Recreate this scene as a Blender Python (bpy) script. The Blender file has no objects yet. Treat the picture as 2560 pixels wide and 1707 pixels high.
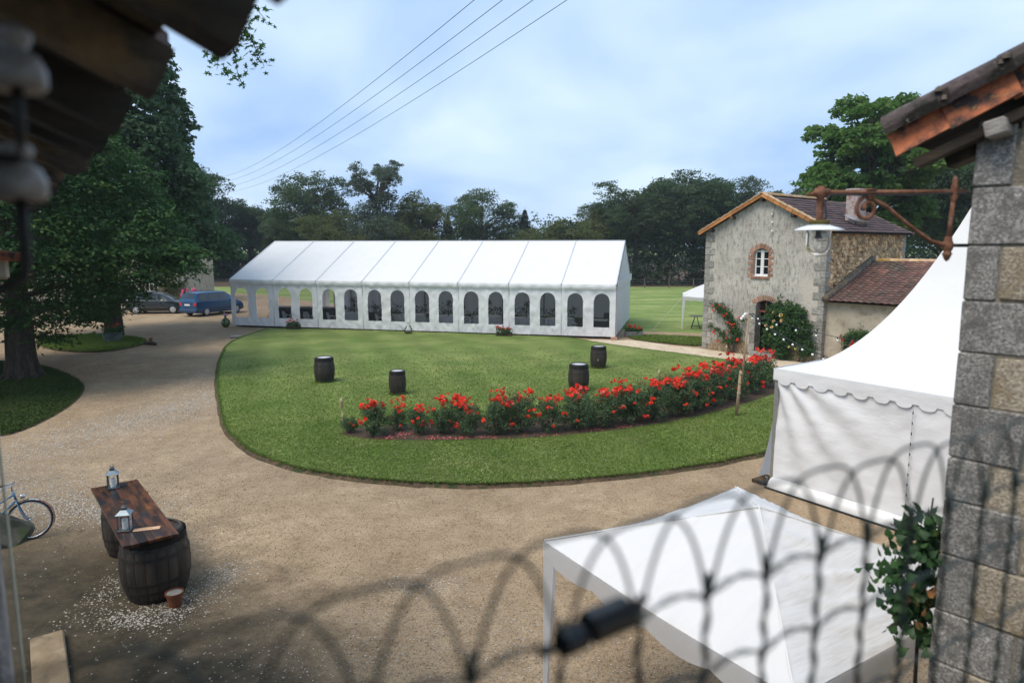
import bpy, bmesh, math, random
import numpy as np
from mathutils import Vector, Matrix, Euler, noise as mnoise
from math import sin, cos, pi, radians, sqrt, atan2, hypot
rnd = random.Random(7)
rng = np.random.default_rng(7)
S = bpy.context.scene
COL = S.collection

# ------------------------------------------------------------------ camera, sky, sun, exposure
cam = bpy.data.cameras.new("camera")
cam.lens = 24.0
cam.sensor_width = 36.0
cam.clip_start = 0.05
cam.clip_end = 2000.0
cam.dof.use_dof = True
cam.dof.focus_distance = 26.0
cam.dof.aperture_fstop = 1.9
camo = bpy.data.objects.new("camera", cam)
COL.objects.link(camo)
camo.location = (0, 0, 5.0)
camo.rotation_euler = (radians(90 - 8.0), 0, 0)
S.camera = camo

SUN_EL, SUN_AZ = radians(58), radians(235)       # high sun behind thin cloud, over the left shoulder
sun = bpy.data.lights.new("sun", 'SUN')
sun.energy = 1.3
sun.angle = radians(34)
sun.color = (1.0, 0.90, 0.76)
suno = bpy.data.objects.new("sun", sun)
COL.objects.link(suno)
suno.rotation_euler = (pi / 2 - SUN_EL, 0, pi - SUN_AZ)

W = bpy.data.worlds.new("World")
S.world = W
W.use_nodes = True
wn = W.node_tree
wn.nodes.clear()
def wnode(t, **k):
    n = wn.nodes.new(t)
    for a, b in k.items(): setattr(n, a, b)
    return n
wout = wnode('ShaderNodeOutputWorld')
wbg = wnode('ShaderNodeBackground')
wbg.inputs['Strength'].default_value = 0.1
sky = wnode('ShaderNodeTexSky', sky_type='NISHITA', sun_disc=False)
sky.sun_elevation = SUN_EL
sky.sun_rotation = SUN_AZ
sky.air_density = 1.0
sky.dust_density = 2.0
sky.altitude = 50
wtc = wnode('ShaderNodeTexCoord')
wsep = wnode('ShaderNodeSeparateXYZ')
wn.links.new(wtc.outputs['Generated'], wsep.inputs[0])
wz = wnode('ShaderNodeMath', operation='ADD'); wz.inputs[1].default_value = 0.40
wn.links.new(wsep.outputs['Z'], wz.inputs[0])
wz2 = wnode('ShaderNodeMath', operation='MAXIMUM'); wz2.inputs[1].default_value = 0.12
wn.links.new(wz.outputs[0], wz2.inputs[0])
wdiv = wnode('ShaderNodeVectorMath', operation='SCALE')
winv = wnode('ShaderNodeMath', operation='DIVIDE'); winv.inputs[0].default_value = 1.0
wn.links.new(wz2.outputs[0], winv.inputs[1])
wn.links.new(wtc.outputs['Generated'], wdiv.inputs[0])
wn.links.new(winv.outputs[0], wdiv.inputs['Scale'])
wnz = wnode('ShaderNodeTexNoise'); wnz.inputs['Scale'].default_value = 1.5
wnz.inputs['Detail'].default_value = 6; wnz.inputs['Roughness'].default_value = 0.47
wnz.inputs['Distortion'].default_value = 0.25
wmp = wnode('ShaderNodeMapping'); wmp.inputs['Location'].default_value = (3.4, 1.7, 0.3)
wmp.inputs['Rotation'].default_value = (0, 0, 0.5); wmp.inputs['Scale'].default_value = (1.0, 1.0, 1.0)
wn.links.new(wdiv.outputs[0], wmp.inputs[0]); wn.links.new(wmp.outputs[0], wnz.inputs['Vector'])
wr = wnode('ShaderNodeValToRGB')
wr.color_ramp.elements[0].position = 0.35; wr.color_ramp.elements[0].color = (1.62, 2.50, 4.05, 1)
wr.color_ramp.elements[1].position = 0.63; wr.color_ramp.elements[1].color = (3.2, 3.95, 4.75, 1)
wn.links.new(wnz.outputs['Fac'], wr.inputs[0])
wmix = wnode('ShaderNodeMix', data_type='RGBA'); wmix.inputs['Factor'].default_value = 0.95
wn.links.new(sky.outputs[0], wmix.inputs['A']); wn.links.new(wr.outputs[0], wmix.inputs['B'])
wn.links.new(wmix.outputs['Result'], wbg.inputs[0])
wn.links.new(wbg.outputs[0], wout.inputs[0])

S.view_settings.view_transform = 'Standard'
S.view_settings.look = 'None'
S.view_settings.gamma = 1.0
S.view_settings.use_curve_mapping = False
S.view_settings.exposure = 1.3
S.render.engine = 'CYCLES'
S.cycles.max_bounces = 8
S.cycles.diffuse_bounces = 5
S.cycles.glossy_bounces = 3
S.cycles.transmission_bounces = 6
S.cycles.transparent_max_bounces = 12
S.cycles.caustics_reflective = False
S.cycles.caustics_refractive = False
S.cycles.use_denoising = True

# ------------------------------------------------------------------ object helpers
ROOTS = {}
def setp(o, label=None, cat=None, group=None, kind=None):
    if label: o['label'] = label
    if cat: o['category'] = cat
    if group: o['group'] = group
    if kind: o['kind'] = kind
    return o
def thing(name, label, cat, loc=(0, 0, 0), rz=0.0, group=None):
    o = bpy.data.objects.new(name, None)
    o.empty_display_size = 0.2
    COL.objects.link(o)
    o.location = loc
    o.rotation_euler = (0, 0, rz)
    return setp(o, label, cat, group)
def link(name, mesh, parent=None, loc=(0, 0, 0), rot=(0, 0, 0), sc=(1, 1, 1)):
    o = bpy.data.objects.new(name, mesh)
    COL.objects.link(o)
    o.location = loc; o.rotation_euler = rot; o.scale = sc
    if parent is not None: o.parent = parent
    return o
def kids(o): return [c for c in bpy.data.objects if c.parent == o]
CH = {}
def dup(root, loc, rz=0.0, label=None, group=None, sc=None, cat=None):
    r = root.copy(); COL.objects.link(r)
    r.location = loc; r.rotation_euler = (0, 0, rz)
    if sc: r.scale = sc if hasattr(sc, '__len__') else (sc, sc, sc)
    if label: r['label'] = label
    if group: r['group'] = group
    if cat: r['category'] = cat
    if root.name not in CH:
        CH[root.name] = [(c, kids(c)) for c in kids(root)]
    for c, gs in CH[root.name]:
        d = c.copy(); COL.objects.link(d); d.parent = r
        for g in gs:
            h = g.copy(); COL.objects.link(h); h.parent = d
    return r

class MB:
    def __init__(s): s.v = []; s.f = []; s.m = []
    def add(s, vs, fs, mi=0):
        b = len(s.v); s.v += [tuple(v) for v in vs]
        s.f += [tuple(i + b for i in f) for f in fs]; s.m += [mi] * len(fs); return s
    def box(s, c, d, rot=None, mi=0):
        hx, hy, hz = d[0] / 2, d[1] / 2, d[2] / 2
        vs = [Vector((x, y, z)) for z in (-hz, hz) for y in (-hy, hy) for x in (-hx, hx)]
        if rot is not None: vs = [rot @ v for v in vs]
        c = Vector(c)
        return s.add([v + c for v in vs], [(0, 2, 3, 1), (4, 5, 7, 6), (0, 1, 5, 4), (2, 6, 7, 3), (0, 4, 6, 2), (1, 3, 7, 5)], mi)
    def bar(s, a, b, w, h, mi=0, up=Vector((0, 0, 1))):
        a, b = Vector(a), Vector(b); d = (b - a); L = d.length; d.normalize()
        if abs(d.dot(up)) > .98: up = Vector((1, 0, 0))
        x = d.cross(up).normalized(); z = x.cross(d)
        R = Matrix((x, d, z)).transposed()
        return s.box((a + b) / 2, (w, L, h), R, mi)
    def cbox(s, c, d, b, rot=None, jit=0.0, r=rnd, mi=0):
        h = [d[0] / 2, d[1] / 2, d[2] / 2]; V = {}; vs = []
        for sx in (-1, 1):
            for sy in (-1, 1):
                for sz in (-1, 1):
                    j = [r.uniform(-jit, jit) for _ in range(3)]
                    for a in range(3):
                        p = [sx * (h[0] - b), sy * (h[1] - b), sz * (h[2] - b)]
                        p[a] = (sx, sy, sz)[a] * h[a]
                        V[(a, sx, sy, sz)] = len(vs); vs.append(Vector((p[0] + j[0], p[1] + j[1], p[2] + j[2])))
        fs = []
        for a in range(3):
            u, w = [(1, 2), (0, 2), (0, 1)][a]
            for sg in (-1, 1):
                q = []
                for su, sw in ((-1, -1), (1, -1), (1, 1), (-1, 1)):
                    t = [0, 0, 0]; t[a] = sg; t[u] = su; t[w] = sw; q.append(V[(a, *t)])
                fs.append(q)
        for a in range(3):
            for bx in range(a + 1, 3):
                c3 = 3 - a - bx
                for sa in (-1, 1):
                    for sb in (-1, 1):
                        q = []
                        for ax, sc_ in ((a, -1), (a, 1), (bx, 1), (bx, -1)):
                            t = [0, 0, 0]; t[a] = sa; t[bx] = sb; t[c3] = sc_; q.append(V[(ax, *t)])
                        fs.append(q)
        for sx in (-1, 1):
            for sy in (-1, 1):
                for sz in (-1, 1): fs.append([V[(a, sx, sy, sz)] for a in range(3)])
        out = []
        for f in fs:
            p = [vs[i] for i in f]; cen = sum(p, Vector()) / len(p)
            n = (p[1] - p[0]).cross(p[2] - p[0])
            out.append(tuple(f) if n.dot(cen) > 0 else tuple(reversed(f)))
        c = Vector(c)
        vs = [((rot @ v) if rot is not None else v) + c for v in vs]
        return s.add(vs, out, mi)
    def tube(s, pts, r, n=8, cap=True, mi=0, closed=False):
        pts = [Vector(p) for p in pts]; N = len(pts)
        rs = r if hasattr(r, '__len__') else [r] * N
        vs = []; prev = None
        for i, p in enumerate(pts):
            if closed: t = pts[(i + 1) % N] - pts[i - 1]
            else: t = pts[min(i + 1, N - 1)] - pts[max(i - 1, 0)]
            if t.length < 1e-9: t = Vector((0, 0, 1))
            t.normalize()
            if prev is None:
                prev = t.orthogonal().normalized()
            x = (prev - t * prev.dot(t))
            if x.length < 1e-6: x = t.orthogonal()
            x.normalize(); prev = x; y = t.cross(x)
            for k in range(n):
                a = 2 * pi * k / n
                vs.append(p + (x * cos(a) + y * sin(a)) * rs[i])
        fs = []
        for i in range(N if closed else N - 1):
            j = (i + 1) % N
            for k in range(n):
                fs.append((i * n + k, i * n + (k + 1) % n, j * n + (k + 1) % n, j * n + k))
        if cap and not closed:
            fs.append(tuple(reversed(range(n)))); fs.append(tuple(range((N - 1) * n, N * n)))
        return s.add(vs, fs, mi)
    def lathe(s, prof, n=16, c=(0, 0, 0), M=None, a0=0, a1=2 * pi, mi=0):
        full = abs(a1 - a0 - 2 * pi) < 1e-6; vs = []; m = n if full else n + 1; c = Vector(c)
        for (r, z) in prof:
            for k in range(m):
                a = a0 + (a1 - a0) * k / n
                v = Vector((r * cos(a), r * sin(a), z)); vs.append((M @ v if M is not None else v) + c)
        fs = []
        for i in range(len(prof) - 1):
            for k in range(n):
                k2 = (k + 1) % m
                fs.append((i * m + k, i * m + k2, (i + 1) * m + k2, (i + 1) * m + k))
        return s.add(vs, fs, mi)
    def grid(s, fn, nu, nv, mi=0):
        vs = [fn(i / nu, j / nv) for j in range(nv + 1) for i in range(nu + 1)]
        fs = [(j * (nu + 1) + i, j * (nu + 1) + i + 1, (j + 1) * (nu + 1) + i + 1, (j + 1) * (nu + 1) + i) for j in range(nv) for i in range(nu)]
        return s.add(vs, fs, mi)
    def prism(s, poly, z0, z1, mi=0):
        n = len(poly); vs = [(x, y, z0) for x, y in poly] + [(x, y, z1) for x, y in poly]
        fs = [tuple(reversed(range(n))), tuple(range(n, 2 * n))] + [(i, (i + 1) % n, n + (i + 1) % n, n + i) for i in range(n)]
        return s.add(vs, fs, mi)
    def xf(s, M):
        s.v = [tuple(M @ Vector(v)) for v in s.v]; return s
    def mesh(s, name, mat, smooth=False, ang=None):
        me = bpy.data.meshes.new(name); me.from_pydata(s.v, [], s.f)
        for m in (mat if isinstance(mat, (list, tuple)) else [mat]): me.materials.append(m)
        if any(s.m): me.polygons.foreach_set('material_index', s.m)
        if smooth:
            me.polygons.foreach_set('use_smooth', [True] * len(s.f))
            if ang is not None: me.set_sharp_from_angle(angle=radians(ang))
        me.update(); return me
    def build(s, name, mat, parent=None, smooth=False, ang=None, kind=None, label=None):
        o = link(name, s.mesh(name, mat, smooth, ang), parent)
        return setp(o, label=label, kind=kind)

def npmesh(name, V, F, mat, smooth=False):
    """V (N,3) and F (M,k) numpy arrays to a mesh"""
    me = bpy.data.meshes.new(name)
    M, k = F.shape
    me.vertices.add(len(V)); me.vertices.foreach_set('co', V.astype(np.float32).ravel())
    me.loops.add(M * k); me.loops.foreach_set('vertex_index', F.astype(np.int32).ravel())
    me.polygons.add(M); me.polygons.foreach_set('loop_start', np.arange(0, M * k, k, dtype=np.int32))
    if smooth: me.polygons.foreach_set('use_smooth', np.ones(M, dtype=bool))
    me.materials.append(mat); me.update(calc_edges=True); return me

# ------------------------------------------------------------------ materials
class NT:
    def __init__(s, name):
        s.m = bpy.data.materials.new(name); s.m.use_nodes = True; s.t = s.m.node_tree
        s.b = s.t.nodes['Principled BSDF']; s.o = s.t.nodes['Material Output']
    def n(s, t, ins=None, **k):
        q = s.t.nodes.new(t)
        for a, b in k.items(): setattr(q, a, b)
        for a, b in (ins or {}).items(): s.put(q, a, b)
        return q
    def put(s, q, a, b):
        i = q.inputs[a]
        if isinstance(b, bpy.types.NodeSocket): s.t.links.new(b, i)
        else: i.default_value = b
    def math(s, op, a, b=0.0, c=None):
        q = s.n('ShaderNodeMath', operation=op); s.put(q, 0, a); s.put(q, 1, b)
        if c is not None: s.put(q, 2, c)
        return q.outputs[0]
    def vec(s, obj=True, stretch=(1, 1, 1), rot=(0, 0, 0)):
        tc = s.n('ShaderNodeTexCoord'); v = tc.outputs['Object']
        if obj:
            oi = s.n('ShaderNodeObjectInfo'); sc = s.math('MULTIPLY', oi.outputs['Random'], 37.0)
            v = s.n('ShaderNodeVectorMath', {0: v, 1: sc}, operation='ADD').outputs[0]
        mp = s.n('ShaderNodeMapping', {0: v}); mp.inputs['Scale'].default_value = stretch; mp.inputs['Rotation'].default_value = rot
        return mp.outputs[0]
    def noise(s, v, scale, detail=6, rough=.6, dist=0):
        q = s.n('ShaderNodeTexNoise', {'Vector': v, 'Scale': scale, 'Detail': detail, 'Roughness': rough, 'Distortion': dist}); return q.outputs['Fac']
    def ramp(s, f, lo, hi):
        q = s.n('ShaderNodeMapRange', {0: f, 1: lo, 2: hi}); q.clamp = True; return q.outputs[0]
    def mix(s, f, a, b, blend='MIX'):
        q = s.n('ShaderNodeMix', data_type='RGBA', blend_type=blend)
        s.put(q, 'Factor', f)
        for key, val in (('A', a), ('B', b)):
            s.put(q, key, val if isinstance(val, bpy.types.NodeSocket) else (val[0], val[1], val[2], 1))
        return q.outputs['Result']
    def gain(s, c, f):
        q = s.n('ShaderNodeVectorMath', operation='SCALE'); s.put(q, 0, c); s.put(q, 'Scale', f); return q.outputs[0]
    def bump(s, h, st, dist=.02):
        q = s.n('ShaderNodeBump', {'Height': h, 'Strength': st, 'Distance': dist}); s.put(s.b, 'Normal', q.outputs[0])

def pm(name, c1, c2=None, scale=6, lo=.35, hi=.65, rough=.8, bump=0.0, bscale=None, bdist=.02, c3=None, s3=2, lo3=.55, hi3=.65, c4=None, s4=8, lo4=.6, hi4=.66,
       metal=0, isl=0, objr=0, stretch=(1, 1, 1), spec=.4, transl=0, detail=6, rotv=(0, 0, 0)):
    N = NT(name); v = N.vec(True, stretch, rotv)
    c = N.mix(N.ramp(N.noise(v, scale, detail), lo, hi), c1, c2 or c1)
    v2 = N.vec(True)
    if c3: c = N.mix(N.ramp(N.noise(v2, s3, 8, .65), lo3, hi3), c, c3)
    if c4: c = N.mix(N.ramp(N.noise(v2, s4, 5, .6, .4), lo4, hi4), c, c4)
    if isl:
        g = N.n('ShaderNodeNewGeometry'); c = N.gain(c, N.math('MULTIPLY_ADD', g.outputs['Random Per Island'], isl, 1 - isl / 2))
    if objr:
        oi = N.n('ShaderNodeObjectInfo'); c = N.gain(c, N.math('MULTIPLY_ADD', oi.outputs['Random'], objr, 1 - objr / 2))
    N.put(N.b, 'Base Color', c); N.b.inputs['Roughness'].default_value = rough; N.b.inputs['Metallic'].default_value = metal
    N.b.inputs['Specular IOR Level'].default_value = spec
    if bump: N.bump(N.noise(v, bscale or scale * 4, 8), bump, bdist)
    if transl:
        t = N.n('ShaderNodeBsdfTranslucent', {0: c}); mx = N.n('ShaderNodeMixShader', {0: transl, 1: N.b.outputs[0], 2: t.outputs[0]})
        N.t.links.new(mx.outputs[0], N.o.inputs[0])
    return N.m

def leafmat(name, ca, cb, cc=None, transl=.3, rough=.45, sc=.35, spec=.12):
    """leaf colour: per-leaf variety and slow drift through the crown"""
    N = NT(name); v = N.vec(True); g = N.n('ShaderNodeNewGeometry')
    f = N.math('ADD', N.math('MULTIPLY', g.outputs['Random Per Island'], .55), N.math('MULTIPLY', N.ramp(N.noise(v, sc, 3), .3, .7), .45))
    c = N.mix(f, ca, cb)
    if cc: c = N.mix(N.ramp(N.noise(v, sc * 1.7, 3), .6, .75), c, cc)
    N.put(N.b, 'Base Color', c); N.b.inputs['Roughness'].default_value = rough; N.b.inputs['Specular IOR Level'].default_value = spec; N.b.inputs['Roughness'].default_value = rough + .15
    t = N.n('ShaderNodeBsdfTranslucent', {0: N.mix(.5, c, (ca[0] * 1.3, ca[1] * 1.6, ca[2] * .6))})
    mx = N.n('ShaderNodeMixShader', {0: transl, 1: N.b.outputs[0], 2: t.outputs[0]}); N.t.links.new(mx.outputs[0], N.o.inputs[0])
    return N.m

def glassmat(name, tint, op, rough=.05):
    """thin clear sheet: mostly see-through, a little mirror"""
    N = NT(name)
    tr = N.n('ShaderNodeBsdfTransparent', {0: (*tint, 1)}); gl = N.n('ShaderNodeBsdfGlossy', {0: (1, 1, 1, 1), 'Roughness': rough})
    fr = N.n('ShaderNodeFresnel', {'IOR': 1.35}); d = N.n('ShaderNodeBsdfDiffuse', {0: (.55, .56, .58, 1)})
    m1 = N.n('ShaderNodeMixShader', {0: op, 1: tr.outputs[0], 2: d.outputs[0]})
    m2 = N.n('ShaderNodeMixShader', {0: fr.outputs[0], 1: m1.outputs[0], 2: gl.outputs[0]})
    N.t.links.new(m2.outputs[0], N.o.inputs[0]); return N.m

M = {}
M['canvas'] = pm('tent_canvas', (.755, .75, .74), (.79, .785, .775), 1.5, rough=.55, bump=.22, bscale=2.2, bdist=.06, transl=.12)
M['canvas_wall'] = pm('tent_wall_canvas', (.76, .765, .775), (.80, .80, .81), 1.2, rough=.6, bump=.55, bscale=1.5, bdist=.06, stretch=(.7, 1, 1.3), transl=.10)
M['canvas_gaz'] = pm('gazebo_fabric', (.80, .805, .815), (.83, .83, .84), 2, rough=.5, bump=.45, bscale=1.6, bdist=.10, stretch=(.3, 2.4, 1), transl=.22)
M['canvas_val'] = pm('gazebo_valance_fabric', (.80, .80, .81), (.84, .84, .85), 2, rough=.5, bump=.3, bscale=4, bdist=.03, transl=.45)
M['pane'] = glassmat('clear_plastic', (.70, .70, .74), .02, .12)
M['glass'] = glassmat('thin_glass', (.97, .98, .98), .02, .02)
M['alu'] = pm('aluminium', (.35, .35, .35), (.42, .42, .42), 8, rough=.4, metal=.7)
M['rail'] = pm('seam_rail', (.55, .57, .6), (.6, .62, .65), 8, rough=.4, metal=.3)
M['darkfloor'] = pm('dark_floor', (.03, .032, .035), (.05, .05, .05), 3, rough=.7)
M['plastic_white'] = pm('white_plastic', (.75, .75, .74), (.8, .8, .79), 4, rough=.4)
M['cloth'] = pm('table_linen', (.72, .72, .73), (.78, .78, .78), 3, rough=.8, bump=.3, bscale=6)
M['navy'] = pm('dark_blue_cloth', (.012, .02, .035), (.02, .03, .05), 3, rough=.6)
M['barrel'] = pm('barrel_oak', (.022, .018, .015), (.055, .042, .032), 3, rough=.6, bump=.35, bscale=14, stretch=(3, 3, .5), objr=.5, c3=(.11, .085, .06), s3=2.6, lo3=.62, hi3=.74)
M['hoop'] = pm('hoop_iron', (.018, .017, .016), (.045, .035, .028), 12, rough=.5, metal=.3, bump=.15)
M['barrel_head'] = pm('barrel_head', (.50, .52, .56), (.62, .64, .67), 4, rough=.25)  # pale blue-grey stands for the sky reflected in the tops
M['board'] = pm('varnished_board', (.028, .014, .010), (.105, .040, .018), 4.0, lo=.42, hi=.60, rough=.30, stretch=(.5, 2.2, 1), objr=.8, c3=(.20, .080, .022), s3=3.0, lo3=.58, hi3=.70, c4=(.020, .020, .023), s4=1.8, lo4=.52, hi4=.62, bump=.2, bscale=10)
M['lantern'] = pm('lantern_metal', (.055, .065, .075), (.09, .105, .12), 10, rough=.4, metal=.2)
M['lantern_roof'] = pm('lantern_roof_metal', (.16, .21, .25), (.22, .28, .32), 10, rough=.35, metal=.3)
M['candle'] = pm('candle_wax', (.75, .75, .72), (.8, .8, .77), 5, rough=.5)
M['card'] = pm('brown_card', (.52, .32, .19), (.6, .38, .24), 6, rough=.8)
M['pot'] = pm('brown_plastic_pot', (.14, .045, .022), (.18, .06, .03), 7, rough=.5)
M['terracotta'] = pm('terracotta', (.35, .14, .07), (.45, .2, .1), 7, rough=.85, bump=.2)
M['stonepot'] = pm('trough_stone', (.18, .17, .15), (.30, .28, .25), 9, rough=.9, bump=.4)
M['soil'] = pm('soil', (.05, .032, .02), (.10, .062, .038), 9, rough=.95, bump=.8, bdist=.05)
M['green_glass'] = pm('green_bottle_glass', (.05, .085, .03), (.09, .13, .05), 3, rough=.12, spec=.6)
M['zinc'] = pm('zinc', (.10, .13, .13), (.16, .19, .19), 5, rough=.5, metal=.4)
M['quoin'] = pm('quoin_stone', (.24, .228, .205), (.37, .352, .318), 5, rough=.9, bump=.5, bscale=16, c3=(.14, .132, .115), s3=4, lo3=.50, hi3=.66, objr=.4)
M['stucco'] = None
M['brick'] = pm('brick', (.29, .125, .075), (.42, .22, .14), 9, rough=.9, bump=.3, objr=.7, c3=(.44, .35, .27), s3=6, lo3=.52, hi3=.64)
M['mortar'] = pm('mortar', (.36, .27, .17), (.50, .40, .27), 8, rough=.95, bump=.5)
M['mortar_dark'] = pm('dark_mortar', (.20, .172, .13), (.30, .26, .20), 12, rough=.95, bump=.8)
M['rubble'] = pm('rubble_stone', (.34, .20, .095), (.66, .47, .26), 3, rough=.92, bump=.5, isl=1.0, c3=(.70, .55, .37), s3=3, lo3=.56, hi3=.66)
M['verge'] = pm('verge_tile', (.42, .14, .05), (.50, .22, .08), 5, rough=.85, bump=.3, objr=.6, c3=(.44, .26, .06), s3=4, lo3=.52, hi3=.66)
M['cap_tile'] = pm('cap_tile', (.46, .28, .18), (.55, .40, .26), 6, rough=.9, objr=.4, c3=(.40, .25, .05), s3=3, lo3=.5, hi3=.62)
M['tile_purple'] = pm('weathered_tile', (.055, .038, .042), (.10, .065, .062), 1.6, rough=.75, isl=.5, bump=.2)
M['tile_brown'] = pm('brown_tile', (.085, .046, .038), (.155, .078, .060), 1.3, rough=.8, isl=.7, objr=.5, bump=.2, c3=(.075, .07, .05), s3=1.2, lo3=.5, hi3=.66)
M['moss'] = pm('mossy_coping', (.05, .045, .04), (.15, .12, .09), 6, rough=.95, bump=.8, c3=(.22, .16, .04), s3=2, lo3=.58, hi3=.7)
M['window_white'] = pm('white_window_paint', (.72, .72, .71), (.78, .78, .77), 4, rough=.5)
M['dark_glass'] = pm('dark_window_glass', (.01, .012, .012), (.018, .02, .02), 2, rough=.08, spec=.5)
M['dark_in'] = pm('dark_interior', (.012, .010, .009), (.02, .017, .015), 2, rough=.95)
M['red_paint'] = pm('red_door_paint', (.28, .06, .045), (.36, .09, .07), 6, rough=.6)
M['flash'] = pm('lead_flashing', (.30, .33, .38), (.38, .40, .45), 5, rough=.5, metal=.3)
M['chim'] = pm('chimney_brick', (.33, .26, .24), (.50, .44, .42), 14, rough=.9, bump=.6, c3=(.28, .16, .13), s3=6, lo3=.5, hi3=.6)
M['timber_grey'] = pm('grey_timber', (.22, .20, .18), (.36, .33, .30), 5, rough=.9, bump=.5, bscale=20, stretch=(4, .6, 4))
M['timber_dark'] = pm('dark_timber', (.018, .014, .010), (.050, .036, .023), 4, rough=.9, bump=.6, bscale=12, stretch=(.6, 3, 3), c3=(.17, .105, .045), s3=2.0, lo3=.52, hi3=.70, objr=.6)  # brown wood patches, colour brightened to light the eave underside
M['pole_wood'] = pm('pole_wood', (.30, .21, .13), (.42, .30, .19), 6, rough=.85, bump=.3, stretch=(4, 4, .6))
M['bamboo'] = pm('bamboo', (.42, .33, .19), (.52, .42, .26), 8, rough=.6, stretch=(3, 3, .6))
M['torch_head'] = pm('torch_cane', (.28, .19, .10), (.40, .29, .16), 20, rough=.8, bump=.6)
M['cable'] = pm('dark_cable', (.02, .022, .025), (.03, .03, .035), 5, rough=.5)
M['wire'] = pm('power_wire', (.06, .10, .15), (.07, .11, .16), 5, rough=.5)
M['bulb'] = pm('white_bulb', (.82, .82, .80), (.85, .85, .84), 3, rough=.2)
M['fence'] = pm('green_plastic_wire', (.020, .034, .032), (.035, .055, .05), 20, rough=.45)
M['black'] = pm('black_plastic', (.008, .010, .010), (.016, .018, .018), 10, rough=.35)
M['porcelain'] = pm('porcelain', (.13, .12, .115), (.19, .175, .16), 6, rough=.3)
M['iron'] = pm('dark_iron', (.010, .010, .010), (.02, .018, .016), 12, rough=.6, metal=.3)
M['rust'] = pm('rusty_iron', (.13, .052, .028), (.26, .125, .075), 22, rough=.85, bump=.4, bscale=60, bdist=.005, c3=(.30, .20, .15), s3=16, lo3=.6, hi3=.7, metal=.1)
M['enamel'] = pm('white_enamel', (.72, .77, .78), (.78, .82, .82), 4, rough=.15)
M['enamel_green'] = pm('green_enamel', (.02, .09, .085), (.03, .12, .11), 4, rough=.2)
M['mosscap'] = pm('mossy_cap', (.07, .06, .015), (.13, .10, .025), 20, rough=.95, bump=.5)
M['pier'] = pm('pier_granite', (.13, .124, .116), (.40, .38, .345), 70, lo=.40, hi=.62, rough=.92, bump=.8, bscale=110, bdist=.008, detail=12, objr=.25, c3=(.13, .122, .112), s3=11, lo3=.46, hi3=.66, c4=(.52, .51, .47), s4=24, lo4=.66, hi4=.70)
M['pier_ochre'] = pm('ochre_rubble', (.24, .20, .145), (.50, .43, .33), 60, lo=.4, hi=.62, rough=.95, bump=.9, bscale=60, bdist=.016, detail=12, objr=.16, c3=(.27, .21, .13), s3=8, lo3=.50, hi3=.66)
M['near_tile'] = pm('near_roof_tile', (.34, .10, .045), (.48, .16, .065), 5, rough=.8, bump=.4, bscale=40, bdist=.006, objr=.4, c3=(.035, .026, .024), s3=6, lo3=.42, hi3=.58, c4=(.36, .24, .09), s4=11, lo4=.64, hi4=.72)
M['near_tile_top'] = pm('near_cover_tile', (.075, .054, .055), (.16, .115, .11), 14, rough=.75, bump=.7, bscale=50, bdist=.010, objr=.4, c3=(.018, .018, .012), s3=7, lo3=.42, hi3=.58, c4=(.25, .21, .15), s4=20, lo4=.66, hi4=.72)
M['wall_near'] = pm('near_wall_stone', (.20, .175, .16), (.40, .365, .34), 9, rough=.95, bump=1.0, bscale=22, bdist=.03, detail=10, objr=.3)
M['rock'] = pm('mossy_stone', (.05, .048, .035), (.12, .11, .08), 5, rough=.95, bump=.7, c3=(.06, .08, .03), s3=3, lo3=.5, hi3=.65)
M['slab'] = pm('sandstone_slab', (.20, .145, .085), (.29, .215, .135), 4, rough=.95, bump=.35, bscale=30, c3=(.15, .115, .07), s3=3)
M['bark'] = pm('bark', (.035, .026, .019), (.09, .068, .05), 4, rough=.95, bump=1.0, bscale=9, bdist=.06, stretch=(3, 3, .5))
M['bark_pale'] = pm('grey_bark', (.06, .05, .04), (.13, .11, .09), 4, rough=.95, bump=.8, bscale=9, stretch=(3, 3, .5))
M['car_blue'] = pm('blue_car_paint', (.008, .062, .165), (.010, .07, .18), 2, rough=.22, spec=.6)
M['car_blue_low'] = pm('blue_bumper', (.012, .04, .10), (.015, .05, .12), 2, rough=.45)
M['car_dark'] = pm('dark_car_paint', (.018, .024, .027), (.022, .028, .032), 2, rough=.2, spec=.6)
M['car_silver'] = pm('silver_car_paint', (.45, .48, .52), (.48, .51, .55), 2, rough=.3, metal=.4)
M['car_glass'] = pm('car_glass', (.02, .03, .035), (.03, .04, .045), 1, rough=.06, spec=.8)
M['tyre'] = pm('tyre_rubber', (.012, .012, .012), (.02, .02, .02), 9, rough=.8)
M['rim'] = pm('wheel_rim', (.55, .56, .58), (.6, .6, .62), 5, rough=.35, metal=.3)
M['lamp_red'] = pm('red_lamp', (.55, .02, .02), (.62, .03, .03), 5, rough=.2)
M['plate'] = pm('number_plate', (.72, .72, .70), (.76, .76, .74), 5, rough=.4)
M['headlamp'] = pm('headlamp', (.7, .72, .74), (.75, .77, .8), 5, rough=.1)
M['bike_blue'] = pm('bicycle_blue', (.05, .13, .22), (.07, .17, .28), 8, rough=.35)
M['chrome'] = pm('chrome', (.55, .55, .57), (.65, .65, .67), 8, rough=.2, metal=.8)
M['rusty_guard'] = pm('rusty_mudguard', (.16, .05, .03), (.24, .08, .05), 12, rough=.6)
M['render_beige'] = pm('beige_render', (.38, .325, .245), (.50, .44, .35), 4, rough=.95, bump=.3, bscale=14, c3=(.26, .215, .155), s3=2, lo3=.5, hi3=.66)
M['field_post'] = pm('post_wood', (.10, .085, .07), (.16, .14, .12), 6, rough=.9)
M['guy'] = pm('guy_rope', (.55, .50, .36), (.6, .55, .4), 9, rough=.8)
M['rose'] = pm('rose_red', (.76, .048, .022), (.82, .10, .05), 9, rough=.5, isl=.45, transl=.15)
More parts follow.
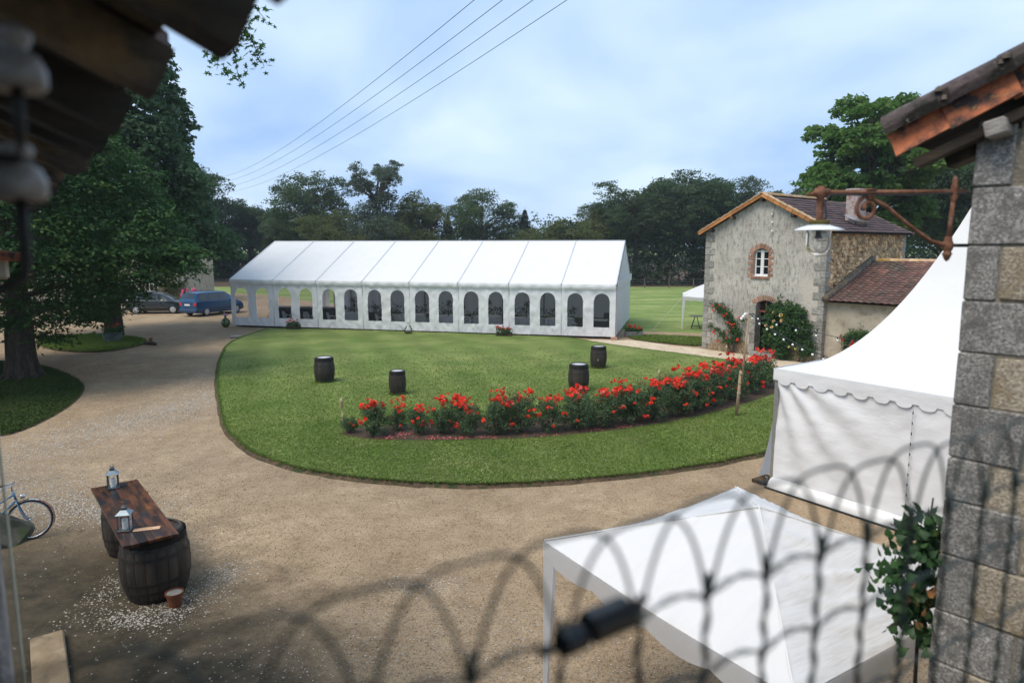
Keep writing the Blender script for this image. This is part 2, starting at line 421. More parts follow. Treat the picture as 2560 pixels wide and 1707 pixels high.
M['rose_deep'] = pm('rose_deep_red', (.40, .014, .012), (.55, .03, .02), 9, rough=.5, isl=.4, transl=.1)
M['rose_yellow'] = pm('rose_yellow', (.72, .55, .22), (.78, .62, .30), 9, rough=.5, isl=.2)
M['geranium'] = pm('geranium_red', (.68, .055, .020), (.76, .09, .04), 9, rough=.5, isl=.3)
M['pink'] = pm('hydrangea_pink', (.62, .08, .20), (.70, .14, .28), 6, rough=.6, isl=.5)
M['petals'] = pm('fallen_petals', (.50, .07, .07), (.60, .20, .18), 9, rough=.7, isl=.7)
M['seed'] = pm('spent_flowers', (.13, .06, .035), (.20, .09, .05), 9, rough=.8, isl=.4)
M['leaf_rose'] = leafmat('rose_leaf', (.055, .100, .048), (.135, .190, .100), (.15, .20, .08), .35, .4, 1.2)
M['leaf_vine'] = leafmat('climbing_rose_leaf', (.026, .070, .026), (.085, .165, .055), (.17, .21, .04), .3, .4, 1.0)
M['leaf_ivy'] = leafmat('ivy_leaf', (.014, .042, .018), (.045, .095, .034), (.10, .13, .03), .25, .35, 3, .3)
M['leaf_dead'] = leafmat('dead_leaf', (.22, .10, .04), (.34, .17, .07), None, .2, .6, 3)
M['leaf_hornbeam'] = leafmat('hornbeam_leaf', (.016, .056, .022), (.080, .145, .040), (.15, .18, .036), .3, .4, .5)
M['leaf_lime'] = leafmat('lime_leaf', (.040, .086, .042), (.098, .152, .080), (.14, .185, .085), .4, .42, .4)
M['leaf_chestnut'] = leafmat('chestnut_leaf', (.060, .130, .034), (.140, .235, .062), (.17, .25, .065), .5, .4, .3)
M['leaf_oak'] = leafmat('oak_leaf', (.050, .082, .044), (.105, .145, .072), (.135, .150, .065), .5, .45, .12)  # oak greens on these lines greyed to carry distance haze
M['leaf_oak2'] = leafmat('oak_leaf_olive', (.078, .098, .042), (.150, .165, .070), (.18, .17, .07), .5, .45, .12)
M['leaf_oak3'] = leafmat('oak_leaf_grey', (.072, .098, .078), (.125, .155, .120), None, .5, .45, .12)
M['leaf_fir'] = leafmat('fir_needles', (.030, .060, .050), (.060, .10, .080), None, .1, .5, .2)
M['leaf_maple'] = leafmat('maple_leaf', (.030, .085, .028), (.075, .160, .045), None, .4, .4, .6)
M['leaf_under'] = leafmat('undergrowth_leaf', (.016, .036, .020), (.038, .066, .034), (.06, .08, .025), .2, .5, .1)  # base colour darkened to carry the deep shadow of the wood
M['leaf_dense'] = leafmat('dense_oak_leaf', (.040, .074, .042), (.088, .125, .066), (.105, .13, .055), .45, .5, .1)
M['blade'] = leafmat('grass_blade', (.105, .172, .036), (.195, .245, .068), (.235, .25, .10), .35, .6, .25, .04)
M['blade_dark'] = leafmat('shade_grass_blade', (.030, .055, .012), (.062, .086, .026), (.09, .08, .034), .15, .6, .3, .04)  # blades under the hornbeam, darkened in colour for its shade

# ================================================================== GROUND
def chaikin(P, n=2, closed=False):
    P = [Vector((p[0], p[1])) for p in P]
    for _ in range(n):
        Q = []
        N = len(P)
        rngi = range(N if closed else N - 1)
        if not closed: Q.append(P[0])
        for i in rngi:
            a, b = P[i], P[(i + 1) % N]
            Q += [a * .75 + b * .25, a * .25 + b * .75]
        if not closed: Q.append(P[-1])
        P = Q
    return [(p.x, p.y) for p in P]
def inpoly(X, Y, poly):
    r = np.zeros(len(X), dtype=bool); n = len(poly)
    for i in range(n):
        x1, y1 = poly[i]; x2, y2 = poly[(i + 1) % n]
        c = (y1 > Y) != (y2 > Y)
        with np.errstate(divide='ignore', invalid='ignore'):
            r ^= c & (X < (x2 - x1) * (Y - y1) / (y2 - y1 + 1e-12) + x1)
    return r
def sheet(name, poly, z, mat, skirt=0.0, smat=None, out=.05):
    """flat area with a short sloping edge; cut into triangles"""
    bm = bmesh.new()
    top = [bm.verts.new((x, y, z)) for x, y in poly]
    f = bm.faces.new(top)
    if f.normal.z < 0: f.normal_flip()
    if f.calc_area() and f.normal.z < 0: f.normal_flip()
    bmesh.ops.triangulate(bm, faces=[f])
    if skirt:
        n = len(poly); cx = sum(p[0] for p in poly) / n; cy = sum(p[1] for p in poly) / n
        low = []
        area = sum(poly[i][0] * poly[(i + 1) % n][1] - poly[(i + 1) % n][0] * poly[i][1] for i in range(n))
        sg = 1 if area > 0 else -1
        for i in range(n):
            a, b = poly[i - 1], poly[(i + 1) % n]; d = Vector((b[0] - a[0], b[1] - a[1])).normalized()
            o = Vector((d.y, -d.x)) * sg * (out + .04 * mnoise.noise(Vector((poly[i][0] * 3, poly[i][1] * 3, 0))))
            low.append(bm.verts.new((poly[i][0] + o.x, poly[i][1] + o.y, z - skirt)))
        for i in range(n):
            q = bm.faces.new((top[i], low[i], low[(i + 1) % n], top[(i + 1) % n])); q.material_index = 1
    bmesh.ops.recalc_face_normals(bm, faces=bm.faces)
    if sum(fc.normal.z for fc in bm.faces) < 0: bmesh.ops.reverse_faces(bm, faces=bm.faces)
    me = bpy.data.meshes.new(name); bm.to_mesh(me); bm.free()
    me.materials.append(mat)
    if smat: me.materials.append(smat)
    return setp(link(name, me), kind='structure')

# gravel yard
N = NT('yard_gravel'); v = N.vec(False)
big = N.noise(v, .22, 5, .6); mid = N.noise(v, 1.3, 6, .65); fin = N.noise(v, 9, 8, .7); grit = N.noise(v, 55, 5, .7)
c = N.mix(N.ramp(N.math('ADD', N.math('MULTIPLY', big, .5), N.math('MULTIPLY', mid, .5)), .42, .58), (.262, .180, .106), (.52, .388, .248))
rut = N.noise(N.vec(False, (.55, .16, 1), (0, 0, .45)), 1.0, 5, .6)
c = N.mix(N.math('MULTIPLY', N.ramp(rut, .50, .66), .6), c, (.175, .122, .075))
c = N.mix(N.math('MULTIPLY', N.ramp(N.noise(v, 3.2, 8, .72), .48, .62), .7), c, (.222, .153, .09))
c = N.mix(N.ramp(fin, .40, .62), c, (.375, .275, .17), 'MIX')
c = N.mix(N.math('MULTIPLY', N.ramp(N.noise(v, 21, 7, .75), .50, .62), .8), c, (.15, .103, .06))
c = N.mix(N.math('MULTIPLY', N.ramp(grit, .50, .66), .85), c, (.075, .052, .032))
c = N.mix(N.math('MULTIPLY', N.ramp(N.noise(v, 34, 4, .75), .60, .68), .8), c, (.50, .42, .32))
# dark mossy earth on the near left, shade below the eave painted in
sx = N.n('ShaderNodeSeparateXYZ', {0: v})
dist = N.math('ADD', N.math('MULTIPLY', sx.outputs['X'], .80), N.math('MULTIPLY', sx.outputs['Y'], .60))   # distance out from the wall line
earth_shade = N.ramp(N.math('ADD', dist, N.math('MULTIPLY', N.math('ADD', mid, big), 2.6)), 6.1, 4.0)
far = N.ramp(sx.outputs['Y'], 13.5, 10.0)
earth_shade = N.math('MULTIPLY', earth_shade, far)
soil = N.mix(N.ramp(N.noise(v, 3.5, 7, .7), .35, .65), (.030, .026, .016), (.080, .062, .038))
c = N.mix(earth_shade, c, soil)
N.put(N.b, 'Base Color', c); N.b.inputs['Roughness'].default_value = .92; N.b.inputs['Specular IOR Level'].default_value = .25
N.bump(N.math('ADD', N.math('MULTIPLY', grit, .5), fin), .55, .03)
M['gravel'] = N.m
# lawn and meadow
def grassmat(name, a, b, d, sc):
    N = NT(name); v = N.vec(False)
    c = N.mix(N.ramp(N.noise(v, sc, 6, .6), .36, .64), a, b)
    c = N.mix(N.ramp(N.noise(v, sc * 9, 6, .7), .5, .72), c, d)
    if name == 'lawn_turf':      # lanes left by the mower
        sp = N.n('ShaderNodeSeparateXYZ', {0: v}); t = N.math('ADD', N.math('MULTIPLY', sp.outputs['X'], 3.1), N.math('ADD', N.math('MULTIPLY', sp.outputs['Y'], 1.1), N.math('MULTIPLY', N.noise(v, .25, 2), 2.0)))
        c = N.gain(c, N.math('MULTIPLY_ADD', N.math('SINE', t), .085, 1.0))
    N.put(N.b, 'Base Color', c); N.b.inputs['Roughness'].default_value = .9; N.b.inputs['Specular IOR Level'].default_value = .08
    N.bump(N.noise(v, 40, 5, .7), .35, .02); return N.m
M['lawn'] = grassmat('lawn_turf', (.098, .150, .034), (.190, .225, .070), (.135, .158, .055), .45)
M['lawn_dark'] = grassmat('shaded_turf', (.022, .045, .012), (.042, .07, .02), (.06, .052, .028), .8)  # turf under the hornbeam, tree shade put into the colour
N = NT('meadow_grass'); v = N.vec(False, (1, 2.6, 1))
c = N.mix(N.ramp(N.noise(v, .16, 6, .65), .36, .62), (.130, .210, .055), (.30, .345, .125))
c = N.mix(N.ramp(N.noise(v, .9, 6, .7), .52, .70), c, (.115, .160, .050))
c = N.mix(N.ramp(N.noise(v, .32, 6, .7), .60, .72), c, (.42, .38, .20))
N.put(N.b, 'Base Color', c); N.b.inputs['Roughness'].default_value = .95; N.b.inputs['Specular IOR Level'].default_value = .1
N.bump(N.noise(v, 9, 5, .7), .8, .08); M['meadow'] = N.m
M['edge_soil'] = pm('turf_edge_soil', (.055, .038, .022), (.14, .092, .052), 7, rough=.95, bump=1.0, bscale=25, bdist=.04, c3=(.035, .05, .014), s3=5, lo3=.5, hi3=.62)
M['path'] = pm('sandy_path', (.50, .40, .28), (.62, .52, .38), 1.2, rough=.95, bump=.4, bscale=60, c3=(.40, .30, .19), s3=3)

sheet('meadow', [(-700, -60), (700, -60), (700, 900), (-700, 900)], -0.03, M['meadow'])
sheet('wood_floor', [(-400, 84), (400, 84), (400, 320), (-400, 320)], -.02, M['soil'])
yard = [(-90, -14), (-90, 74), (-33, 74), (-24, 69), (-17, 60), (-8, 52), (2, 45.5), (5.8, 40.5), (6.95, 40.2), (10.9, 38.85), (16, 40), (26, 46), (60, 46), (60, -14)]
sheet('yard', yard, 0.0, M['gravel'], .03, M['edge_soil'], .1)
pathp = [(5.6, 35.9), (6.4, 36.2), (7.9, 34.35), (9.35, 33.0), (11.3, 30.6), (12.8, 28.7), (16, 24.6), (14.0, 22.8), (11.5, 26.4), (10.9, 27.45), (9.8, 28.85), (8.7, 30.2), (6.8, 32.2), (5.0, 34.05), (3.7, 35.9), (4.6, 36.4)]
sheet('path', chaikin(pathp, 1, True), 0.004, M['path'])

front = [(-14.37, 41.2), (-14.7, 39.01), (-14.59, 35.92), (-14.19, 33.57), (-12.7, 29.32), (-11.13, 25.4), (-9.49, 21.74), (-8.23, 18.98), (-7.16, 17.13), (-6.11, 15.81), (-4.86, 14.81), (-3.75, 14.29), (-2.55, 13.93), (-1.61, 13.77), (-.51, 13.75), (.68, 13.88), (2.11, 14.21), (3.64, 14.72), (4.77, 15.25), (6.3, 16.08), (8.96, 17.62), (11.2, 19.6), (12.4, 22.5)]
back = [(11.41, 26.1), (10.83, 27.22), (9.71, 28.66), (8.61, 30.01), (6.7, 32.02), (4.89, 33.86), (3.54, 35.75), (2.71, 36.9)]
lawnp = chaikin(front + back, 2, True)
lawnp = [(x + .05 * mnoise.noise(Vector((x * 2.2, y * 2.2, 1))), y + .05 * mnoise.noise(Vector((x * 2.2, y * 2.2, 5)))) for x, y in lawnp]
sheet('lawn', lawnp, .085, M['lawn'], .09, M['edge_soil'], .15)
islet = chaikin([(-24.55, 34.94), (-22.88, 33.13), (-21.2, 32.02), (-19.8, 31.76), (-18.98, 32.29), (-18.68, 33.86), (-19.1, 35.26), (-20.16, 36.6), (-21.96, 37.68), (-23.75, 38.24), (-24.87, 37.31), (-25.11, 36.26)], 2, True)
sheet('small_lawn', islet, .07, M['lawn'], .075, M['edge_soil'], .08)
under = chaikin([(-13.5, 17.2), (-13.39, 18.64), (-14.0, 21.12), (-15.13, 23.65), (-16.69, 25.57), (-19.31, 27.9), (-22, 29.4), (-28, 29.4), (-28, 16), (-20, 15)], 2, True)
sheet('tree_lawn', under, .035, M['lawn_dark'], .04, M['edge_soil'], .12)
strip = chaikin([(7.0, 38.05), (10.39, 36.95), (12, 35.8), (9.5, 33.6), (7.9, 34.63), (6.22, 36.6)], 1, True)
sheet('lawn_strip', strip, .06, M['lawn'], .065, M['edge_soil'], .06)
bed = chaikin([(-4.67, 17.55), (-3.87, 17.06), (-3.05, 16.90), (-1.94, 16.88), (-.51, 16.98), (.83, 17.18), (1.98, 17.60), (3.19, 18.05), (4.54, 18.80), (5.88, 19.75), (7.3, 20.95), (9.04, 22.7), (9.9, 23.6), (9.3, 25.4), (7.2, 23.4), (5.0, 21.3), (3.0, 20.0), (1.4, 19.2), (-.6, 18.9), (-2.2, 18.7), (-3.9, 18.3)], 2, True)
sheet('rose_bed', bed, .10, M['soil'], .03, M['edge_soil'], .05)

# grass blades
def blades(name, poly, n, mat, z, p=2.0, h=(.025, .055), wk=.00075, edge=0, hole=None, dmax=60):
    P = np.array(poly); lo, hi = P.min(0), P.max(0)
    X = np.zeros(0); Y = np.zeros(0)
    dmin = max(3.0, np.hypot(P[:, 0], P[:, 1]).min())
    while len(X) < n:
        x = rng.uniform(lo[0], hi[0], 200000); y = rng.uniform(lo[1], hi[1], 200000); d = np.hypot(x, y)
        k = (rng.random(200000) < (dmin / d) ** p * np.clip((dmax - d) / (dmax * .45), 0, 1)) & (np.abs(x) < y * .85 + 2) & (d < dmax)
        x, y = x[k], y[k]; k = inpoly(x, y, poly)
        if hole is not None: k &= ~inpoly(x, y, hole)
        X = np.concatenate([X, x[k]]); Y = np.concatenate([Y, y[k]])
    X, Y = X[:n], Y[:n]; Z = np.full(n, z); lean0 = np.zeros((n, 2))
    if edge:
        t = rng.uniform(0, len(poly), edge); i = t.astype(int) % len(poly); f = t - t.astype(int)
        A, B = P[i], P[(i + 1) % len(poly)]; E = A + (B - A) * f[:, None]; dd = B - A
        dd /= np.linalg.norm(dd, axis=1)[:, None] + 1e-9; area = np.sum(P[:, 0] * np.roll(P[:, 1], -1) - np.roll(P[:, 0], -1) * P[:, 1])
        o = np.stack([dd[:, 1], -dd[:, 0]], 1) * np.sign(area)
        E = E + o * rng.uniform(-.05, .035, edge)[:, None]
        X = np.concatenate([X, E[:, 0]]); Y = np.concatenate([Y, E[:, 1]]); Z = np.concatenate([Z, z - rng.uniform(0, .03, edge)])
        lean0 = np.concatenate([lean0, o * .05])
    m = len(X); d = np.hypot(X, Y)
    hh = rng.uniform(h[0], h[1], m) * (1 + d * .012); w = wk * d * rng.uniform(.7, 1.5, m) + .003
    band = np.sin((X * .93 + Y * .36) * 2 * pi / 2.6)            # mowing lanes: each lane's blades lie the other way
    ld = np.stack([np.full(m, -.36), np.full(m, .93)], 1) * (np.sign(band) * np.minimum(1, np.abs(band) * 3))[:, None] * .16
    ang = rng.uniform(0, 2 * pi, m); L = (rng.normal(0, 1.0, (m, 2)) + ld) * hh[:, None] + lean0
    wx, wy = np.cos(ang) * w, np.sin(ang) * w
    V = np.empty((m, 3, 3)); V[:, 0] = np.stack([X - wx, Y - wy, Z], 1); V[:, 1] = np.stack([X + wx, Y + wy, Z], 1)
    V[:, 2] = np.stack([X + L[:, 0], Y + L[:, 1], Z + hh], 1)
    return setp(link(name, npmesh(name, V.reshape(-1, 3), np.arange(3 * m).reshape(m, 3), mat)), kind='stuff')
blades('grass', lawnp, 100000, M['blade'], .085, 2.4, h=(.016, .038), wk=.00055, edge=18000, hole=bed, dmax=33)
blades('grass', islet, 9000, M['blade'], .07, 1, edge=1500)
blades('grass', strip, 6000, M['blade'], .06, 1, edge=900)
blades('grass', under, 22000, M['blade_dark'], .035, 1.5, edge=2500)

# loose pale chips and dark bits lying on the yard
def chips(name, n, blobs, mat, smin, smax, bg=0.25, ymax=46):
    w = np.array([b[4] for b in blobs], float); w /= w.sum(); nb = int(n * (1 - bg))
    i = rng.choice(len(blobs), nb, p=w); B = np.array([b[:4] for b in blobs])[i]
    q = rng.normal(0, 1, (nb, 2)); X = B[:, 0] + q[:, 0] * B[:, 2]; Y = B[:, 1] + q[:, 1] * B[:, 3]
    t = rng.random(n - nb); Yb = 4.5 + t ** 2 * (ymax - 4.5); Xb = rng.uniform(-.85, .85, n - nb) * Yb
    X = np.concatenate([X, Xb]); Y = np.concatenate([Y, Yb])
    keep = Y > 3
    for pl in (lawnp, islet, under, strip): keep &= ~inpoly(X, Y, pl)
    X, Y = X[keep], Y[keep]; m = len(X); d = np.hypot(X, Y)
    s = rng.uniform(smin, smax, m) * (.7 + d * .03) * .5; a = rng.uniform(0, 2 * pi, m); el = rng.uniform(.45, 1, m)
    V = np.empty((m, 5, 3)); tz = rng.normal(0, .25, (m, 2))
    for k in range(4):
        b = a + k * pi / 2 + rng.uniform(-.3, .3, m); dx = np.cos(b) * s * (el if k % 2 else 1); dy = np.sin(b) * s * (el if k % 2 else 1)
        V[:, k] = np.stack([X + dx, Y + dy, .003 + np.abs(tz[:, 0] * dx + tz[:, 1] * dy)], 1)
    V[:, 4] = np.stack([X, Y, .006 + s * .45], 1)
    base = np.arange(m)[:, None] * 5
    F = np.concatenate([base + np.array([[k, (k + 1) % 4, 4]]) for k in range(4)], 0)
    return setp(link(name, npmesh(name, V.reshape(-1, 3), F, mat)), kind='stuff')
M['chip'] = pm('pale_chip', (.30, .27, .225), (.47, .44, .385), 30, rough=.9, isl=.9)
M['bit'] = pm('dark_bit', (.05, .035, .022), (.16, .10, .06), 30, rough=.9, isl=.8)
streak = [(-12.2 + t * 1.0, 14.2 + t * 3.7 + .5 * sin(t * 2), .8, .8, 1.2) for t in [0, .5, 1, 1.5, 2, 2.5]] + [(-10.6 - .15 * t, 24 + t * 1.9, 1.1, 1.2, .45) for t in range(7)]
chipb = streak + [(-8.6, 12.6, .9, .45, 1.6), (-7.3, 12.3, .45, .28, .8), (-10.3, 13.6, 1.1, .7, 1.5), (-4.75, 8.95, .33, .30, .5), (-5.15, 8.62, .28, .14, .3), (-4.4, 9.9, .18, .25, .3),
                  (-5.9, 9.3, .18, .5, .25), (-1.35, 9.6, .38, .18, .35), (-.5, 8.6, 1.2, .5, .5), (.4, 7.6, .8, .5, .4), (-1.5, 7.6, 1.4, .4, .4), (6.3, 11.2, .8, .9, .35), (1.6, 6.9, .5, .3, .2), (-9.4, 18.5, 1.2, 1.5, .6)]
chips('gravel', 30000, chipb, M['chip'], .012, .036, .14)
chips('gravel', 20000, [(-3, 9, 3, 2.5, 1), (-11, 22, 2, 6, 1), (-7, 12, 1.5, 1.5, 1)], M['bit'], .012, .03, .75)

# ================================================================== FOLIAGE
def unit(v): return v / (np.linalg.norm(v, axis=1)[:, None] + 1e-9)
def leaves(P, Nn, s, asp=.5, fold=0.12):
    n = len(P); s = np.broadcast_to(s, (n,))[:, None]
    t = unit(np.cross(Nn, rng.normal(0, 1, (n, 3)))); b = np.cross(Nn, t)
    V = np.empty((n, 4, 3)); V[:, 0] = P - t * s * .5; V[:, 1] = P + b * s * asp * .5 + Nn * s * fold; V[:, 2] = P + t * s * .5; V[:, 3] = P - b * s * asp * .5 + Nn * s * fold
    return V.reshape(-1, 3), np.arange(4 * n).reshape(n, 4)
def clump_leaves(C, R, k, s, flat=.4, droop=.35, up=.65, asp=.55, cen=None):
    m = len(C); n = m * k; R = np.broadcast_to(R, (m,)); i = np.repeat(np.arange(m), k)
    rho = np.sqrt(rng.random(n)); a = rng.uniform(0, 2 * pi, n); r = R[i]
    O = np.stack([np.cos(a) * rho * r, np.sin(a) * rho * r, rng.normal(0, .4, n) * r * flat - droop * r * rho ** 2], 1)
    P = C[i] + O
    out = np.stack([np.cos(a), np.sin(a), np.zeros(n)], 1)
    if cen is not None: out = out * .4 + unit(P - cen) * .6
    Nn = unit(np.array([0, 0, up]) + out * (1 - up) + rng.normal(0, .38, (n, 3)))
    return leaves(P, Nn, s * rng.uniform(.7, 1.25, n), asp)
def lobed_crown(zb, zt, R, lobes=18, cl=22, per=16, leaf=.32, squash=1.0, seed=1, air=1.0, rl=(.24, .40)):
    g = np.random.default_rng(seed); zc = (zb + zt) / 2; hz = (zt - zb) / 2; Cs = []; Rs = []; L = []
    for _ in range(lobes):
        d = unit(g.normal(0, 1, (1, 3)))[0]; d[2] = d[2] * .9 + .15; q = g.uniform(.35, .86)
        l = np.array([d[0] * R * q, d[1] * R * q, zc + d[2] * hz * q * .95]); r = g.uniform(*rl) * R
        r = min(r, zt - l[2] + .1 * R) if zt - l[2] > .15 * R else .2 * R
        L.append((l, r)); u = unit(g.normal(0, 1, (int(cl * air), 3))); u[:, 2] = np.where(u[:, 2] < -.35, -u[:, 2], u[:, 2])
        Cs.append(l + u * r * g.uniform(.65, 1.05, (len(u), 1)) * np.array([1, 1, squash])); Rs.append(np.full(len(u), r * .36))
    C = np.concatenate(Cs); Rr = np.concatenate(Rs)
    V, F = clump_leaves(C, Rr, per, leaf, .5, .3, .6, .6)
    return V, F, L
def branchy_trunk(zb, L, r0, n=8, top=None, lean=(0, 0), sub=True):
    mb = MB(); zt = top or (max(l[0][2] for l in L) if L else zb * 2)
    zt = zt * .86; pts = [(lean[0] * t + .12 * sin(t * 5 + r0 * 9) * t, lean[1] * t + .12 * sin(t * 4 + 1 + r0 * 7) * t, zt * .92 * t) for t in [0, .04, .12, .3, .5, .7, .85, 1]]
    rr = [r0 * 1.5, r0 * 1.15, r0, r0 * .85, r0 * .65, r0 * .42, r0 * .25, r0 * .1]
    mb.tube(pts, rr, n)
    for (l, r) in L:
        z0 = min(zt * .8, max(zb * .7, l[2] - .5 * hypot(l[0], l[1]) - .3)); t = z0 / (zt * .92)
        a = Vector((lean[0] * t, lean[1] * t, z0)); b = Vector(l); mid = a.lerp(b, .5) + Vector((0, 0, .12 * (b - a).length)) + Vector((rnd.uniform(-.2, .2),) * 3)
        mb.tube([a, a.lerp(mid, .6), mid, mid.lerp(b, .6), b + (b - mid) * .3], [r0 * .34, r0 * .28, r0 * .2, r0 * .13, r0 * .05], 6)
        if sub:
            for _ in range(4):
                e = b + Vector((rnd.gauss(0, 1), rnd.gauss(0, 1), rnd.gauss(.2, .8))).normalized() * r * .95
                mb.tube([mid.lerp(b, .55), b.lerp(e, .4) + Vector((0, 0, .1)), e], [r0 * .10, r0 * .06, r0 * .025], 4, False)
    return mb
def tree(label, loc, crown, trunk, cmat, tmat, group=None, rz=0, cat='tree', name='tree'):
    t = thing(name, label, cat, loc, rz, group)
    link('trunk', trunk if isinstance(trunk, bpy.types.Mesh) else trunk.mesh('trunk', tmat, True), t)
    link('crown', crown if isinstance(crown, bpy.types.Mesh) else npmesh('crown', crown[0], crown[1], cmat), t)
    return t

# near left: broad hornbeam with layered sprays
def layered(n, R, zt, zlow, zedge, per, leaf, cr, seed, power=2.2, flat=.22):
    g = np.random.default_rng(seed); q = np.sqrt(g.random(n)) ** .75; a = g.uniform(0, 2 * pi, n)
    lump = 1 + .13 * np.sin(a * 3 + 1) + .09 * np.sin(a * 7 + 2.2)
    r = R * q * lump; zhi = zt * (1 - q ** power * .62); rt = np.clip(.35 + .9 * np.cos(a + .35), 0, 1); zlo = zlow + (zedge - zlow) * (q ** 1.6 * rt + q ** 4 * (1 - rt) * .3)
    u = g.random(n); u = np.where(u < .42, g.random(n) ** .5 * .22 + .78, np.where(u < .62, g.random(n) ** 2 * .22, g.random(n)))
    z = zlo + (zhi - zlo) * u; z = np.round(z / .62) * .62 + g.normal(0, .16, n)
    C = np.stack([r * np.cos(a), r * np.sin(a), z], 1)
    return clump_leaves(C, cr * g.uniform(.7, 1.3, n), per, leaf, flat, .30, .72, .55)
tr = MB(); 
fl = [(.43 * (1 + .16 * sin(k * 5)) , k) for k in range(12)]
tr.tube([(0, 0, -.1), (0, 0, .25), (.03, 0, .8), (.06, .02, 1.8), (.05, 0, 4), (0, 0, 7), (0, 0, 9.6)], [.66, .5, .43, .42, .34, .2, .05], 14)
for k in range(9):
    a = k * 2 * pi / 9 + .3
    tr.tube([(.36 * cos(a), .36 * sin(a), 1.9), (.40 * cos(a), .40 * sin(a), .7), (.52 * cos(a), .52 * sin(a), .18), (.8 * cos(a), .8 * sin(a), -.05)], [.10, .12, .13, .06], 6)
for k in range(30):
    a = k * 2.4; z = 2.3 + k * .23; L = 4.8 * (1 - k / 42)
    tr.tube([(0, 0, z), (L * .4 * cos(a), L * .4 * sin(a), z + .5), (L * cos(a), L * sin(a), z + .6 + .02 * k)], [.12, .07, .02], 5, False)
tree('broad dark green hornbeam with layered branches beside the drive', (-18.7, 25.7, 0), layered(820, 5.6, 11.4, 1.15, 5.0, 105, .18, 1.0, 3), tr, M['leaf_hornbeam'], M['bark'])
# tall pointed lime behind it
def conical(n, R, zt, zb, per, leaf, cr, seed):
    g = np.random.default_rng(seed); h = g.random(n) ** 1.35; a = g.uniform(0, 2 * pi, n)
    prof = (1 - h) ** .46 * (1 + .09 * np.sin(a * 4 + h * 9) + .05 * np.sin(h * 27 + a)); q = np.where(g.random(n) < .75, g.uniform(.8, 1.04, n), g.uniform(.2, .8, n))
    C = np.stack([R * prof * q * np.cos(a), R * prof * q * np.sin(a), zb + (zt - zb) * h], 1)
    return clump_leaves(C, cr * g.uniform(.6, 1.2, n) * (1 - .45 * h), per, leaf, .5, .55, .5, .62)
lt = MB(); lt.tube([(0, 0, 0), (0, 0, 2), (0, 0, 9), (0, 0, 18)], [.5, .4, .25, .04], 9)
tree('tall pointed lime tree rising behind the broad hornbeam', (-22.0, 37.5, 0), conical(2300, 5.7, 19.2, 4.7, 46, .27, .72, 5), lt, M['leaf_lime'], M['bark'])

# background woodland trees, each its own thing
VAR = {}
def oak_variant(key, mat, **k):
    V, F, L = lobed_crown(**k); tk = branchy_trunk(k['zb'], L, .03 * k['zt'], top=k['zt'])
    VAR[key] = (npmesh('crown', V, F, M[mat]), tk.mesh('trunk', M['bark'], True))
oak_variant('broad', 'leaf_oak', zb=1.2, zt=15.0, R=7.0, lobes=28, cl=36, per=24, leaf=0.27, seed=11, rl=(.22, .36))
oak_variant('tall', 'leaf_oak3', zb=1.0, zt=16.6, R=4.7, lobes=32, cl=31, per=24, leaf=0.27, seed=12, rl=(.26, .42))
oak_variant('olive', 'leaf_oak2', zb=.4, zt=11.6, R=5.3, lobes=32, cl=33, per=24, leaf=0.26, seed=13, rl=(.26, .42))
oak_variant('airy', 'leaf_oak', zb=1.0, zt=14.8, R=6.4, lobes=27, cl=29, per=23, leaf=0.26, seed=14, air=.9, rl=(.2, .34))
oak_variant('dense', 'leaf_dense', zb=.2, zt=15.0, R=6.7, lobes=48, cl=40, per=24, leaf=0.30, seed=15, rl=(.24, .38))
oak_variant('bush', 'leaf_oak2', zb=.0, zt=5.2, R=3.9, lobes=22, cl=29, per=24, leaf=0.23, seed=16, rl=(.30, .46))
# thin crown on a bare stem for the tall tree left of centre
V1, F1, L1 = lobed_crown(9.0, 16.0, 4.1, 18, 24, 22, .25, 1, 21, .9, (.24, .36)); V2, F2, L2 = lobed_crown(.4, 11.2, 5.4, 28, 36, 24, .26, 1, 22, 1, (.28, .44))
VAR['stork'] = (npmesh('crown', np.concatenate([V1, V2]), np.concatenate([F1, F2 + len(V1)]), M['leaf_oak3']), branchy_trunk(6, L1 + L2, .42, top=15).mesh('trunk', M['bark'], True))
def conifer(zt, R, n, seed):
    g = np.random.default_rng(seed); h = g.random(n) ** 1.2; tier = (np.floor(h * 15) + g.uniform(-.42, .42, n)) / 15; a = g.uniform(0, 2 * pi, n)
    r = R * (1 - tier) * np.sqrt(g.random(n)) * (1 + .18 * np.sin(a * 5 + np.floor(h * 15) * 1.7)); z = .6 + (zt - .6) * np.clip(tier, 0, 1) - .25 * r
    P = np.stack([r * np.cos(a), r * np.sin(a), z], 1); Nn = unit(np.array([0, 0, 1.0]) + g.normal(0, .35, (n, 3)))
    t = MB(); t.tube([(0, 0, 0), (0, 0, zt * .6), (0, 0, zt)], [.18, .1, .02], 6)
    V, F = leaves(P, Nn, .34 * g.uniform(.6, 1.2, n), .28); return npmesh('crown', V, F, M['leaf_fir']), t.mesh('trunk', M['bark'], True)
VAR['fir'] = conifer(10.0, 3.3, 12000, 4)
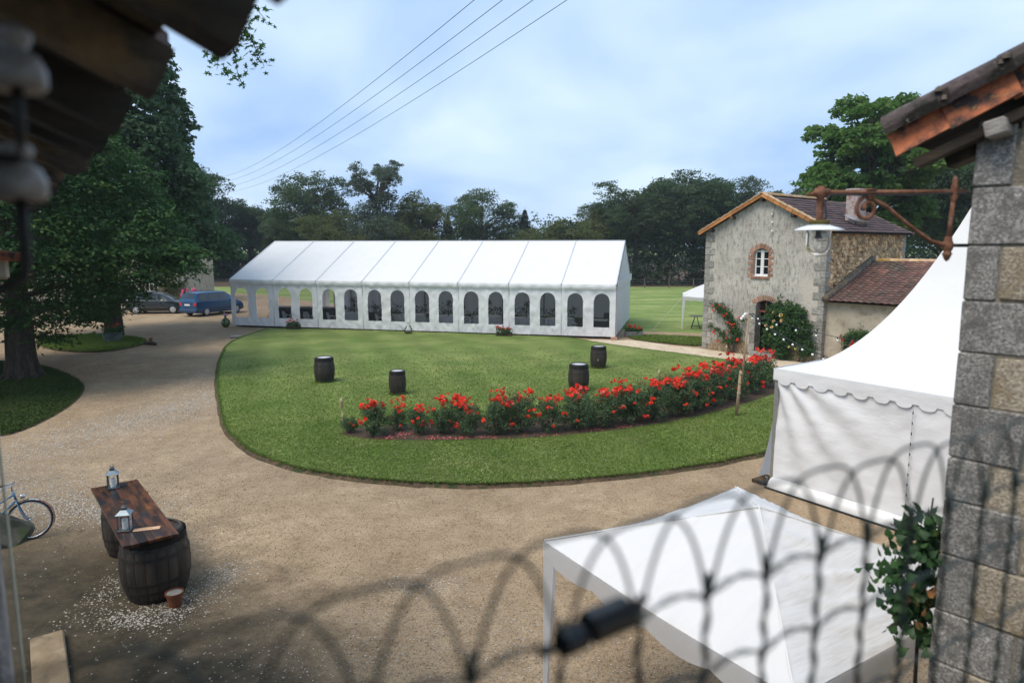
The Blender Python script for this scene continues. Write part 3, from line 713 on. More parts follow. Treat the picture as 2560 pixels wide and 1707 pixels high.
WOODS = [
 ('broad', -26.2, 90, 1.03, .3, 'spreading oak rising behind the left part of the marquee roof, its crown full of gaps'),
 ('stork', -17.2, 88, 1.0, 1.0, 'tallest tree behind the marquee, with a small tuft of crown above a bare neck'),
 ('olive', -12.4, 89, 1.02, 2.1, 'olive green rounded tree just right of the tallest tree behind the marquee'),
 ('olive', -21.9, 84, .80, 4.0, 'yellowish green tree low in front of the tallest tree behind the marquee'),
 ('bush', -9.3, 86, 1.02, .5, 'pale rounded willow bush showing above the middle of the marquee ridge'),
 ('fir', -8.6, 93, .92, .0, 'small dark fir between the pale willow bush and the round oak'),
 ('broad', -3.9, 92, .88, 2.6, 'round oak standing alone behind the middle of the marquee ridge'),
 ('fir', 1.7, 92, 1.0, 1.3, 'single pointed fir standing in the gap behind the marquee ridge'),
 ('bush', 5.0, 90, 1.36, 2.0, 'low light green bush in the gap right of the pointed fir'),
 ('bush', 8.3, 91, 1.55, 3.0, 'medium bushy tree left of the right hand wood, above the marquee end'),
 ('olive', 11.6, 93, .84, 1.1, 'fresh green tree at the left foot of the wood beside the stone house'),
 ('airy', 16.2, 90, 1.0, .9, 'see-through oak with pale leaves above the right end of the marquee'),
 ('dense', 23.6, 89, 1.0, 2.2, 'biggest dark oak of the wood left of the stone house gable'),
 ('tall', 29.8, 91, .86, .4, 'narrow oak just left of the gable apex of the stone house'),
 ('airy', 34.6, 90, 1.03, 3.3, 'oak crown showing behind the gable apex of the stone house'),
 ('dense', 37.5, 58, .92, 1.2, 'dark leafy tree seen between the lamp bracket and the stone pier'),
 ('broad', 40.2, 64, 1.10, 2.2, 'feathery tree topping the gap under the roof tiles of the pier'),
 ('dense', -46.5, 98, 1.12, 1.7, 'dark wood-edge tree behind the parked cars at far left'),
 ('dense', -39.5, 104, .80, 4.4, 'lower dark tree right of the wood-edge tree behind the cars'),
 ('olive', -40, 128, 1.0, 2.7, 'distant hazy green tree left of the marquee ridge end'),
 ('bush', -33.5, 126, 1.75, .7, 'distant pale tree just left of the marquee ridge end'),
 ('dense', 14.0, 95, .80, 5.0, 'dark tree filling behind the marquee right gable'),
 ('dense', 20.0, 93, .86, 3.7, 'dark tree filling the wood behind the meadow gazebo'),
 ('dense', 29.0, 95, .84, .9, 'dark tree filling the wood just behind the gable left slope'),
 ('dense', -31.5, 97, .62, 3.1, 'low dark tree between the distant pale tree and the spreading oak'),
 ('olive', -.6, 95, .62, 1.9, 'low tree filling the gap under the round oak behind the ridge'),
 ('olive', -14.8, 94, .86, 5.2, 'grey green tree filling behind the olive tree and the tallest tree'),
]
for k, X, Y, sc, rz, lab in WOODS:
    cr, tk = VAR[k]; t = tree(lab, (X, Y, -.03), cr, tk, None, None, 'trees of the wood beyond the meadow', rz); t.scale = (sc, sc, sc)
# chestnut behind the house
V, F, L = lobed_crown(1.2, 15.4, 5.3, 64, 25, 26, .36, .8, 35, 1, (.18, .30))
tree('tall bright green chestnut standing behind the stone house', (24.0, 46.5, 0), (V, F), branchy_trunk(3, L, .42, top=14.5), M['leaf_chestnut'], M['bark'])
# undergrowth of the wood
g = np.random.default_rng(77); n = 2600
ux = g.uniform(-62, 62, n); uy = np.where(ux < -30, 101, 84 + 4.5 * g.random(n)) + g.normal(0, 1.2, n) + 3; uz = g.random(n) ** 1.2 * (4.2 + 1.5 * np.sin(ux * .35) + 1.0 * np.sin(ux * .9 + 1) + 2.2 * (ux > 6))
V, F = clump_leaves(np.stack([ux, uy, np.abs(uz)], 1), 1.2, 24, .42, .6, .2, .45, .6)
setp(link('undergrowth', npmesh('undergrowth', V, F, M['leaf_under'])), kind='stuff')
n = 1600; ux = g.uniform(-150, 150, n); uy = 150 + g.normal(0, 4, n); uz = g.random(n) * (9.5 + 1.5 * np.sin(ux * .11) + 1.2 * np.sin(ux * .31))
V, F = clump_leaves(np.stack([ux, uy, uz], 1), 2.6, 20, .8, .7, .2, .5, .6)
setp(link('far_wood', npmesh('far_wood', V, F, M['leaf_oak3'])), kind='stuff')

# branch of a maple hanging in from above the left roof
sg = MB(); tips = []
sg.tube([(-4.5, .5, 0), (-4.0, .4, 4), (-2.2, .2, 8), (.2, -.1, 11)], [.3, .25, .18, .07], 9)
sg.tube([(-2.4, .2, 7.6), (1.4, 0, 9.9), (3.8, -.1, 10.0), (4.55, -.1, 9.3), (4.75, -.1, 8.6)], [.12, .09, .06, .03, .012], 7)
g = np.random.default_rng(9)
sprays = [((4.2, -.1, 9.75), (5.05, -.2, 9.25)), ((4.4, -.1, 9.5), (5.25, -.1, 8.72)), ((4.5, -.1, 9.4), (4.9, -.3, 8.3)), ((4.6, -.1, 9.1), (4.35, 0, 7.95)), ((4.7, -.1, 8.9), (5.15, 0, 8.0)), ((4.6, -.1, 9.0), (4.75, -.1, 7.72)), ((4.5, 0, 9.4), (4.2, .2, 8.2))]
pl = []
for a, b in sprays:
    a, b = np.array(a), np.array(b); sg.tube([a, (a + b) / 2 + np.array([0, 0, .08]), b], [.014, .009, .004], 5, False)
    for t in np.linspace(.2, 1, 85): pl.append(a + (b - a) * t + g.normal(0, .085, 3))
for a in g.uniform(0, 2 * pi, 900):
    r = 2.6 * sqrt(g.random()); pl.append(np.array([.9 + r * cos(a), r * sin(a), 10.4 + g.normal(0, .9)]))
pl = np.array(pl); Nn = unit(g.normal(0, .5, (len(pl), 3)) + np.array([0, -.5, .6])); t = unit(np.cross(Nn, g.normal(0, 1, (len(pl), 3)))); b = np.cross(Nn, t)
V = np.empty((len(pl), 11, 3)); sz = g.uniform(.075, .115, len(pl))[:, None]
V[:, 10] = pl + Nn * sz * .12
for k in range(10):
    a = k * 2 * pi / 10; rr = .62 if k % 2 == 0 else .24
    V[:, k] = pl + (t * cos(a) + b * sin(a)) * sz * rr
F = np.concatenate([np.arange(len(pl))[:, None] * 11 + np.array([[k, (k + 1) % 10, 10]]) for k in range(10)], 0)
tree('maple branch with star-shaped leaves hanging in above the left roof edge', (-9.35, 12.1, 0), (V.reshape(-1, 3), F), sg, M['leaf_maple'], M['bark_pale'])

# ================================================================== MARQUEE
ORD = ['first', 'second', 'third', 'fourth', 'fifth', 'sixth', 'seventh', 'eighth', 'ninth', 'tenth', 'eleventh', 'twelfth', 'thirteenth', 'fourteenth', 'fifteenth', 'sixteenth']
MQ = Vector((-17.3, 42.05, 0)); MQR = atan2(-.24056, .97063); ML, MW, ME, MR, MBs = 23.54, 10.0, 2.93, 5.28, .13
BAY = ML / 8
mq = thing('marquee', 'long white frame marquee with a row of arched clear windows', 'marquee', MQ, MQR)
def loc2w(o, rz, x, y, z=0): return Vector((o.x + x * cos(rz) - y * sin(rz), o.y + x * sin(rz) + y * cos(rz), z))
def mqw(x, y, z=0): return loc2w(MQ, MQR, x, y, z)
def nz(a, b, c=0.0): return mnoise.noise(Vector((a, b, c)))
for i in range(8):
    x0, x1 = i * BAY + .03, (i + 1) * BAY - .03
    for side in (0, 1):
        def rf(u, v, side=side, i=i):
            x = x0 + (x1 - x0) * u; y = -.08 + (MW / 2 + .08) * v
            z = ME + (MR - ME) * v - .035 * sin(pi * u) * sin(pi * v) + .006 * nz(x * 2, v * 4, i)
            return (x, y if side == 0 else MW - y, z)
        MB().grid(rf, 10, 8).build('roof_panel', M['canvas'], mq, True)
        # scalloped valance hung from the eave
        y = -.13 if side == 0 else MW + .13
        def vl(u, v, y=y, i=i):
            x = x0 + (x1 - x0) * u; dz = .25 + .022 * abs(sin(u * pi * 11)) ** .6
            return (x, y + (.02 * sin(u * 23 + i) + .02 * nz(x * 3, v * 2, 3)) * v * (1 if side else -1) + .03 * sin(v * pi) * (1 if side else -1), ME + .015 - dz * v)
        MB().grid(vl, 88, 4).build('valance', M['canvas_wall'], mq, True)
for i in range(9):
    x = i * BAY
    for side in (0, 1):
        b = MB(); y0 = -.06 if side == 0 else MW + .06
        b.bar((x, y0, ME + .02), (x, MW / 2, MR + .02), .055, .03); b.build('roof_rail', M['rail'], mq)
        b = MB(); yy = .06 if side == 0 else MW - .06
        b.box((x + (.06 if i == 0 else -.06 if i == 8 else 0), yy, (ME + MBs) / 2), (.10, .08, ME - MBs)); b.build('upright', M['alu'], mq)
    b = MB()
    for side in (0, 1):
        b.bar((x, .06 if side == 0 else MW - .06, ME - .1), (x, MW / 2, MR - .1), .08, .12)
    b.build('roof_beam', M['alu'], mq)
b = MB(); b.bar((0, MW / 2, MR + .015), (ML, MW / 2, MR + .015), .07, .04); b.build('ridge_rail', M['rail'], mq)
# front wall: one panel per bay, each with two arched openings and clear panes
WC, WWD, WZ0, WZ1 = (.76, 2.19), .86, .63, 2.45
def fold(x, z, i):
    e = min(x, BAY - x); zz = (z - MBs) / (ME - MBs)
    return -.012 - .040 * sin(pi * min(1, zz * 1.0)) * (1 + nz(x * 1.3, z * 1.5, i)) - .038 * nz(x * 4 + z * 2, z * 3.2, i + 7) * min(1, e * 4) - .020 * nz(x * 9 - z * 6, z * 3, i + 2)
for i in range(8):
    cols = [0.0]
    for c_ in WC:
        cols += list(np.linspace(cols[-1], c_ - WWD / 2, 7))[1:]
        cols += list(np.linspace(c_ - WWD / 2, c_ + WWD / 2, 15))[1:]
    cols += list(np.linspace(cols[-1], BAY, 7))[1:]
    b = MB()
    def arch(x):
        for c_ in WC:
            d = abs(x - c_)
            if d <= WWD / 2 + 1e-6: return WZ1 - WWD / 2 + sqrt(max(0, (WWD / 2) ** 2 - d * d))
        return None
    def strip_(xa, xb, za, zb, n):
        b.add([(i * BAY + x, fold(x, z, i), z) for k in range(n + 1) for x, z in ((xa, za[0] + (za[1] - za[0]) * k / n), (xb, zb[0] + (zb[1] - zb[0]) * k / n))],
              [(2 * k, 2 * k + 1, 2 * k + 3, 2 * k + 2) for k in range(n)])
    for xa, xb in zip(cols, cols[1:]):
        mid = (xa + xb) / 2
        if arch(mid) is None: strip_(xa, xb, (MBs, ME), (MBs, ME), 24)
        else:
            strip_(xa, xb, (MBs, WZ0), (MBs, WZ0), 5); strip_(xa, xb, (arch(xa), ME), (arch(xb), ME), 8)
    wp = b.build('wall_panel', M['canvas_wall'], mq, True)
    for c_ in WC:
        pts = [(c_ - WWD / 2 - .01, WZ0 - .01), (c_ + WWD / 2 + .01, WZ0 - .01)] + [(c_ + (WWD / 2 + .01) * cos(a), WZ1 - WWD / 2 + (WWD / 2 + .01) * sin(a)) for a in np.linspace(0, pi, 15)]
        MB().add([(i * BAY + x, .0, z) for x, z in pts], [tuple(range(len(pts)))]).build('window', M['pane'], wp)
    if i: # laced joint between panels
        j = MB(); j.bar((i * BAY, -.045, MBs), (i * BAY, -.045, ME - .24), .012, .012); j.build('lacing', M['alu'], mq)
# back wall: open bays with drawn curtains on the left, closed further right
for i in range(8):
    segs = [(0, 1.15), (1.5, BAY)] if i == 0 else [(.0, .7), (1.05, 2.5)] if i == 1 else [(0, BAY)]
    for xa, xb in segs:
        def bw(u, v): return (i * BAY + xa + (xb - xa) * u, MW - .02 + .05 * sin(u * (xb - xa) * 9), MBs + (ME - MBs) * v)
        MB().grid(bw, 14, 6).build('back_wall_panel', M['canvas_wall'], mq, True)
# right gable, in upright folds, with its own valance
def gz(t): return ME + (MR - ME) * (1 - abs(2 * t - 1))
for k in range(5):
    t0, t1 = k / 5, (k + 1) / 5
    def gl(u, v, t0=t0, t1=t1):
        t = t0 + (t1 - t0) * u; return (ML + .015 + .03 * nz(t * 22, v * 2, 3) + .02 * sin(t * 60), t * MW, MBs + .02 + (ME - MBs) * v)
    MB().grid(gl, 16, 8).build('end_wall_panel', M['canvas_wall'], mq, True)
def gt(u, v): return (ML + .02 + .012 * sin(u * 50), u * MW, ME + (gz(u) - ME) * v)
MB().grid(gt, 30, 5).build('gable_panel', M['canvas_wall'], mq, True)
def gv(u, v): return (ML + .09 + .025 * nz(u * 20, v, 8) * v, -.1 + u * (MW + .2), ME + .22 - (.42 + .03 * abs(sin(u * 36))) * v)
MB().grid(gv, 110, 3).build('end_valance', M['canvas_wall'], mq, True)
def gt2(u, v): return (-.02, u * MW, ME + (gz(u) - ME) * v)
MB().grid(gt2, 10, 3).build('gable_panel', M['canvas_wall'], mq, True)
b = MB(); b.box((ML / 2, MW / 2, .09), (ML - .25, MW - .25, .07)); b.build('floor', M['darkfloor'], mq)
for k, x in enumerate((3.1, 5.9, 8.6, 11.6, 14.8, 17.4, 19.3, 20.9, 22.4)):
    b = MB(); b.box((x, .10, .028), (.22, .2, .055)); b.build('packing_block', M['timber_dark'], mq)
bk = MB(); bk.cbox((0, 0, .06), (.34, .18, .12), .01); setp(bk.build('brick_block', M['brick']), 'red brick block under the right front corner of the marquee', 'brick')
bpy.data.objects['brick_block'].location = mqw(ML - .05, -.07); bpy.data.objects['brick_block'].rotation_euler = (0, 0, MQR)

# furniture seen through the windows
def make_chair():
    t = thing('plastic_chair', 'white plastic garden chair', 'chair', (0, 0, 0), 0, 'white chairs inside the marquee')
    b = MB(); b.cbox((0, 0, .43), (.46, .45, .035), .012); b.build('seat', M['plastic_white'], t)
    b = MB(); b.tube([(-.22, .21, .42), (-.23, .27, .70), (-.15, .31, .87), (.15, .31, .87), (.23, .27, .70), (.22, .21, .42)], .022, 6)
    b.build('back_frame', M['plastic_white'], t, True)
    for k in range(6):
        x = -.15 + k * .06; MB().bar((x, .215, .44), (x, .30, .86), .03, .012).build('slat', M['plastic_white'], t)
    for sx in (-1, 1):
        b = MB(); b.bar((sx * .2, -.2, .42), (sx * .25, -.24, 0), .045, .03); b.build('leg', M['plastic_white'], t)
        b = MB(); b.bar((sx * .2, .2, .42), (sx * .25, .28, 0), .045, .03); b.build('leg', M['plastic_white'], t)
        b = MB(); b.tube([(sx * .23, .24, .66), (sx * .27, -.05, .66), (sx * .26, -.2, .62), (sx * .22, -.2, .43)], .018, 5); b.build('armrest', M['plastic_white'], t, True)
    return t
ch0 = make_chair(); chair_n = [0]
def chair(w, dx, y, rz, lab):
    y -= .18
    """chair inside the marquee behind window w"""
    x = (w // 2) * BAY + WC[w % 2] + dx; p = mqw(x, y, .125)
    if chair_n[0] == 0: c = ch0; c.location = p; c.rotation_euler = (0, 0, MQR + rz); c['label'] = lab
    else: dup(ch0, p, MQR + rz, lab)
    chair_n[0] += 1
W_ = 'marquee window from the left'
for w, cs in {1: [(.28, .75, -1.7)], 2: [(-.22, .8, 2.6), (.26, .75, 3.6)], 3: [(-.2, .8, 2.9), (.22, .95, 4.2)], 4: [(-.16, .8, 2.4), (.32, .8, 3.9)], 6: [(.1, .75, 2.3), (.35, 1.2, 3.9)], 7: [(-.25, 1.0, 2.7), (.12, .8, 1.9)],
              8: [(-.02, .75, 2.7), (.36, .8, 3.6)], 9: [(.22, .75, 4.5)], 10: [(-.3, .85, 2.8), (.02, .7, .4)], 11: [(-.22, .75, 1.9)], 12: [(.08, .7, 2.6), (.32, .8, 1.7)], 13: [(-.3, .9, 2.9), (.05, .7, .2)], 14: [(-.22, .75, 1.9)]}.items():
    for k, (dx, y, rz) in enumerate(cs):
        which = 'only white plastic chair behind' if len(cs) == 1 else ('left of two white plastic chairs behind' if k == 0 else 'right of two white plastic chairs behind')
        chair(w, dx, y, rz, f'{which} the {ORD[w]} {W_}')
def rtable():
    t = thing('round_table', 'x', 'table', (0, 0, 0), 0, 'round tables inside the marquee')
    MB().lathe([(0, .735), (.80, .735), (.80, .70), (0, .70)], 28).build('table_top', M['plastic_white'], t)
    b = MB()
    def cl(u, v):
        a = 2 * pi * u; r = .815 + (.08 + .05 * sin(a * 12)) * v; return (r * cos(a), r * sin(a), .742 - .70 * v)
    b.grid(cl, 72, 5); b.add([(.815 * cos(2 * pi * k / 36), .815 * sin(2 * pi * k / 36), .742) for k in range(36)], [tuple(range(36))])
    b.build('tablecloth', M['cloth'], t, True, 40)
    MB().lathe([(.06, 0), (.06, .70)], 8).build('pedestal', M['alu'], t)
    return t
tb0 = rtable()
TB = [(7, .1, 1.9), (9, -.45, 1.7), (10, .35, 2.1), (12, -.15, 1.75), (13, .38, 1.8), (4, .5, 2.2)]
cp0 = thing('centrepiece', 'x', 'centrepiece', (0, 0, 0), 0, 'table centrepieces inside the marquee')
MB().lathe([(.09, 0), (.03, .03), (.018, .08), (.016, .62), (.05, .66), (.06, .72)], 10).build('stand', M['iron'], cp0, True)
Cc = np.array([(rng.normal(0, .1), rng.normal(0, .1), .78 + rng.normal(0, .07)) for _ in range(18)]); Vv, Ff = clump_leaves(Cc, .10, 7, .11, .8, .9, .4, .3)
link('foliage', npmesh('foliage', Vv, Ff, M['leaf_under']), cp0)
for k, (w, dx, y) in enumerate(TB):
    x = (w // 2) * BAY + WC[w % 2] + dx; p = mqw(x, y, .125); pos = 'near' if y < 3 else 'far'
    lab = f'white clothed round table on the {pos} side behind the {ORD[w]} {W_}'
    lc = f'dark leafy centrepiece on a stand behind the {ORD[w]} {W_}'
    if k == 0: tb0.location = p; tb0['label'] = lab; cp0.location = p + Vector((0, 0, .742)); cp0['label'] = lc
    else:
        dup(tb0, p, k * .7, lab); dup(cp0, p + Vector((0, 0, .742)), k, lc)
def solid(name, label, cat, mb, mat, loc=(0, 0, 0), rz=0, smooth=False, group=None, ang=None):
    o = mb.build(name, mat, None, smooth, ang); o.location = loc; o.rotation_euler = (0, 0, rz); return setp(o, label, cat, group)
bar = thing('bar_counter', 'long dark bar counter behind the second to fourth marquee windows', 'counter', mqw(1.7, 1.9, .125), MQR + .02)
b = MB(); b.box((2.2, 0, .5), (4.6, .55, 1.0)); b.build('front', M['navy'], bar); b = MB(); b.box((2.2, -.05, 1.02), (4.75, .75, .05)); b.build('counter_top', M['alu'], bar)
sc_ = thing('added_plant_screen', 'made-up dark row of greenery behind the tables, seen through the marquee windows', 'plants', mqw(13.2, 3.6, .125), MQR)  # invented dark backdrop added behind the tables
MB().box((0, 0, .22), (15.6, .5, .44)).build('planter', M['navy'], sc_)
Cq = np.stack([rng.uniform(-7.7, 7.7, 420), rng.normal(0, .2, 420), .45 + .75 * rng.random(420) ** 1.6], 1); Vv, Ff = clump_leaves(Cq, .2, 10, .16, .8, .6, .4, .3)
link('foliage', npmesh('foliage', Vv, Ff, M['leaf_under']), sc_)
ft = thing('buffet_table', 'dark clothed buffet table behind the last arched marquee window', 'table', mqw(ML - 1.0, 1.1, .125), MQR)
b = MB(); b.box((0, 0, .38), (1.3, .8, .76)); b.build('skirt', M['navy'], ft); b = MB(); b.cbox((-.1, -.05, .785), (1.15, .7, .05), .02); b.build('cover', M['cloth'], ft)
bx = MB(); bx.cbox((0, 0, .30), (.75, .5, .6), .04); solid('equipment_case', 'dark case standing behind the buffet table in the last marquee window', 'case', bx, M['navy'], mqw(ML - .45, 1.9, .125 + .5), MQR)
st = MB(); st.box((0, 0, .25), (.8, .6, .5)); solid('stage_block', 'low dark plinth under the case at the marquee right end', 'plinth', st, M['darkfloor'], mqw(ML - .45, 1.9, .125), MQR)

# ================================================================== PAGODA TENT (right)
PC = Vector((5.44, 13.8, 0)); PR = atan2(-.818, .575); PS, PE, PK = 5.0, 2.5, 6.1
pg = thing('pagoda_tent', 'white pagoda tent with a swept pointed roof and scalloped edge', 'tent', PC, PR)
def pgw(x, y, z=0): return loc2w(PC, PR, x, y, z)
prof = lambda d: PE + (PK - PE) * (1 - d) ** 2.15      # d = 1 at the eave, 0 at the peak
c0 = Vector((PS / 2, PS / 2))
cor = [Vector((-.03, -.03)), Vector((PS + .03, -.03)), Vector((PS + .03, PS + .03)), Vector((-.03, PS + .03))]
for k in range(4):
    a, b2 = cor[k], cor[(k + 1) % 4]
    def pf(u, v, a=a, b2=b2):
        e = a.lerp(b2, u); q = e.lerp(c0, v); return (q.x, q.y, prof(1 - v) - .05 * sin(pi * u) * (1 - v) * v * 2)
    MB().grid(pf, 14, 20).build('roof_panel', M['canvas'], pg, True)
    d = (b2 - a).normalized(); n2 = Vector((d.y, -d.x))
    def pv(u, v, a=a, b2=b2, n2=n2, k=k):
        e = a.lerp(b2, u); s = u * 13.0 % 1.0; sc = 0 if s < .28 else sqrt(max(0, 1 - ((s - .64) / .36) ** 2)) * .085
        o = .03 + .014 * nz(u * 9, v * 2, k) * v; return (e.x + n2.x * o, e.y + n2.y * o, PE + .012 - (.235 + sc) * v)
    MB().grid(pv, 208, 3).build('valance', M['canvas_wall'], pg, True)
    b = MB(); b.box((cor[k].x * .97 + c0.x * .03 - .02, cor[k].y * .97 + c0.y * .03 - .02, PE / 2), (.09, .09, PE)); b.build('corner_post', M['alu'], pg)
# front wall: two drapes, laced in the middle, with folds falling from the left corner
for k, (xa, xb) in enumerate(((.07, 2.73), (2.70, PS - .05))):
    def pw(u, v, xa=xa, xb=xb, k=k):
        x = xa + (xb - xa) * u; z = .12 + (PE - .16) * v
        r = atan2(x + .15, (PE + .25 - z)); f = .045 * sin(r * 19) * (1 - .45 * u) * min(1, (PE + .1 - z) * 1.6 + .15) * max(0, 1 - u) ** .5 if k == 0 else .02 * sin(u * 16 + z) * (1 - v)
        return (x, -.01 - .012 * k - .035 * sin(pi * v) * sin(pi * u) - f + .012 * nz(x * 4, z * 5, k), z)
    MB().grid(pw, 70, 40).build('wall_panel', M['canvas_wall'], pg, True)
def flap(u, v):
    x = .05 + (PS - .1) * u; return (x, -.02 - .17 * v - .05 * sin(pi * v), .22 - .20 * v + .03 * sin(v * pi))
MB().grid(flap, 30, 6).build('ground_flap', M['canvas'], pg, True)
b = MB(); b.bar((.0, -.20, .015), (PS, -.20, .015), .06, .03); b.build('base_rail', M['black'], pg)
b = MB(); b.bar((2.72, -.075, .2), (2.72, -.075, PE - .3), .012, .008); b.build('lacing', M['rail'], pg)
b = MB(); b.box((2.72, -.16, .10), (.34, .12, .012)); b.build('foot_plate', M['alu'], pg)
for k in range(11):
    MB().tube([(2.72, -.075, .26 + k * .185), (2.735, -.105, .28 + k * .185), (2.72, -.075, .30 + k * .185)], .010, 5, False).build('lacing_eye', M['black'], pg)
# side wall pulled out at its foot beside the left corner post
def sw(u, v): y = .08 + (PS - .1) * u; return (-.02 - (.34 * (1 - v) ** 2.2) * max(0, 1 - u * 2.2), y, .10 + (PE - .12) * v)
MB().grid(sw, 20, 12).build('side_wall', M['canvas_val'], pg, True)
def bw2(u, v): return (.1 + (PS - .2) * u, PS, .1 + (PE - .1) * v)
MB().grid(bw2, 4, 3).build('back_wall', M['canvas_wall'], pg)
def sw2(u, v): return (PS, .1 + (PS - .2) * u, .1 + (PE - .1) * v)
MB().grid(sw2, 4, 3).build('side_wall', M['canvas_wall'], pg)
b = MB(); b.box((-.10, .0, .05), (.10, .10, .02)); b.tube([(-.09, 0, .05), (-.09, 0, .16), (-.13, 0, .16)], .012, 5); b.build('foot_clamp', M['alu'], pg)
b = MB(); b.box((-.22, .12, .04), (.3, .5, .07)); b.build('floor_edge', M['timber_dark'], pg)

# ================================================================== FOLDING GAZEBOS
def gazebo(label, loc, rz, S_, E_, K_, seed, cols=True):
    t = thing('gazebo', label, 'gazebo', loc, rz)
    cor = [Vector((0, 0)), Vector((S_, 0)), Vector((S_, S_)), Vector((0, S_))]; c0 = Vector((S_ / 2, S_ / 2))
    for k in range(4):
        a, b2 = cor[k], cor[(k + 1) % 4]
        def pf(u, v, a=a, b2=b2, k=k):
            e = a.lerp(b2, u); q = e.lerp(c0, v); x, y = q
            sag = .07 * sin(pi * u) ** 1.2 * (1 - v) ** 1.3; edge = .05 * sin(pi * u) * (1 - v)
            r = .026 * nz(x * 2.2 + y * 5, y * 1.4 - x, seed + k) * (1 - v) + .010 * nz(x * 7, y * 7, seed) + .055 * (1 - abs(sin((x * .5 + y * 2.2 + 1.2 * nz(x * .8, y * .8, 2)) * 4.6))) ** 3 * max(0, .3 + nz(x * .9, y * .9, seed + 9)) * (1 if k in (0, 1) else .5)
            d = (e - c0); ins = 1 - .035 * sin(pi * u) * (1 - v); q = c0 + (q - c0) * ins
            return (q.x, q.y, E_ + (K_ - E_) * v ** .95 - sag + r * (1 if 0 < v < 1 else 0))
        MB().grid(pf, 60, 44).build('canopy_panel', M['canvas_gaz'], t, True)
        d = (b2 - a).normalized(); n2 = Vector((d.y, -d.x))
        def pv(u, v, a=a, b2=b2, n2=n2):
            e = a.lerp(b2, u); e = c0 + (e - c0) * (1 - .035 * sin(pi * u)); z0 = E_ - .07 * sin(pi * u) ** 1.2
            dz = .20 + .06 * (1 - abs(2 * ((u * 4) % 1) - 1) ** 2) * (.25 if u < .06 or u > .94 else 1) - .05
            return (e.x + n2.x * .012, e.y + n2.y * .012, z0 + .004 - dz * v - .02 * v * (1 if .06 < u < .94 else 0))
        MB().grid(pv, 64, 3).build('valance', M['canvas_val'], t, True)
        b = MB(); b.bar((cor[k].x, cor[k].y, E_ + .014), (c0.x, c0.y, K_ + .012), .016, .012); b.build('hip_seam', M['canvas'], t)
        s = cor[k] + (c0 - cor[k]).normalized() * .04
        b = MB(); b.box((s.x, s.y, E_ / 2), (.035, .035, E_)); b.build('leg', M['plastic_white'], t)
        o = (c0 - cor[k]).normalized()
        if cols: # white fabric sleeve tapering down each leg
            d1 = (cor[(k + 1) % 4] - cor[k]).normalized(); d2 = (cor[k - 1] - cor[k]).normalized(); b = MB(); n = 8; vs = []
            for z, w in ((E_ - .16, .17), (E_ - .9, .12), (.12, .04)):
                for q in (cor[k] + d1 * w, cor[k] + (d1 + d2) * -.004, cor[k] + d2 * w): vs.append((q.x, q.y, z))
            b.add(vs, [(0, 3, 4, 1), (1, 4, 5, 2), (3, 6, 7, 4), (4, 7, 8, 5)]); b.build('leg_sleeve', M['canvas_val'], t)
    b = MB(); b.box((c0.x, c0.y, K_ - .3), (.03, .03, .6)); b.build('centre_pole', M['alu'], t)
    for k in range(4):
        b = MB(); a, b2 = cor[k], cor[(k + 1) % 4]; m = a.lerp(b2, .5)
        for p, q in ((a, m), (m, b2)):
            b.bar((p.x, p.y, E_ - .06), (q.x, q.y, E_ - .30), .02, .012); b.bar((p.x, p.y, E_ - .30), (q.x, q.y, E_ - .06), .02, .012)
        b.xf(Matrix.Translation((c0.x, c0.y, 0)) @ Matrix.Diagonal((.88, .88, 1, 1)) @ Matrix.Translation((-c0.x, -c0.y, 0))); b.build('scissor_frame', M['alu'], t)
    for k in range(2):
        b = MB(); s = cor[0]; b.box((s.x - .005, s.y - .02 , E_ - .05 - .14 * k), (.05, .012, .04)); b.build('strap', M['rail'], t)
    return t
GZ = Vector((.37, 6.70, 0))
gazebo('white folding gazebo close below, seen from above its roof', Vector((1.92, 4.25, 0)), atan2(.535, .845) , 2.96, 1.95, 2.50, 3)
gazebo('white gazebo standing on the meadow at the left edge of the stone house', Vector((10.15, 40.6, 0)), radians(-14), 2.9, 2.0, 2.75, 8)
gy = MB(); gy.tube([(10.15, 40.6, 1.95), (9.3, 40.6, .98), (8.45, 40.6, .02)], .012, 5, False); solid('guy_rope', 'pale guy rope running from the meadow gazebo to the grass', 'rope', gy, M['guy'])
tt = thing('trestle_table', 'trestle table under the meadow gazebo', 'table', (11.9, 41.2, 0), radians(-14))
b = MB(); b.box((0, 0, .76), (2.2, .75, .035)); b.build('table_top', M['timber_grey'], tt)
for sx in (-.72, .72):
    b = MB()
    for sy in (-1, 1):
        for q in (-.16, .16): b.bar((sx + q * .3, sy * .06, .74), (sx + q * 1.6, sy * .33, 0), .03, .03)
    b.bar((sx - .2, 0, .14), (sx + .2, 0, .14), .02, .02); b.build('trestle', M['iron'], tt)

# ================================================================== STONE HOUSE
HR = radians(-50); HO = Vector((9.34, 33.13, 0)); HW, HD, HE, HA = 5.84, 8.1, 5.62, 7.12
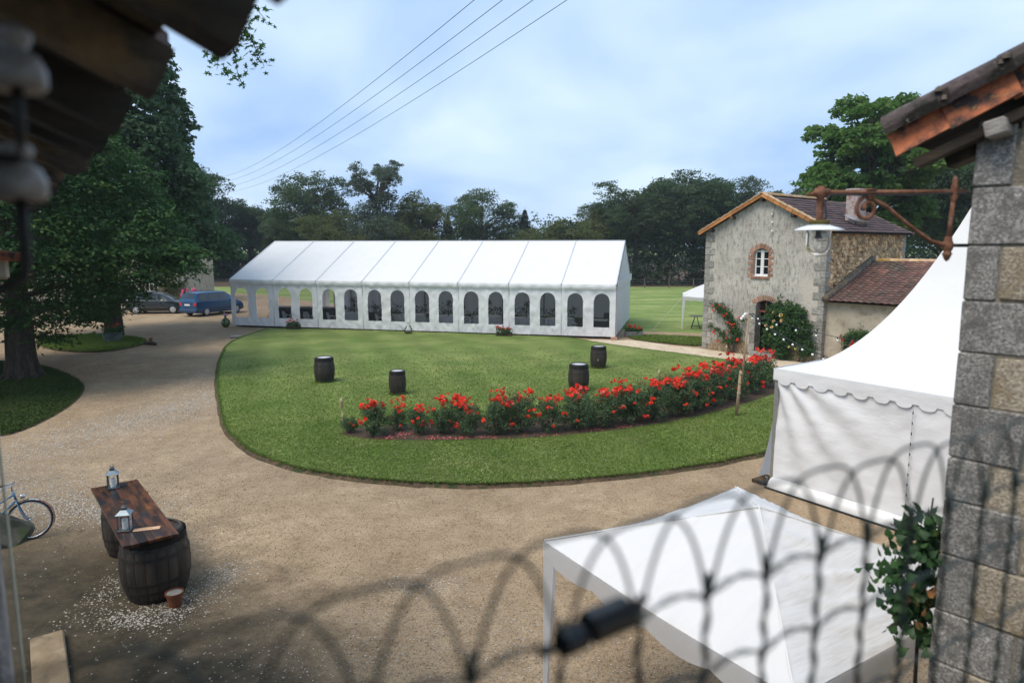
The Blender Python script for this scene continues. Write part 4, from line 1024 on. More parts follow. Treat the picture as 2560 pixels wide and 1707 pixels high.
# local frame: x along the gable front, y into the house
hs = thing('stone_house', 'old two storey stone house with a tiled roof and grey rendered gable', 'house', HO, HR)
def hw(x, y, z=0): return loc2w(HO, HR, x, y, z)
N = NT('grey_stucco'); v = N.vec(False); vs_ = N.vec(False, (1.6, 1.6, .55))
c = N.mix(N.ramp(N.noise(v, .8, 7, .65), .36, .64), (.39, .36, .315), (.57, .535, .475))
c = N.mix(N.ramp(N.noise(vs_, 4.5, 9, .78), .49, .64), c, (.185, .168, .148))
c = N.mix(N.ramp(N.noise(v, 13, 6, .7), .58, .68), c, (.62, .585, .53))
c = N.mix(N.ramp(N.noise(vs_, 13, 7, .78), .57, .68), c, (.10, .09, .082))
sxz = N.n('ShaderNodeSeparateXYZ', {0: v})
patch = N.math('MULTIPLY', N.ramp(N.math('ADD', sxz.outputs['X'], N.math('MULTIPLY', N.noise(v, 1.1, 5), 1.2)), 5.25, 5.55), N.ramp(sxz.outputs['Z'], 3.9, 3.3))
c = N.mix(patch, c, (.54, .485, .42))
low = N.ramp(N.math('SUBTRACT', N.math('MULTIPLY', N.noise(v, 2.2, 5), 1.3), sxz.outputs['Z']), .0, .12)
c = N.mix(low, c, N.mix(N.ramp(N.noise(v, 9, 5), .4, .6), (.20, .14, .085), (.40, .31, .21)))
N.put(N.b, 'Base Color', c); N.b.inputs['Roughness'].default_value = .95; N.b.inputs['Specular IOR Level'].default_value = .15
N.bump(N.math('ADD', N.noise(v, 9, 8, .7), N.math('MULTIPLY', N.noise(v, 40, 5, .7), .4)), .8, .04); M['stucco'] = N.m

DX0, DX1, DZ0, DZ1 = 2.78, 3.62, .22, 2.55     # door opening
WX0, WX1, WZa, WZb = 2.52, 3.26, 3.62, 4.86    # window opening
def gline(x): return HE + (HA - HE) * (1 - abs(2 * x / HW - 1))
def seg_arch(x, xa, xb, zt, rise): q = (x - (xa + xb) / 2) / ((xb - xa) / 2); return zt - rise * q * q
b = MB()
def wallcol(xa, xb, zs):     # zs: list of (za, zb) per side
    for (la, ra), (lb, rb) in zs: b.add([(xa, 0, la), (xb, 0, ra), (xb, 0, rb), (xa, 0, lb)], [(0, 1, 2, 3)])
xs = sorted(set([0, HW / 2, HW] + list(np.linspace(DX0, DX1, 9)) + list(np.linspace(WX0, WX1, 9)) + [.9, 1.7, 4.4, 5.1]))
for xa, xb in zip(xs, xs[1:]):
    m = (xa + xb) / 2; cuts = []
    if DX0 < m < DX1: cuts.append(((DZ0, DZ0), (seg_arch(xa, DX0, DX1, DZ1, .14), seg_arch(xb, DX0, DX1, DZ1, .14))))
    if WX0 < m < WX1: cuts.append(((WZa, WZa), (seg_arch(xa, WX0, WX1, WZb, .16), seg_arch(xb, WX0, WX1, WZb, .16))))
    z0 = (-.1, -.1); zs = []
    for lo_, hi_ in cuts: zs.append((z0, lo_)); z0 = hi_
    zs.append((z0, (gline(xa), gline(xb)))); wallcol(xa, xb, zs)
T = .42   # reveals
for (xa, xb, za, zt, rise) in ((DX0, DX1, DZ0, DZ1, .14), (WX0, WX1, WZa, WZb, .16)):
    b.add([(xa, 0, za), (xa, T, za), (xa, T, zt - rise), (xa, 0, zt - rise)], [(0, 1, 2, 3)]); b.add([(xb, 0, za), (xb, T, za), (xb, T, zt - rise), (xb, 0, zt - rise)], [(3, 2, 1, 0)])
    b.add([(xa, 0, za), (xb, 0, za), (xb, T, za), (xa, T, za)], [(0, 1, 2, 3)])
    q = np.linspace(xa, xb, 9)
    for u, w in zip(q, q[1:]): b.add([(u, 0, seg_arch(u, xa, xb, zt, rise)), (w, 0, seg_arch(w, xa, xb, zt, rise)), (w, T, seg_arch(w, xa, xb, zt, rise)), (u, T, seg_arch(u, xa, xb, zt, rise))], [(3, 2, 1, 0)])
b.add([(0, 0, -.1), (0, HD, -.1), (0, HD, HE), (0, 0, HE)], [(3, 2, 1, 0)]); b.add([(0, HD, -.1), (HW, HD, -.1), (HW, HD, HE), (0, HD, HE)], [(3, 2, 1, 0)])
wl = b.build('wall', M['stucco'], hs)
b = MB(); b.box(((DX0 + DX1) / 2, 1.6, 1.4), (1.6, .05, 2.9)); b.box(((DX0 + DX1) / 2 - .8, 1.0, 1.4), (.05, 1.2, 2.9)); b.box(((DX0 + DX1) / 2 + .8, 1.0, 1.4), (.05, 1.2, 2.9)); b.box(((DX0 + DX1) / 2, 1, .2), (1.6, 1.2, .04)); b.box(((DX0 + DX1) / 2, 1, 2.85), (1.6, 1.2, .05))
b.build('hallway', M['dark_in'], hs)
# right side wall: mortar core with rubble stones proud of it
b = MB(); b.add([(HW, 0, -.1), (HW, HD, -.1), (HW, HD, HE), (HW, 0, HE)], [(0, 1, 2, 3)]); b.build('side_wall', M['mortar'], hs)
b = MB(); g = random.Random(4); z = 2.3
while z < HE - .02:
    h = g.uniform(.11, .19); y = .38 + g.uniform(0, .1)
    while y < HD - .35:
        w = g.uniform(.10, .36); hh = h * g.uniform(.6, 1.3)
        R = Matrix.Rotation(g.gauss(0, .38), 3, 'X')
        b.cbox((HW + .002, y + w / 2, z + h / 2 + g.uniform(-.05, .05)), (.05 + g.uniform(0, .06), w * .98, hh), .022, R, .028, g); y += w
    z += h
b.build('rubble', M['rubble'], hs, kind='stuff')
# quoins at the three corners that show
qm = [MB().cbox((0, 0, 0), (1, 1, 1), .04).mesh('quoin', M['quoin']) for _ in range(1)][0]
z = -.05; k = 0
while z < HE - .1:
    h = (.30, .34, .27, .32)[k % 4]; lw, ld = ((.50, .26) if k % 2 else (.27, .46))
    h = min(h, HE - z)
    link('quoin', qm, hs, (lw / 2 - .03, ld / 2 - .03, z + h / 2), (0, 0, 0), (lw, ld, h - .018))
    link('quoin', qm, hs, (HW - lw / 2 + .03, ld / 2 - .028, z + h / 2), (0, 0, 0), (lw, ld, h - .018))
    link('quoin', qm, hs, (HW - ld / 2 + .035, HD - lw / 2 + .03, z + h / 2), (0, 0, 0), (ld, lw, h - .018))
    z += h; k += 1
# window: brick surround, frame, six panes
bm_ = MB().cbox((0, 0, 0), (1, 1, 1), .06).mesh('brick', M['brick'])
g = random.Random(8)
for sgn, xe in ((-1, WX0), (1, WX1)):
    for k in range(17):
        w = (.24, .12)[(k // 2) % 2] + g.uniform(-.02, .02); link('brick', bm_, hs, (xe + sgn * w / 2, .045 + g.uniform(-.006, .006), WZa + .035 + k * .065), (0, g.gauss(0, .02), 0), (w, .14, .052))
for k in range(15):
    u = (k + .5) / 15; x = WX0 - .12 + (WX1 - WX0 + .24) * u; q = (x - (WX0 + WX1) / 2) / ((WX1 - WX0) / 2)
    zt = WZb - .16 * q * q; tilt = q * .42
    link('brick', bm_, hs, (x + .10 * sin(tilt), .045 + g.uniform(-.008, .008), zt + .115 + g.uniform(-.01, .01)), (0, tilt, 0), (.052, .14, .22))
for k in range(11):
    link('brick', bm_, hs, (WX0 - .1 + (k + .5) * (WX1 - WX0 + .2) / 11, .03, WZa - .06), (0, 0, 0), (.07, .2, .10))
wf = MB(); x0, x1, cxm = WX0 + .02, WX1 - .02, (WX0 + WX1) / 2; yw = .16
wf.box((x0 + .03, yw, (WZa + WZb) / 2 - .06), (.06, .06, WZb - WZa - .16)); wf.box((x1 - .03, yw, (WZa + WZb) / 2 - .06), (.06, .06, WZb - WZa - .16)); wf.box((cxm, yw - .01, (WZa + WZb) / 2 - .02), (.15, .06, WZb - WZa - .06))
wf.box((cxm, yw, WZa + .05), (x1 - x0 - .12, .055, .10)); wf.box((cxm, yw, WZb - .12), (x1 - x0 - .12, .055, .07)); wf.box((cxm, yw - .05, WZa + .012), (x1 - x0, .16, .024))
for zq in (WZa + .43, WZa + .78): wf.box((cxm, yw, zq), (x1 - x0 - .12, .045, .035))
wfo = wf.build('window', M['window_white'], hs)
for r in range(3):
    for s in (-1, 1):
        p = MB(); xa = cxm + s * .075; xb = cxm + s * ((x1 - x0) / 2 - .06); za = WZa + (.10, .4475, .7975)[r]; zb = WZa + (.4125, .7625, 1.09)[r]
        p.box(((xa + xb) / 2, yw + .01, (za + zb) / 2), (abs(xb - xa), .008, zb - za)); p.build('pane', M['dark_glass'], wfo)
# door: brick arch, stone jambs, red transom light, open dark doorway, step
for k in range(15):
    u = (k + .5) / 15; x = DX0 - .16 + (DX1 - DX0 + .32) * u; q = (x - (DX0 + DX1) / 2) / ((DX1 - DX0) / 2); zt = DZ1 - .14 * q * q; tilt = q * .36
    link('brick', bm_, hs, (x + .10 * sin(tilt), .045 + g.uniform(-.01, .01), zt + .12 + g.uniform(-.012, .012)), (0, tilt, 0), (.056, .14, .23))
for sgn, xe in ((-1, DX0), (1, DX1)):
    z = .1
    for k, h in enumerate((.48, .40, .52, .40, .45)):
        w = .27 if k % 2 else .33; link('jamb_stone', qm, hs, (xe + sgn * w / 2, .16, z + h / 2), (0, 0, 0), (w, .44, h - .015)); z += h
tr_ = MB(); tr_.box(((DX0 + DX1) / 2, .26, 2.03), (DX1 - DX0 - .02, .08, .07)); tr_.box((DX0 + .03, .26, 2.25), (.05, .06, .37)); tr_.box((DX1 - .03, .26, 2.25), (.05, .06, .37)); tr_.box(((DX0 + DX1) / 2 - .06, .26, 2.28), (.04, .05, .43)); 
tro = tr_.build('transom', M['red_paint'], hs)
for xa, xb in ((DX0 + .055, (DX0 + DX1) / 2 - .08), ((DX0 + DX1) / 2 - .04, DX1 - .055)):
    MB().box(((xa + xb) / 2, .27, 2.24), (xb - xa, .008, .35)).build('pane', M['dark_glass'], tro)
b = MB(); b.box((.0, .36, .0), (.05, .72, 1.76)); b.xf(Matrix.Translation((DX1 - .03, .42, 1.11))); b.build('door', M['timber_dark'], hs)
b = MB(); b.cbox(((DX0 + DX1) / 2 + .06, -.06, .10), (1.15, .55, .23), .02); b.build('doorstep', M['quoin'], hs)
# roof: tiled slopes, hipped far end
OV, FO = .30, .26
def roofz(x): return HE + .10 + (HA - HE + .04) * (1 - abs(2 * x / HW - 1))
pitch = atan2(HA - HE, HW / 2); hip = .35
def slope_tiles(mb, x_e, x_r, y0, y1, y0r, y1r, ze, zr, tw, th, thick=.022, jit=.012, g=random.Random(3), amp=.02):
    """rows of overlapping tiles from eave (x_e) to ridge (x_r); each tile tilted on the one below"""
    L = hypot(x_r - x_e, zr - ze); n = int(L / th); ux, uz = (x_r - x_e) / L, (zr - ze) / L; nx, nzv = -uz * (1 if x_r > x_e else 1), abs(ux)
    nx = -uz if x_r > x_e else uz * 1; nx = -uz * math.copysign(1, 1) if x_r > x_e else uz
    for r in range(n):
        t0 = r / n; a0 = y0 + (y0r - y0) * t0; a1 = y1 + (y1r - y1) * t0; m = max(1, int((a1 - a0) / tw)); off = (r % 2) * tw * .5
        for k in range(m):
            ya = a0 + k * tw; yb = min(ya + tw * .97, a1); s0 = r * th; s1 = s0 + th * 1.25
            h0 = thick * 2.1 + g.uniform(-jit, jit); h1 = thick * .6
            def P(s, y, h): return (x_e + ux * s + nx * h, y, ze + uz * s + nzv * h)
            ym = ya * .68 + yb * .32; hb = h0 + amp
            vs = [P(s0, ya, h0), P(s0, ym, hb), P(s0, yb, h0), P(s1, ya, h1), P(s1, ym, h1 + amp), P(s1, yb, h1), P(s0, ya, h0 - thick), P(s0, ym, hb - thick), P(s0, yb, h0 - thick)]
            f = [(0, 1, 4, 3), (1, 2, 5, 4), (6, 7, 1, 0), (7, 8, 2, 1)] if nx < 0 else [(3, 4, 1, 0), (4, 5, 2, 1), (0, 1, 7, 6), (1, 2, 8, 7)]
            mb.add(vs, f)
b = MB()
zb0 = HE + .08 - OV * math.tan(pitch); zr = HA + .09
# solid deck under the tiles
dk = MB()
e0, e1 = -OV, HW + OV; ye = HD + OV; yr = HD - hip
Vt = [(e0, -FO + .1, zb0), (HW / 2, -FO + .1, zr), (e1, -FO + .1, zb0), (e1, ye, zb0), (e0, ye, zb0), (HW / 2, yr, zr)]
dk.add(Vt, [(0, 1, 5, 4), (1, 2, 3, 5), (4, 5, 3)]); dk.add([(p[0], p[1], p[2] - .06) for p in Vt], [(4, 5, 1, 0), (5, 3, 2, 1), (3, 5, 4)]); dk.build('roof_deck', M['timber_dark'], hs)
slope_tiles(b, e1, HW / 2, -FO + .02, ye, -FO + .02, yr, zb0, zr, .22, .26)
slope_tiles(b, e0, HW / 2, -FO + .02, ye, -FO + .02, yr, zb0, zr, .30, .32)
b.build('roof_tile', M['tile_purple'], hs, kind='stuff')
# verge: a row of orange tile edges under pale cap tiles, both slopes
vg = MB().cbox((0, 0, 0), (1, 1, 1), .04).mesh('verge_tile', M['verge'])
cp = MB().lathe([(.5, -.5), (.5, .5)], 8, (0, 0, 0), None, 0, pi).mesh('cap_tile', M['cap_tile'])
Ls = hypot(HW / 2 + OV, zr - zb0); nv = 11
for s in (-1, 1):
    for k in range(nv):
        t = (k + .5) / nv; x = (e0 if s < 0 else e1) + (-s) * (HW / 2 + OV) * t; z = zb0 + (zr - zb0) * t; an = -pitch if s < 0 else pitch
        link('verge_tile', vg, hs, (x, -FO + g.uniform(-.01, .01), z + .0), (0, an, 0), (Ls / nv * .94, .04, .15))
        c_ = MB()
        link('cap_tile', vg, hs, (x, -FO + .09, z + .095 + g.uniform(-.008, .008)), (0, an + .10 * (1 if s > 0 else -1), 0), (Ls / nv * 1.0, .26, .05)).data = vg
        kids_last = None
for o in kids(hs):
    if o.name.split('.')[0] == 'cap_tile': o.data = o.data
cap_me = MB().cbox((0, 0, 0), (1, 1, 1), .06).mesh('cap_tile', M['cap_tile'])
for o in kids(hs):
    if o.name.split('.')[0] == 'cap_tile': o.data = cap_me
# ridge and hip tiles
rt = MB().lathe([(.12, 0), (.11, .40)], 7, (0, 0, 0), Matrix.Rotation(-pi / 2, 3, 'X'), 0, pi).mesh('ridge_tile', M['cap_tile'])
for k in range(16): 
    y = -FO + k * .37
    if y < yr: link('ridge_tile', rt, hs, (HW / 2, y, zr + .01 + g.uniform(-.008, .008)), (0, pi, 0))
hv = Vector((e1 - HW / 2, ye - yr, zb0 - zr)); hl = hv.length
for k in range(int(hl / .36)):
    p = Vector((HW / 2, yr, zr + .02)) + hv * (k * .36 / hl); q = hv.to_track_quat('Y', 'Z').to_euler()
    link('ridge_tile', rt, hs, p, q)
    o = kids(hs)[-1] if False else None
# beam ends under the verge
for x in (.35, 1.45, HW / 2 - .02, 4.4, 5.45):
    MB().box((x, -.10, gline(x) - .10), (.15, .34, .15)).build('purlin_end', M['timber_dark'], hs)
# chimney on the right slope
cb = MB(); cx_, cy_ = HW - .55, 3.7
cb.cbox((cx_, cy_, 6.45), (.55, .85, 2.0), .03); ch_ = cb.build('chimney', M['chim'], hs)
MB().cbox((cx_, cy_, 7.47), (.63, .93, .09), .02).build('chimney_cap', M['chim'], ch_)
MB().box((cx_ + .10, cy_ - .7, 6.23), (.45, .45, .02), Matrix.Rotation(pitch, 3, 'Y')).build('flashing', M['flash'], hs)
b = MB(); b.cbox((cx_ + .28, cy_, 5.98), (.2, .95, .22), .05); b.build('chimney_base', M['moss'], ch_)
# small white insulators on the gable
for k, z in enumerate((6.35, 6.0, 5.62)):
    MB().lathe([(.0, .05), (.035, .04), (.04, -.01), (.02, -.05), (0, -.05)], 8, (3.35 + k * .02, -.07, z)).build('porcelain_knob', M['window_white'], hs, True)
# low annexe along the right, its front wall in line with the gable front
an = thing('annexe', 'low stone annexe with a brown tiled roof joined to the right of the house', 'annexe', HO, HR)
AX0, AX1, AZE, AZR, ADp = HW + .02, HW + 9.5, 2.72, 4.28, 4.25
b = MB(); b.add([(AX0, .28, -.1), (AX1, .28, -.1), (AX1, .28, AZE + .1), (AX0, .28, AZE + .1)], [(0, 1, 2, 3)]); b.add([(AX0, ADp + 3, -.1), (AX1, ADp + 3, -.1), (AX1, ADp + 3, 3), (AX0, ADp + 3, 3)], [(3, 2, 1, 0)]); b.add([(AX1, .28, -.1), (AX1, ADp + 3, -.1), (AX1, ADp + 3, 3), (AX1, ADp, AZR), (AX1, .28, AZE)], [(0, 1, 2, 3, 4)])
b.build('wall', M['render_beige'], an)
b = MB(); b.add([(AX0, .0, AZE), (AX1, .0, AZE), (AX1, ADp, AZR), (AX0, ADp, AZR), (AX1, ADp + 3.2, AZE), (AX0, ADp + 3.2, AZE)], [(0, 1, 2, 3), (3, 2, 4, 5)]); b.add([(AX0, .0, AZE - .07), (AX1, .0, AZE - .07), (AX1, ADp, AZR - .07), (AX0, ADp, AZR - .07)], [(3, 2, 1, 0)]); b.build('roof_deck', M['timber_dark'], an)
tl = MB(); n = 19; L = hypot(ADp, AZR - AZE); th = L / n; uy, uz = ADp / L, (AZR - AZE) / L; g = random.Random(12); tcount = 0; tmeshes = []
for k in range(3):
    q = MB(); h0 = .05
    pts = [(-.5, 0), (-.2, .022), (.05, .042), (.3, .022), (.5, 0)]
    q.add([(x * .30, 0, h0 + h) for x, h in pts] + [(x * .30, th * 1.2, .015 + h) for x, h in pts] + [(x * .30, 0, h0 + h - .028) for x, h in pts], [(j, j + 1, 6 + j, 5 + j) for j in range(4)] + [(10 + j, 11 + j, j + 1, j) for j in range(4)])
    tmeshes.append(q.mesh('roof_tile', M['tile_brown']))
ta = atan2(uz, uy); joined = MB()
for r in range(n):
    for k in range(int((AX1 - AX0 - .1) / .30)):
        x = AX0 + .2 + k * .30 + g.uniform(-.01, .01); y = -.08 + r * th * uy; z = AZE + .0 + r * th * uz - .03
        if r < 13 and k < 23 : 
            link('roof_tile', tmeshes[(r * 7 + k) % 3], an, (x, y, z + g.uniform(-.006, .006)), (ta, g.gauss(0, .02), g.gauss(0, .012)))
        else:
            q = tmeshes[0]; Mx = Matrix.Translation((x, y, z)) @ Euler((ta, 0, 0)).to_matrix().to_4x4()
            joined.add([Mx @ vv.co for vv in q.vertices], [tuple(p.vertices) for p in q.polygons])
joined.build('upper_roof_tiles', M['tile_brown'], an, kind='stuff')
b = MB(); b.tube([(AX0 + .10, -.1, AZE + .05), (AX0 + .10, ADp * .5, (AZE + AZR) / 2 + .10), (AX0 + .10, ADp, AZR + .10)], [.16, .20, .17], 8); b.build('coping', M['moss'], an, True)
for k in range(24): 
    link('ridge_tile', rt, an, (AX0 + .1 + k * .39, ADp, AZR + .03), (0, pi, -pi / 2))

# ================================================================== STONE PIER AND ROOF CORNER ON THE NEAR RIGHT
P0 = Vector((2.51, 3.8, 0)); PRZ = atan2(-.755, .656)      # local x along the wall towards us, -y outwards to us
pr_ = thing('stone_building', 'near stone gable corner of lichen-grey blocks with a tiled roof edge', 'building', P0, PRZ)
zj = [0, .32, .66, .98, 1.30, 1.62, 1.93, 2.24, 2.55, 2.87, 3.22, 3.55, 3.80, 4.11, 4.41, 4.70, 5.0, 5.31, 5.66]
vj = {17: .18, 16: .40, 15: .16, 14: .42, 13: .175, 12: .345, 11: .20, 10: .375, 9: .19, 8: .40}
b = MB(); b.box((1.5, .35, 2.8), (2.96, .62, 5.6)); b.box((.3, 2.0, 2.8), (.56, 4.0, 5.6)); b.build('wall_core', M['mortar_dark'], pr_)
g = random.Random(21)
def slope_at(x): return 5.60 + (x) * .44
for k in range(len(zj) - 1):
    z0, z1 = zj[k] + .003, zj[k + 1] - .003; q = vj.get(k, .18 if k % 2 else .4)
    dep = .44 if q < .25 else .22
    o = MB(); o.cbox((q / 2, dep / 2 - .012 + g.uniform(-.004, .004), (z0 + z1) / 2), (q - .003, dep, z1 - z0), .009, None, .003, g); o.build('quoin', M['pier'], pr_)
    y = dep + .005
    while y < 3.4 and k > 6:
        w = g.uniform(.3, .55); o = MB(); o.cbox((.10, y + w / 2, (z0 + z1) / 2), (.21, w - .01, z1 - z0), .014, None, .006, g); o.build('stone', M['pier_ochre'], pr_); y += w
    x = q + .002
    while x < (2.2 if k > 6 else .8):
        w = g.uniform(.26, .48); o = MB(); o.cbox((x + w / 2, .10 + g.uniform(-.006, .012), (z0 + z1) / 2), (w - .004, .22, z1 - z0 - g.uniform(0, .006)), .012, None, .005, g); o.build('stone', M['pier_ochre'] if g.random() < .8 else M['pier'], pr_); x += w
# gable top above the last course follows the roof
o = MB(); o.add([(0, .02, 5.66), (2.4, .02, 5.66), (2.4, .02, 6.6), (0.1, .02, 5.68), (0, .5, 5.66), (2.4, .5, 5.66), (2.4, .5, 6.6), (.1, .5, 5.68)], [(0, 1, 2, 3), (7, 6, 5, 4), (0, 4, 5, 1), (1, 5, 6, 2), (3, 2, 6, 7), (0, 3, 7, 4)]); o.build('gable_top', M['pier_ochre'], pr_)
# verge: curved orange under-tiles, dark cover tiles above, each overlapping the one below
sl = atan2(.44, 1.0)
RY = lambda a: Matrix.Rotation(a, 3, 'Y')
for k in range(6):
    s0 = -.40 + k * .27; L = .335; z0 = 5.605 + (s0 + .40) * .42
    R = RY(-sl) 
    # skirt tile hanging on the gable face
    m = MB(); n = 6
    for e in range(2):
        pass
    arc = [(-.135 + .02 * sin(t * pi), -.105 + .135 * t) for t in np.linspace(0, 1, n)]
    vs = [(x, y, z) for x in (0, L) for (y, z) in arc] + [(x, y + .022, z) for x in (0, L) for (y, z) in arc]
    fs = []
    for j in range(n - 1): fs += [(j, n + j, n + j + 1, j + 1), (2 * n + j, 2 * n + j + 1, 3 * n + j + 1, 3 * n + j), (j, j + 1, 2 * n + j + 1, 2 * n + j), (n + j, 3 * n + j, 3 * n + j + 1, n + j + 1)]
    fs += [(0, 2 * n, 3 * n, n), (n - 1, 2 * n - 1, 4 * n - 1, 3 * n - 1)]
    m.add(vs, fs); m.xf(Matrix.Translation((s0, -.012 * (k % 2), z0 - .01)) @ RY(-sl - .03).to_4x4()); m.build('verge_tile', M['near_tile'], pr_, True, 40)
    # cover tile: flat roll on top
    m = MB(); prof = [(-.165 + .0, .0), (-.165, .055), (-.13, .085), (-.06, .095), (.02, .08), (.10, .05), (.30, .04)]; n = len(prof)
    vs = [(x, y, z + (.0 if x == 0 else 0)) for x in (0, L + .02) for (y, z) in prof] + [(x, y, z - .03) for x in (0, L + .02) for (y, z) in prof]
    fs = []
    for j in range(n - 1): fs += [(j, n + j, n + j + 1, j + 1), (2 * n + j, 2 * n + j + 1, 3 * n + j + 1, 3 * n + j), (j, j + 1, 2 * n + j + 1, 2 * n + j), (n + j, 3 * n + j, 3 * n + j + 1, n + j + 1)]
    fs += [(0, 2 * n, 3 * n, n), (n - 1, 2 * n - 1, 4 * n - 1, 3 * n - 1)]
    m.add(vs, fs); m.xf(Matrix.Translation((s0 - .02, 0, z0 + .045)) @ RY(-sl + .035).to_4x4()); m.build('cover_tile', M['near_tile_top'], pr_, True, 50)
    # more tiles further back on the slope
    for r in range(1, 5):
        m = MB(); m.grid(lambda u, v: (u * (L + .02), .30 * r - .02 + v * .30, .05 + .04 * sin(v * pi) ** 2), 1, 8); m.xf(Matrix.Translation((s0 - .02, 0, z0 + .03)) @ RY(-sl + .035).to_4x4()); m.build('roof_tile', M['near_tile_top'], pr_, True)
    # moss in the lap
    if k: 
        m = MB()
        for _ in range(12):
            m.lathe([(0, .02), (.016, .008), (.02, -.012)], 6, (s0 + g.uniform(-.03, .02), -.17 + g.uniform(0, .12), z0 + .10 + g.uniform(-.06, .015)))
        m.build('moss_tuft', M['moss'], pr_, kind='stuff')
for (xa, xb, ya, dz, h, w) in ((-.27, 2.2, -.05, -.125, .05, .09), (-.15, 2.2, .10, -.175, .06, .14)):
    m = MB(); m.bar((xa, ya, 5.60 + xa * .44 + .10 + dz), (xb, ya, 5.60 + xb * .44 + .10 + dz), w, h); m.build('roof_board', M['timber_dark'], pr_)
m = MB(); m.add([(-.35, -.02, 5.58), (2.2, -.02, 6.70), (2.2, 1.4, 6.70), (-.35, 1.4, 5.58)], [(0, 1, 2, 3), (3, 2, 1, 0)]); m.build('roof_boarding', M['timber_dark'], pr_)
m = MB(); m.cbox((.115, .07, 5.60), (.10, .44, .085), .008, RY(-.25)); m.build('purlin_end', M['timber_grey'], pr_)
m = MB(); m.cbox((.40, .12, 5.62), (.8, .2, .09), .01, RY(-.06)); m.build('wall_plate', M['timber_dark'], pr_)

# rusty bracket with its lamp
bk = thing('lamp_bracket', 'rusty wrought iron bracket with a scroll reaching from the stone corner', 'bracket', (2.50, 3.86, 5.29))
b = MB(); b.tube([(-.78, 0, .0), (.02, 0, .004)], .0125, 8); b.build('top_bar', M['rust'], bk, True)
b = MB(); b.tube([(-.86, 0, -.012), (-.82, 0, -.004), (-.80, 0, .0), (-.775, 0, 0)], [.003, .016, .020, .014], 8); b.tube([(-.90 + .03, 0, -.012), (-.862, 0, -.012)], [.002, .012], 8); b.build('arm_finial', M['rust'], bk, True)
b = MB(); b.lathe([(.018, -.10), (.02, -.03), (.028, -.02), (.03, .0), (.028, .018), (.018, .026), (.020, .034), (0, .036)], 10, (-.788, 0, 0)); b.tube([(-.82, 0, 0), (-.74, 0, 0)], [.024, .020], 8); b.build('tee_joint', M['rust'], bk, True)
b = MB(); b.tube([(-.05, 0, .005), (-.06, 0, -.29)], .0125, 8); b.build('wall_post', M['rust'], bk, True)
b = MB(); b.lathe([(0, .095), (.010, .085), (.017, .065), (.012, .045), (.02, .035), (.018, .02), (.022, .0), (.022, -.02), (.015, -.05)], 10, (-.05, 0, 0)); b.build('top_finial', M['rust'], bk, True)
b = MB(); b.lathe([(.018, .05), (.02, .03), (.028, .01), (.03, -.005), (.024, -.025), (.018, -.035), (.026, -.045), (.022, -.055), (.012, -.08), (0, -.09)], 10, (-.06, 0, -.29)); b.build('bottom_finial', M['rust'], bk, True)
b = MB(); b.lathe([(0, -.036), (.022, -.034), (.024, -.02), (.018, 0)], 10, (-.06, 0, -.29), Matrix.Rotation(pi / 2, 3, 'X')); b.build('boss', M['rust'], bk, True)
b = MB(); b.tube([(-.05, 0, .0), (.10, .02, .0)], .009, 6); b.build('wall_spike', M['iron'], bk, True)
b = MB(); b.tube([(-.06, 0, -.29), (.10, .02, -.29)], .010, 6); b.build('wall_spike', M['iron'], bk, True)
b = MB(); b.tube([(-.50, 0, -.03), (-.42, 0, -.075), (-.32, 0, -.155), (-.22, 0, -.225), (-.155, 0, -.268), (-.10, 0, -.283), (-.06, 0, -.288)], [.009, .011, .0115, .0115, .012, .014, .016], 8); b.build('strut', M['rust'], bk, True)
pts = []
for t in np.linspace(0, 1, 34):
    a = radians(70) + t * radians(470); r = .058 * (1 - t) ** .55 + .010; pts.append((-.528 + r * cos(a) * .95 - .0, 0, -.088 + r * sin(a)))
b = MB(); b.tube([(-.50, 0, -.028)] + pts, [.010] + [.0115] * 30 + [.014, .018, .02, .016], 8); b.build('scroll', M['rust'], bk, True)
b = MB(); b.box((-.515, 0, .016), (.055, .03, .008)); b.lathe([(.026, -.014), (.02, -.03), (.012, -.045)], 8, (-.515, 0, 0)); b.build('scroll_clip', M['rust'], bk, True)
cb_ = [(-.72, -.014, -.012), (-.5, -.014, -.016), (-.25, -.014, -.013), (-.05, -.012, -.004), (.04, -.07, -.002), (.16, -.16, .0), (.40, -.42, .01)]
b = MB(); b.tube([(-.775, -.02, -.17), (-.76, -.024, -.13), (-.772, -.02, -.06), (-.75, -.016, -.018)] + cb_, .005, 6); b.build('electric_cable', M['cable'], bk, True)
lm = thing('hanging_lamp', 'old lamp with flat white enamel shade and clear glass hanging from the bracket', 'lamp', (2.50 - .788, 3.86, 5.29))
b = MB(); b.tube([(0, 0, -.03), (0, 0, -.15)], [.013, .011], 8); b.build('stem', M['rust'], lm, True)
b = MB(); b.lathe([(.0, -.085), (.017, -.087), (.019, -.11), (.016, -.125), (.02, -.135), (.02, -.15)], 10); b.build('stem_knuckle', M['rust'], lm, True)
b = MB(); b.lathe([(0, -.150), (.052, -.151), (.056, -.158), (.052, -.174), (.02, -.176)], 18); b.build('cap', M['mosscap'], lm, True)
b = MB(); b.lathe([(.03, -.172), (.052, -.177), (.095, -.190), (.132, -.2045), (.133, -.207), (.095, -.194), (.052, -.182), (.03, -.18)], 36); b.build('shade', M['enamel'], lm, True)
b = MB(); b.lathe([(.028, -.176), (.026, -.20), (.016, -.206), (0, -.206)], 16); b.build('lamp_holder', M['enamel_green'], lm, True)
b = MB(); b.lathe([(.062, -.198), (.062, -.285), (.058, -.31), (.045, -.33), (.022, -.343), (0, -.346)], 24); b.build('glass', M['glass'], lm, True)
b = MB(); b.lathe([(.063, -.197), (.0655, -.199), (.0655, -.207), (.063, -.209)], 24); b.build('glass_rim', M['enamel'], lm, True)
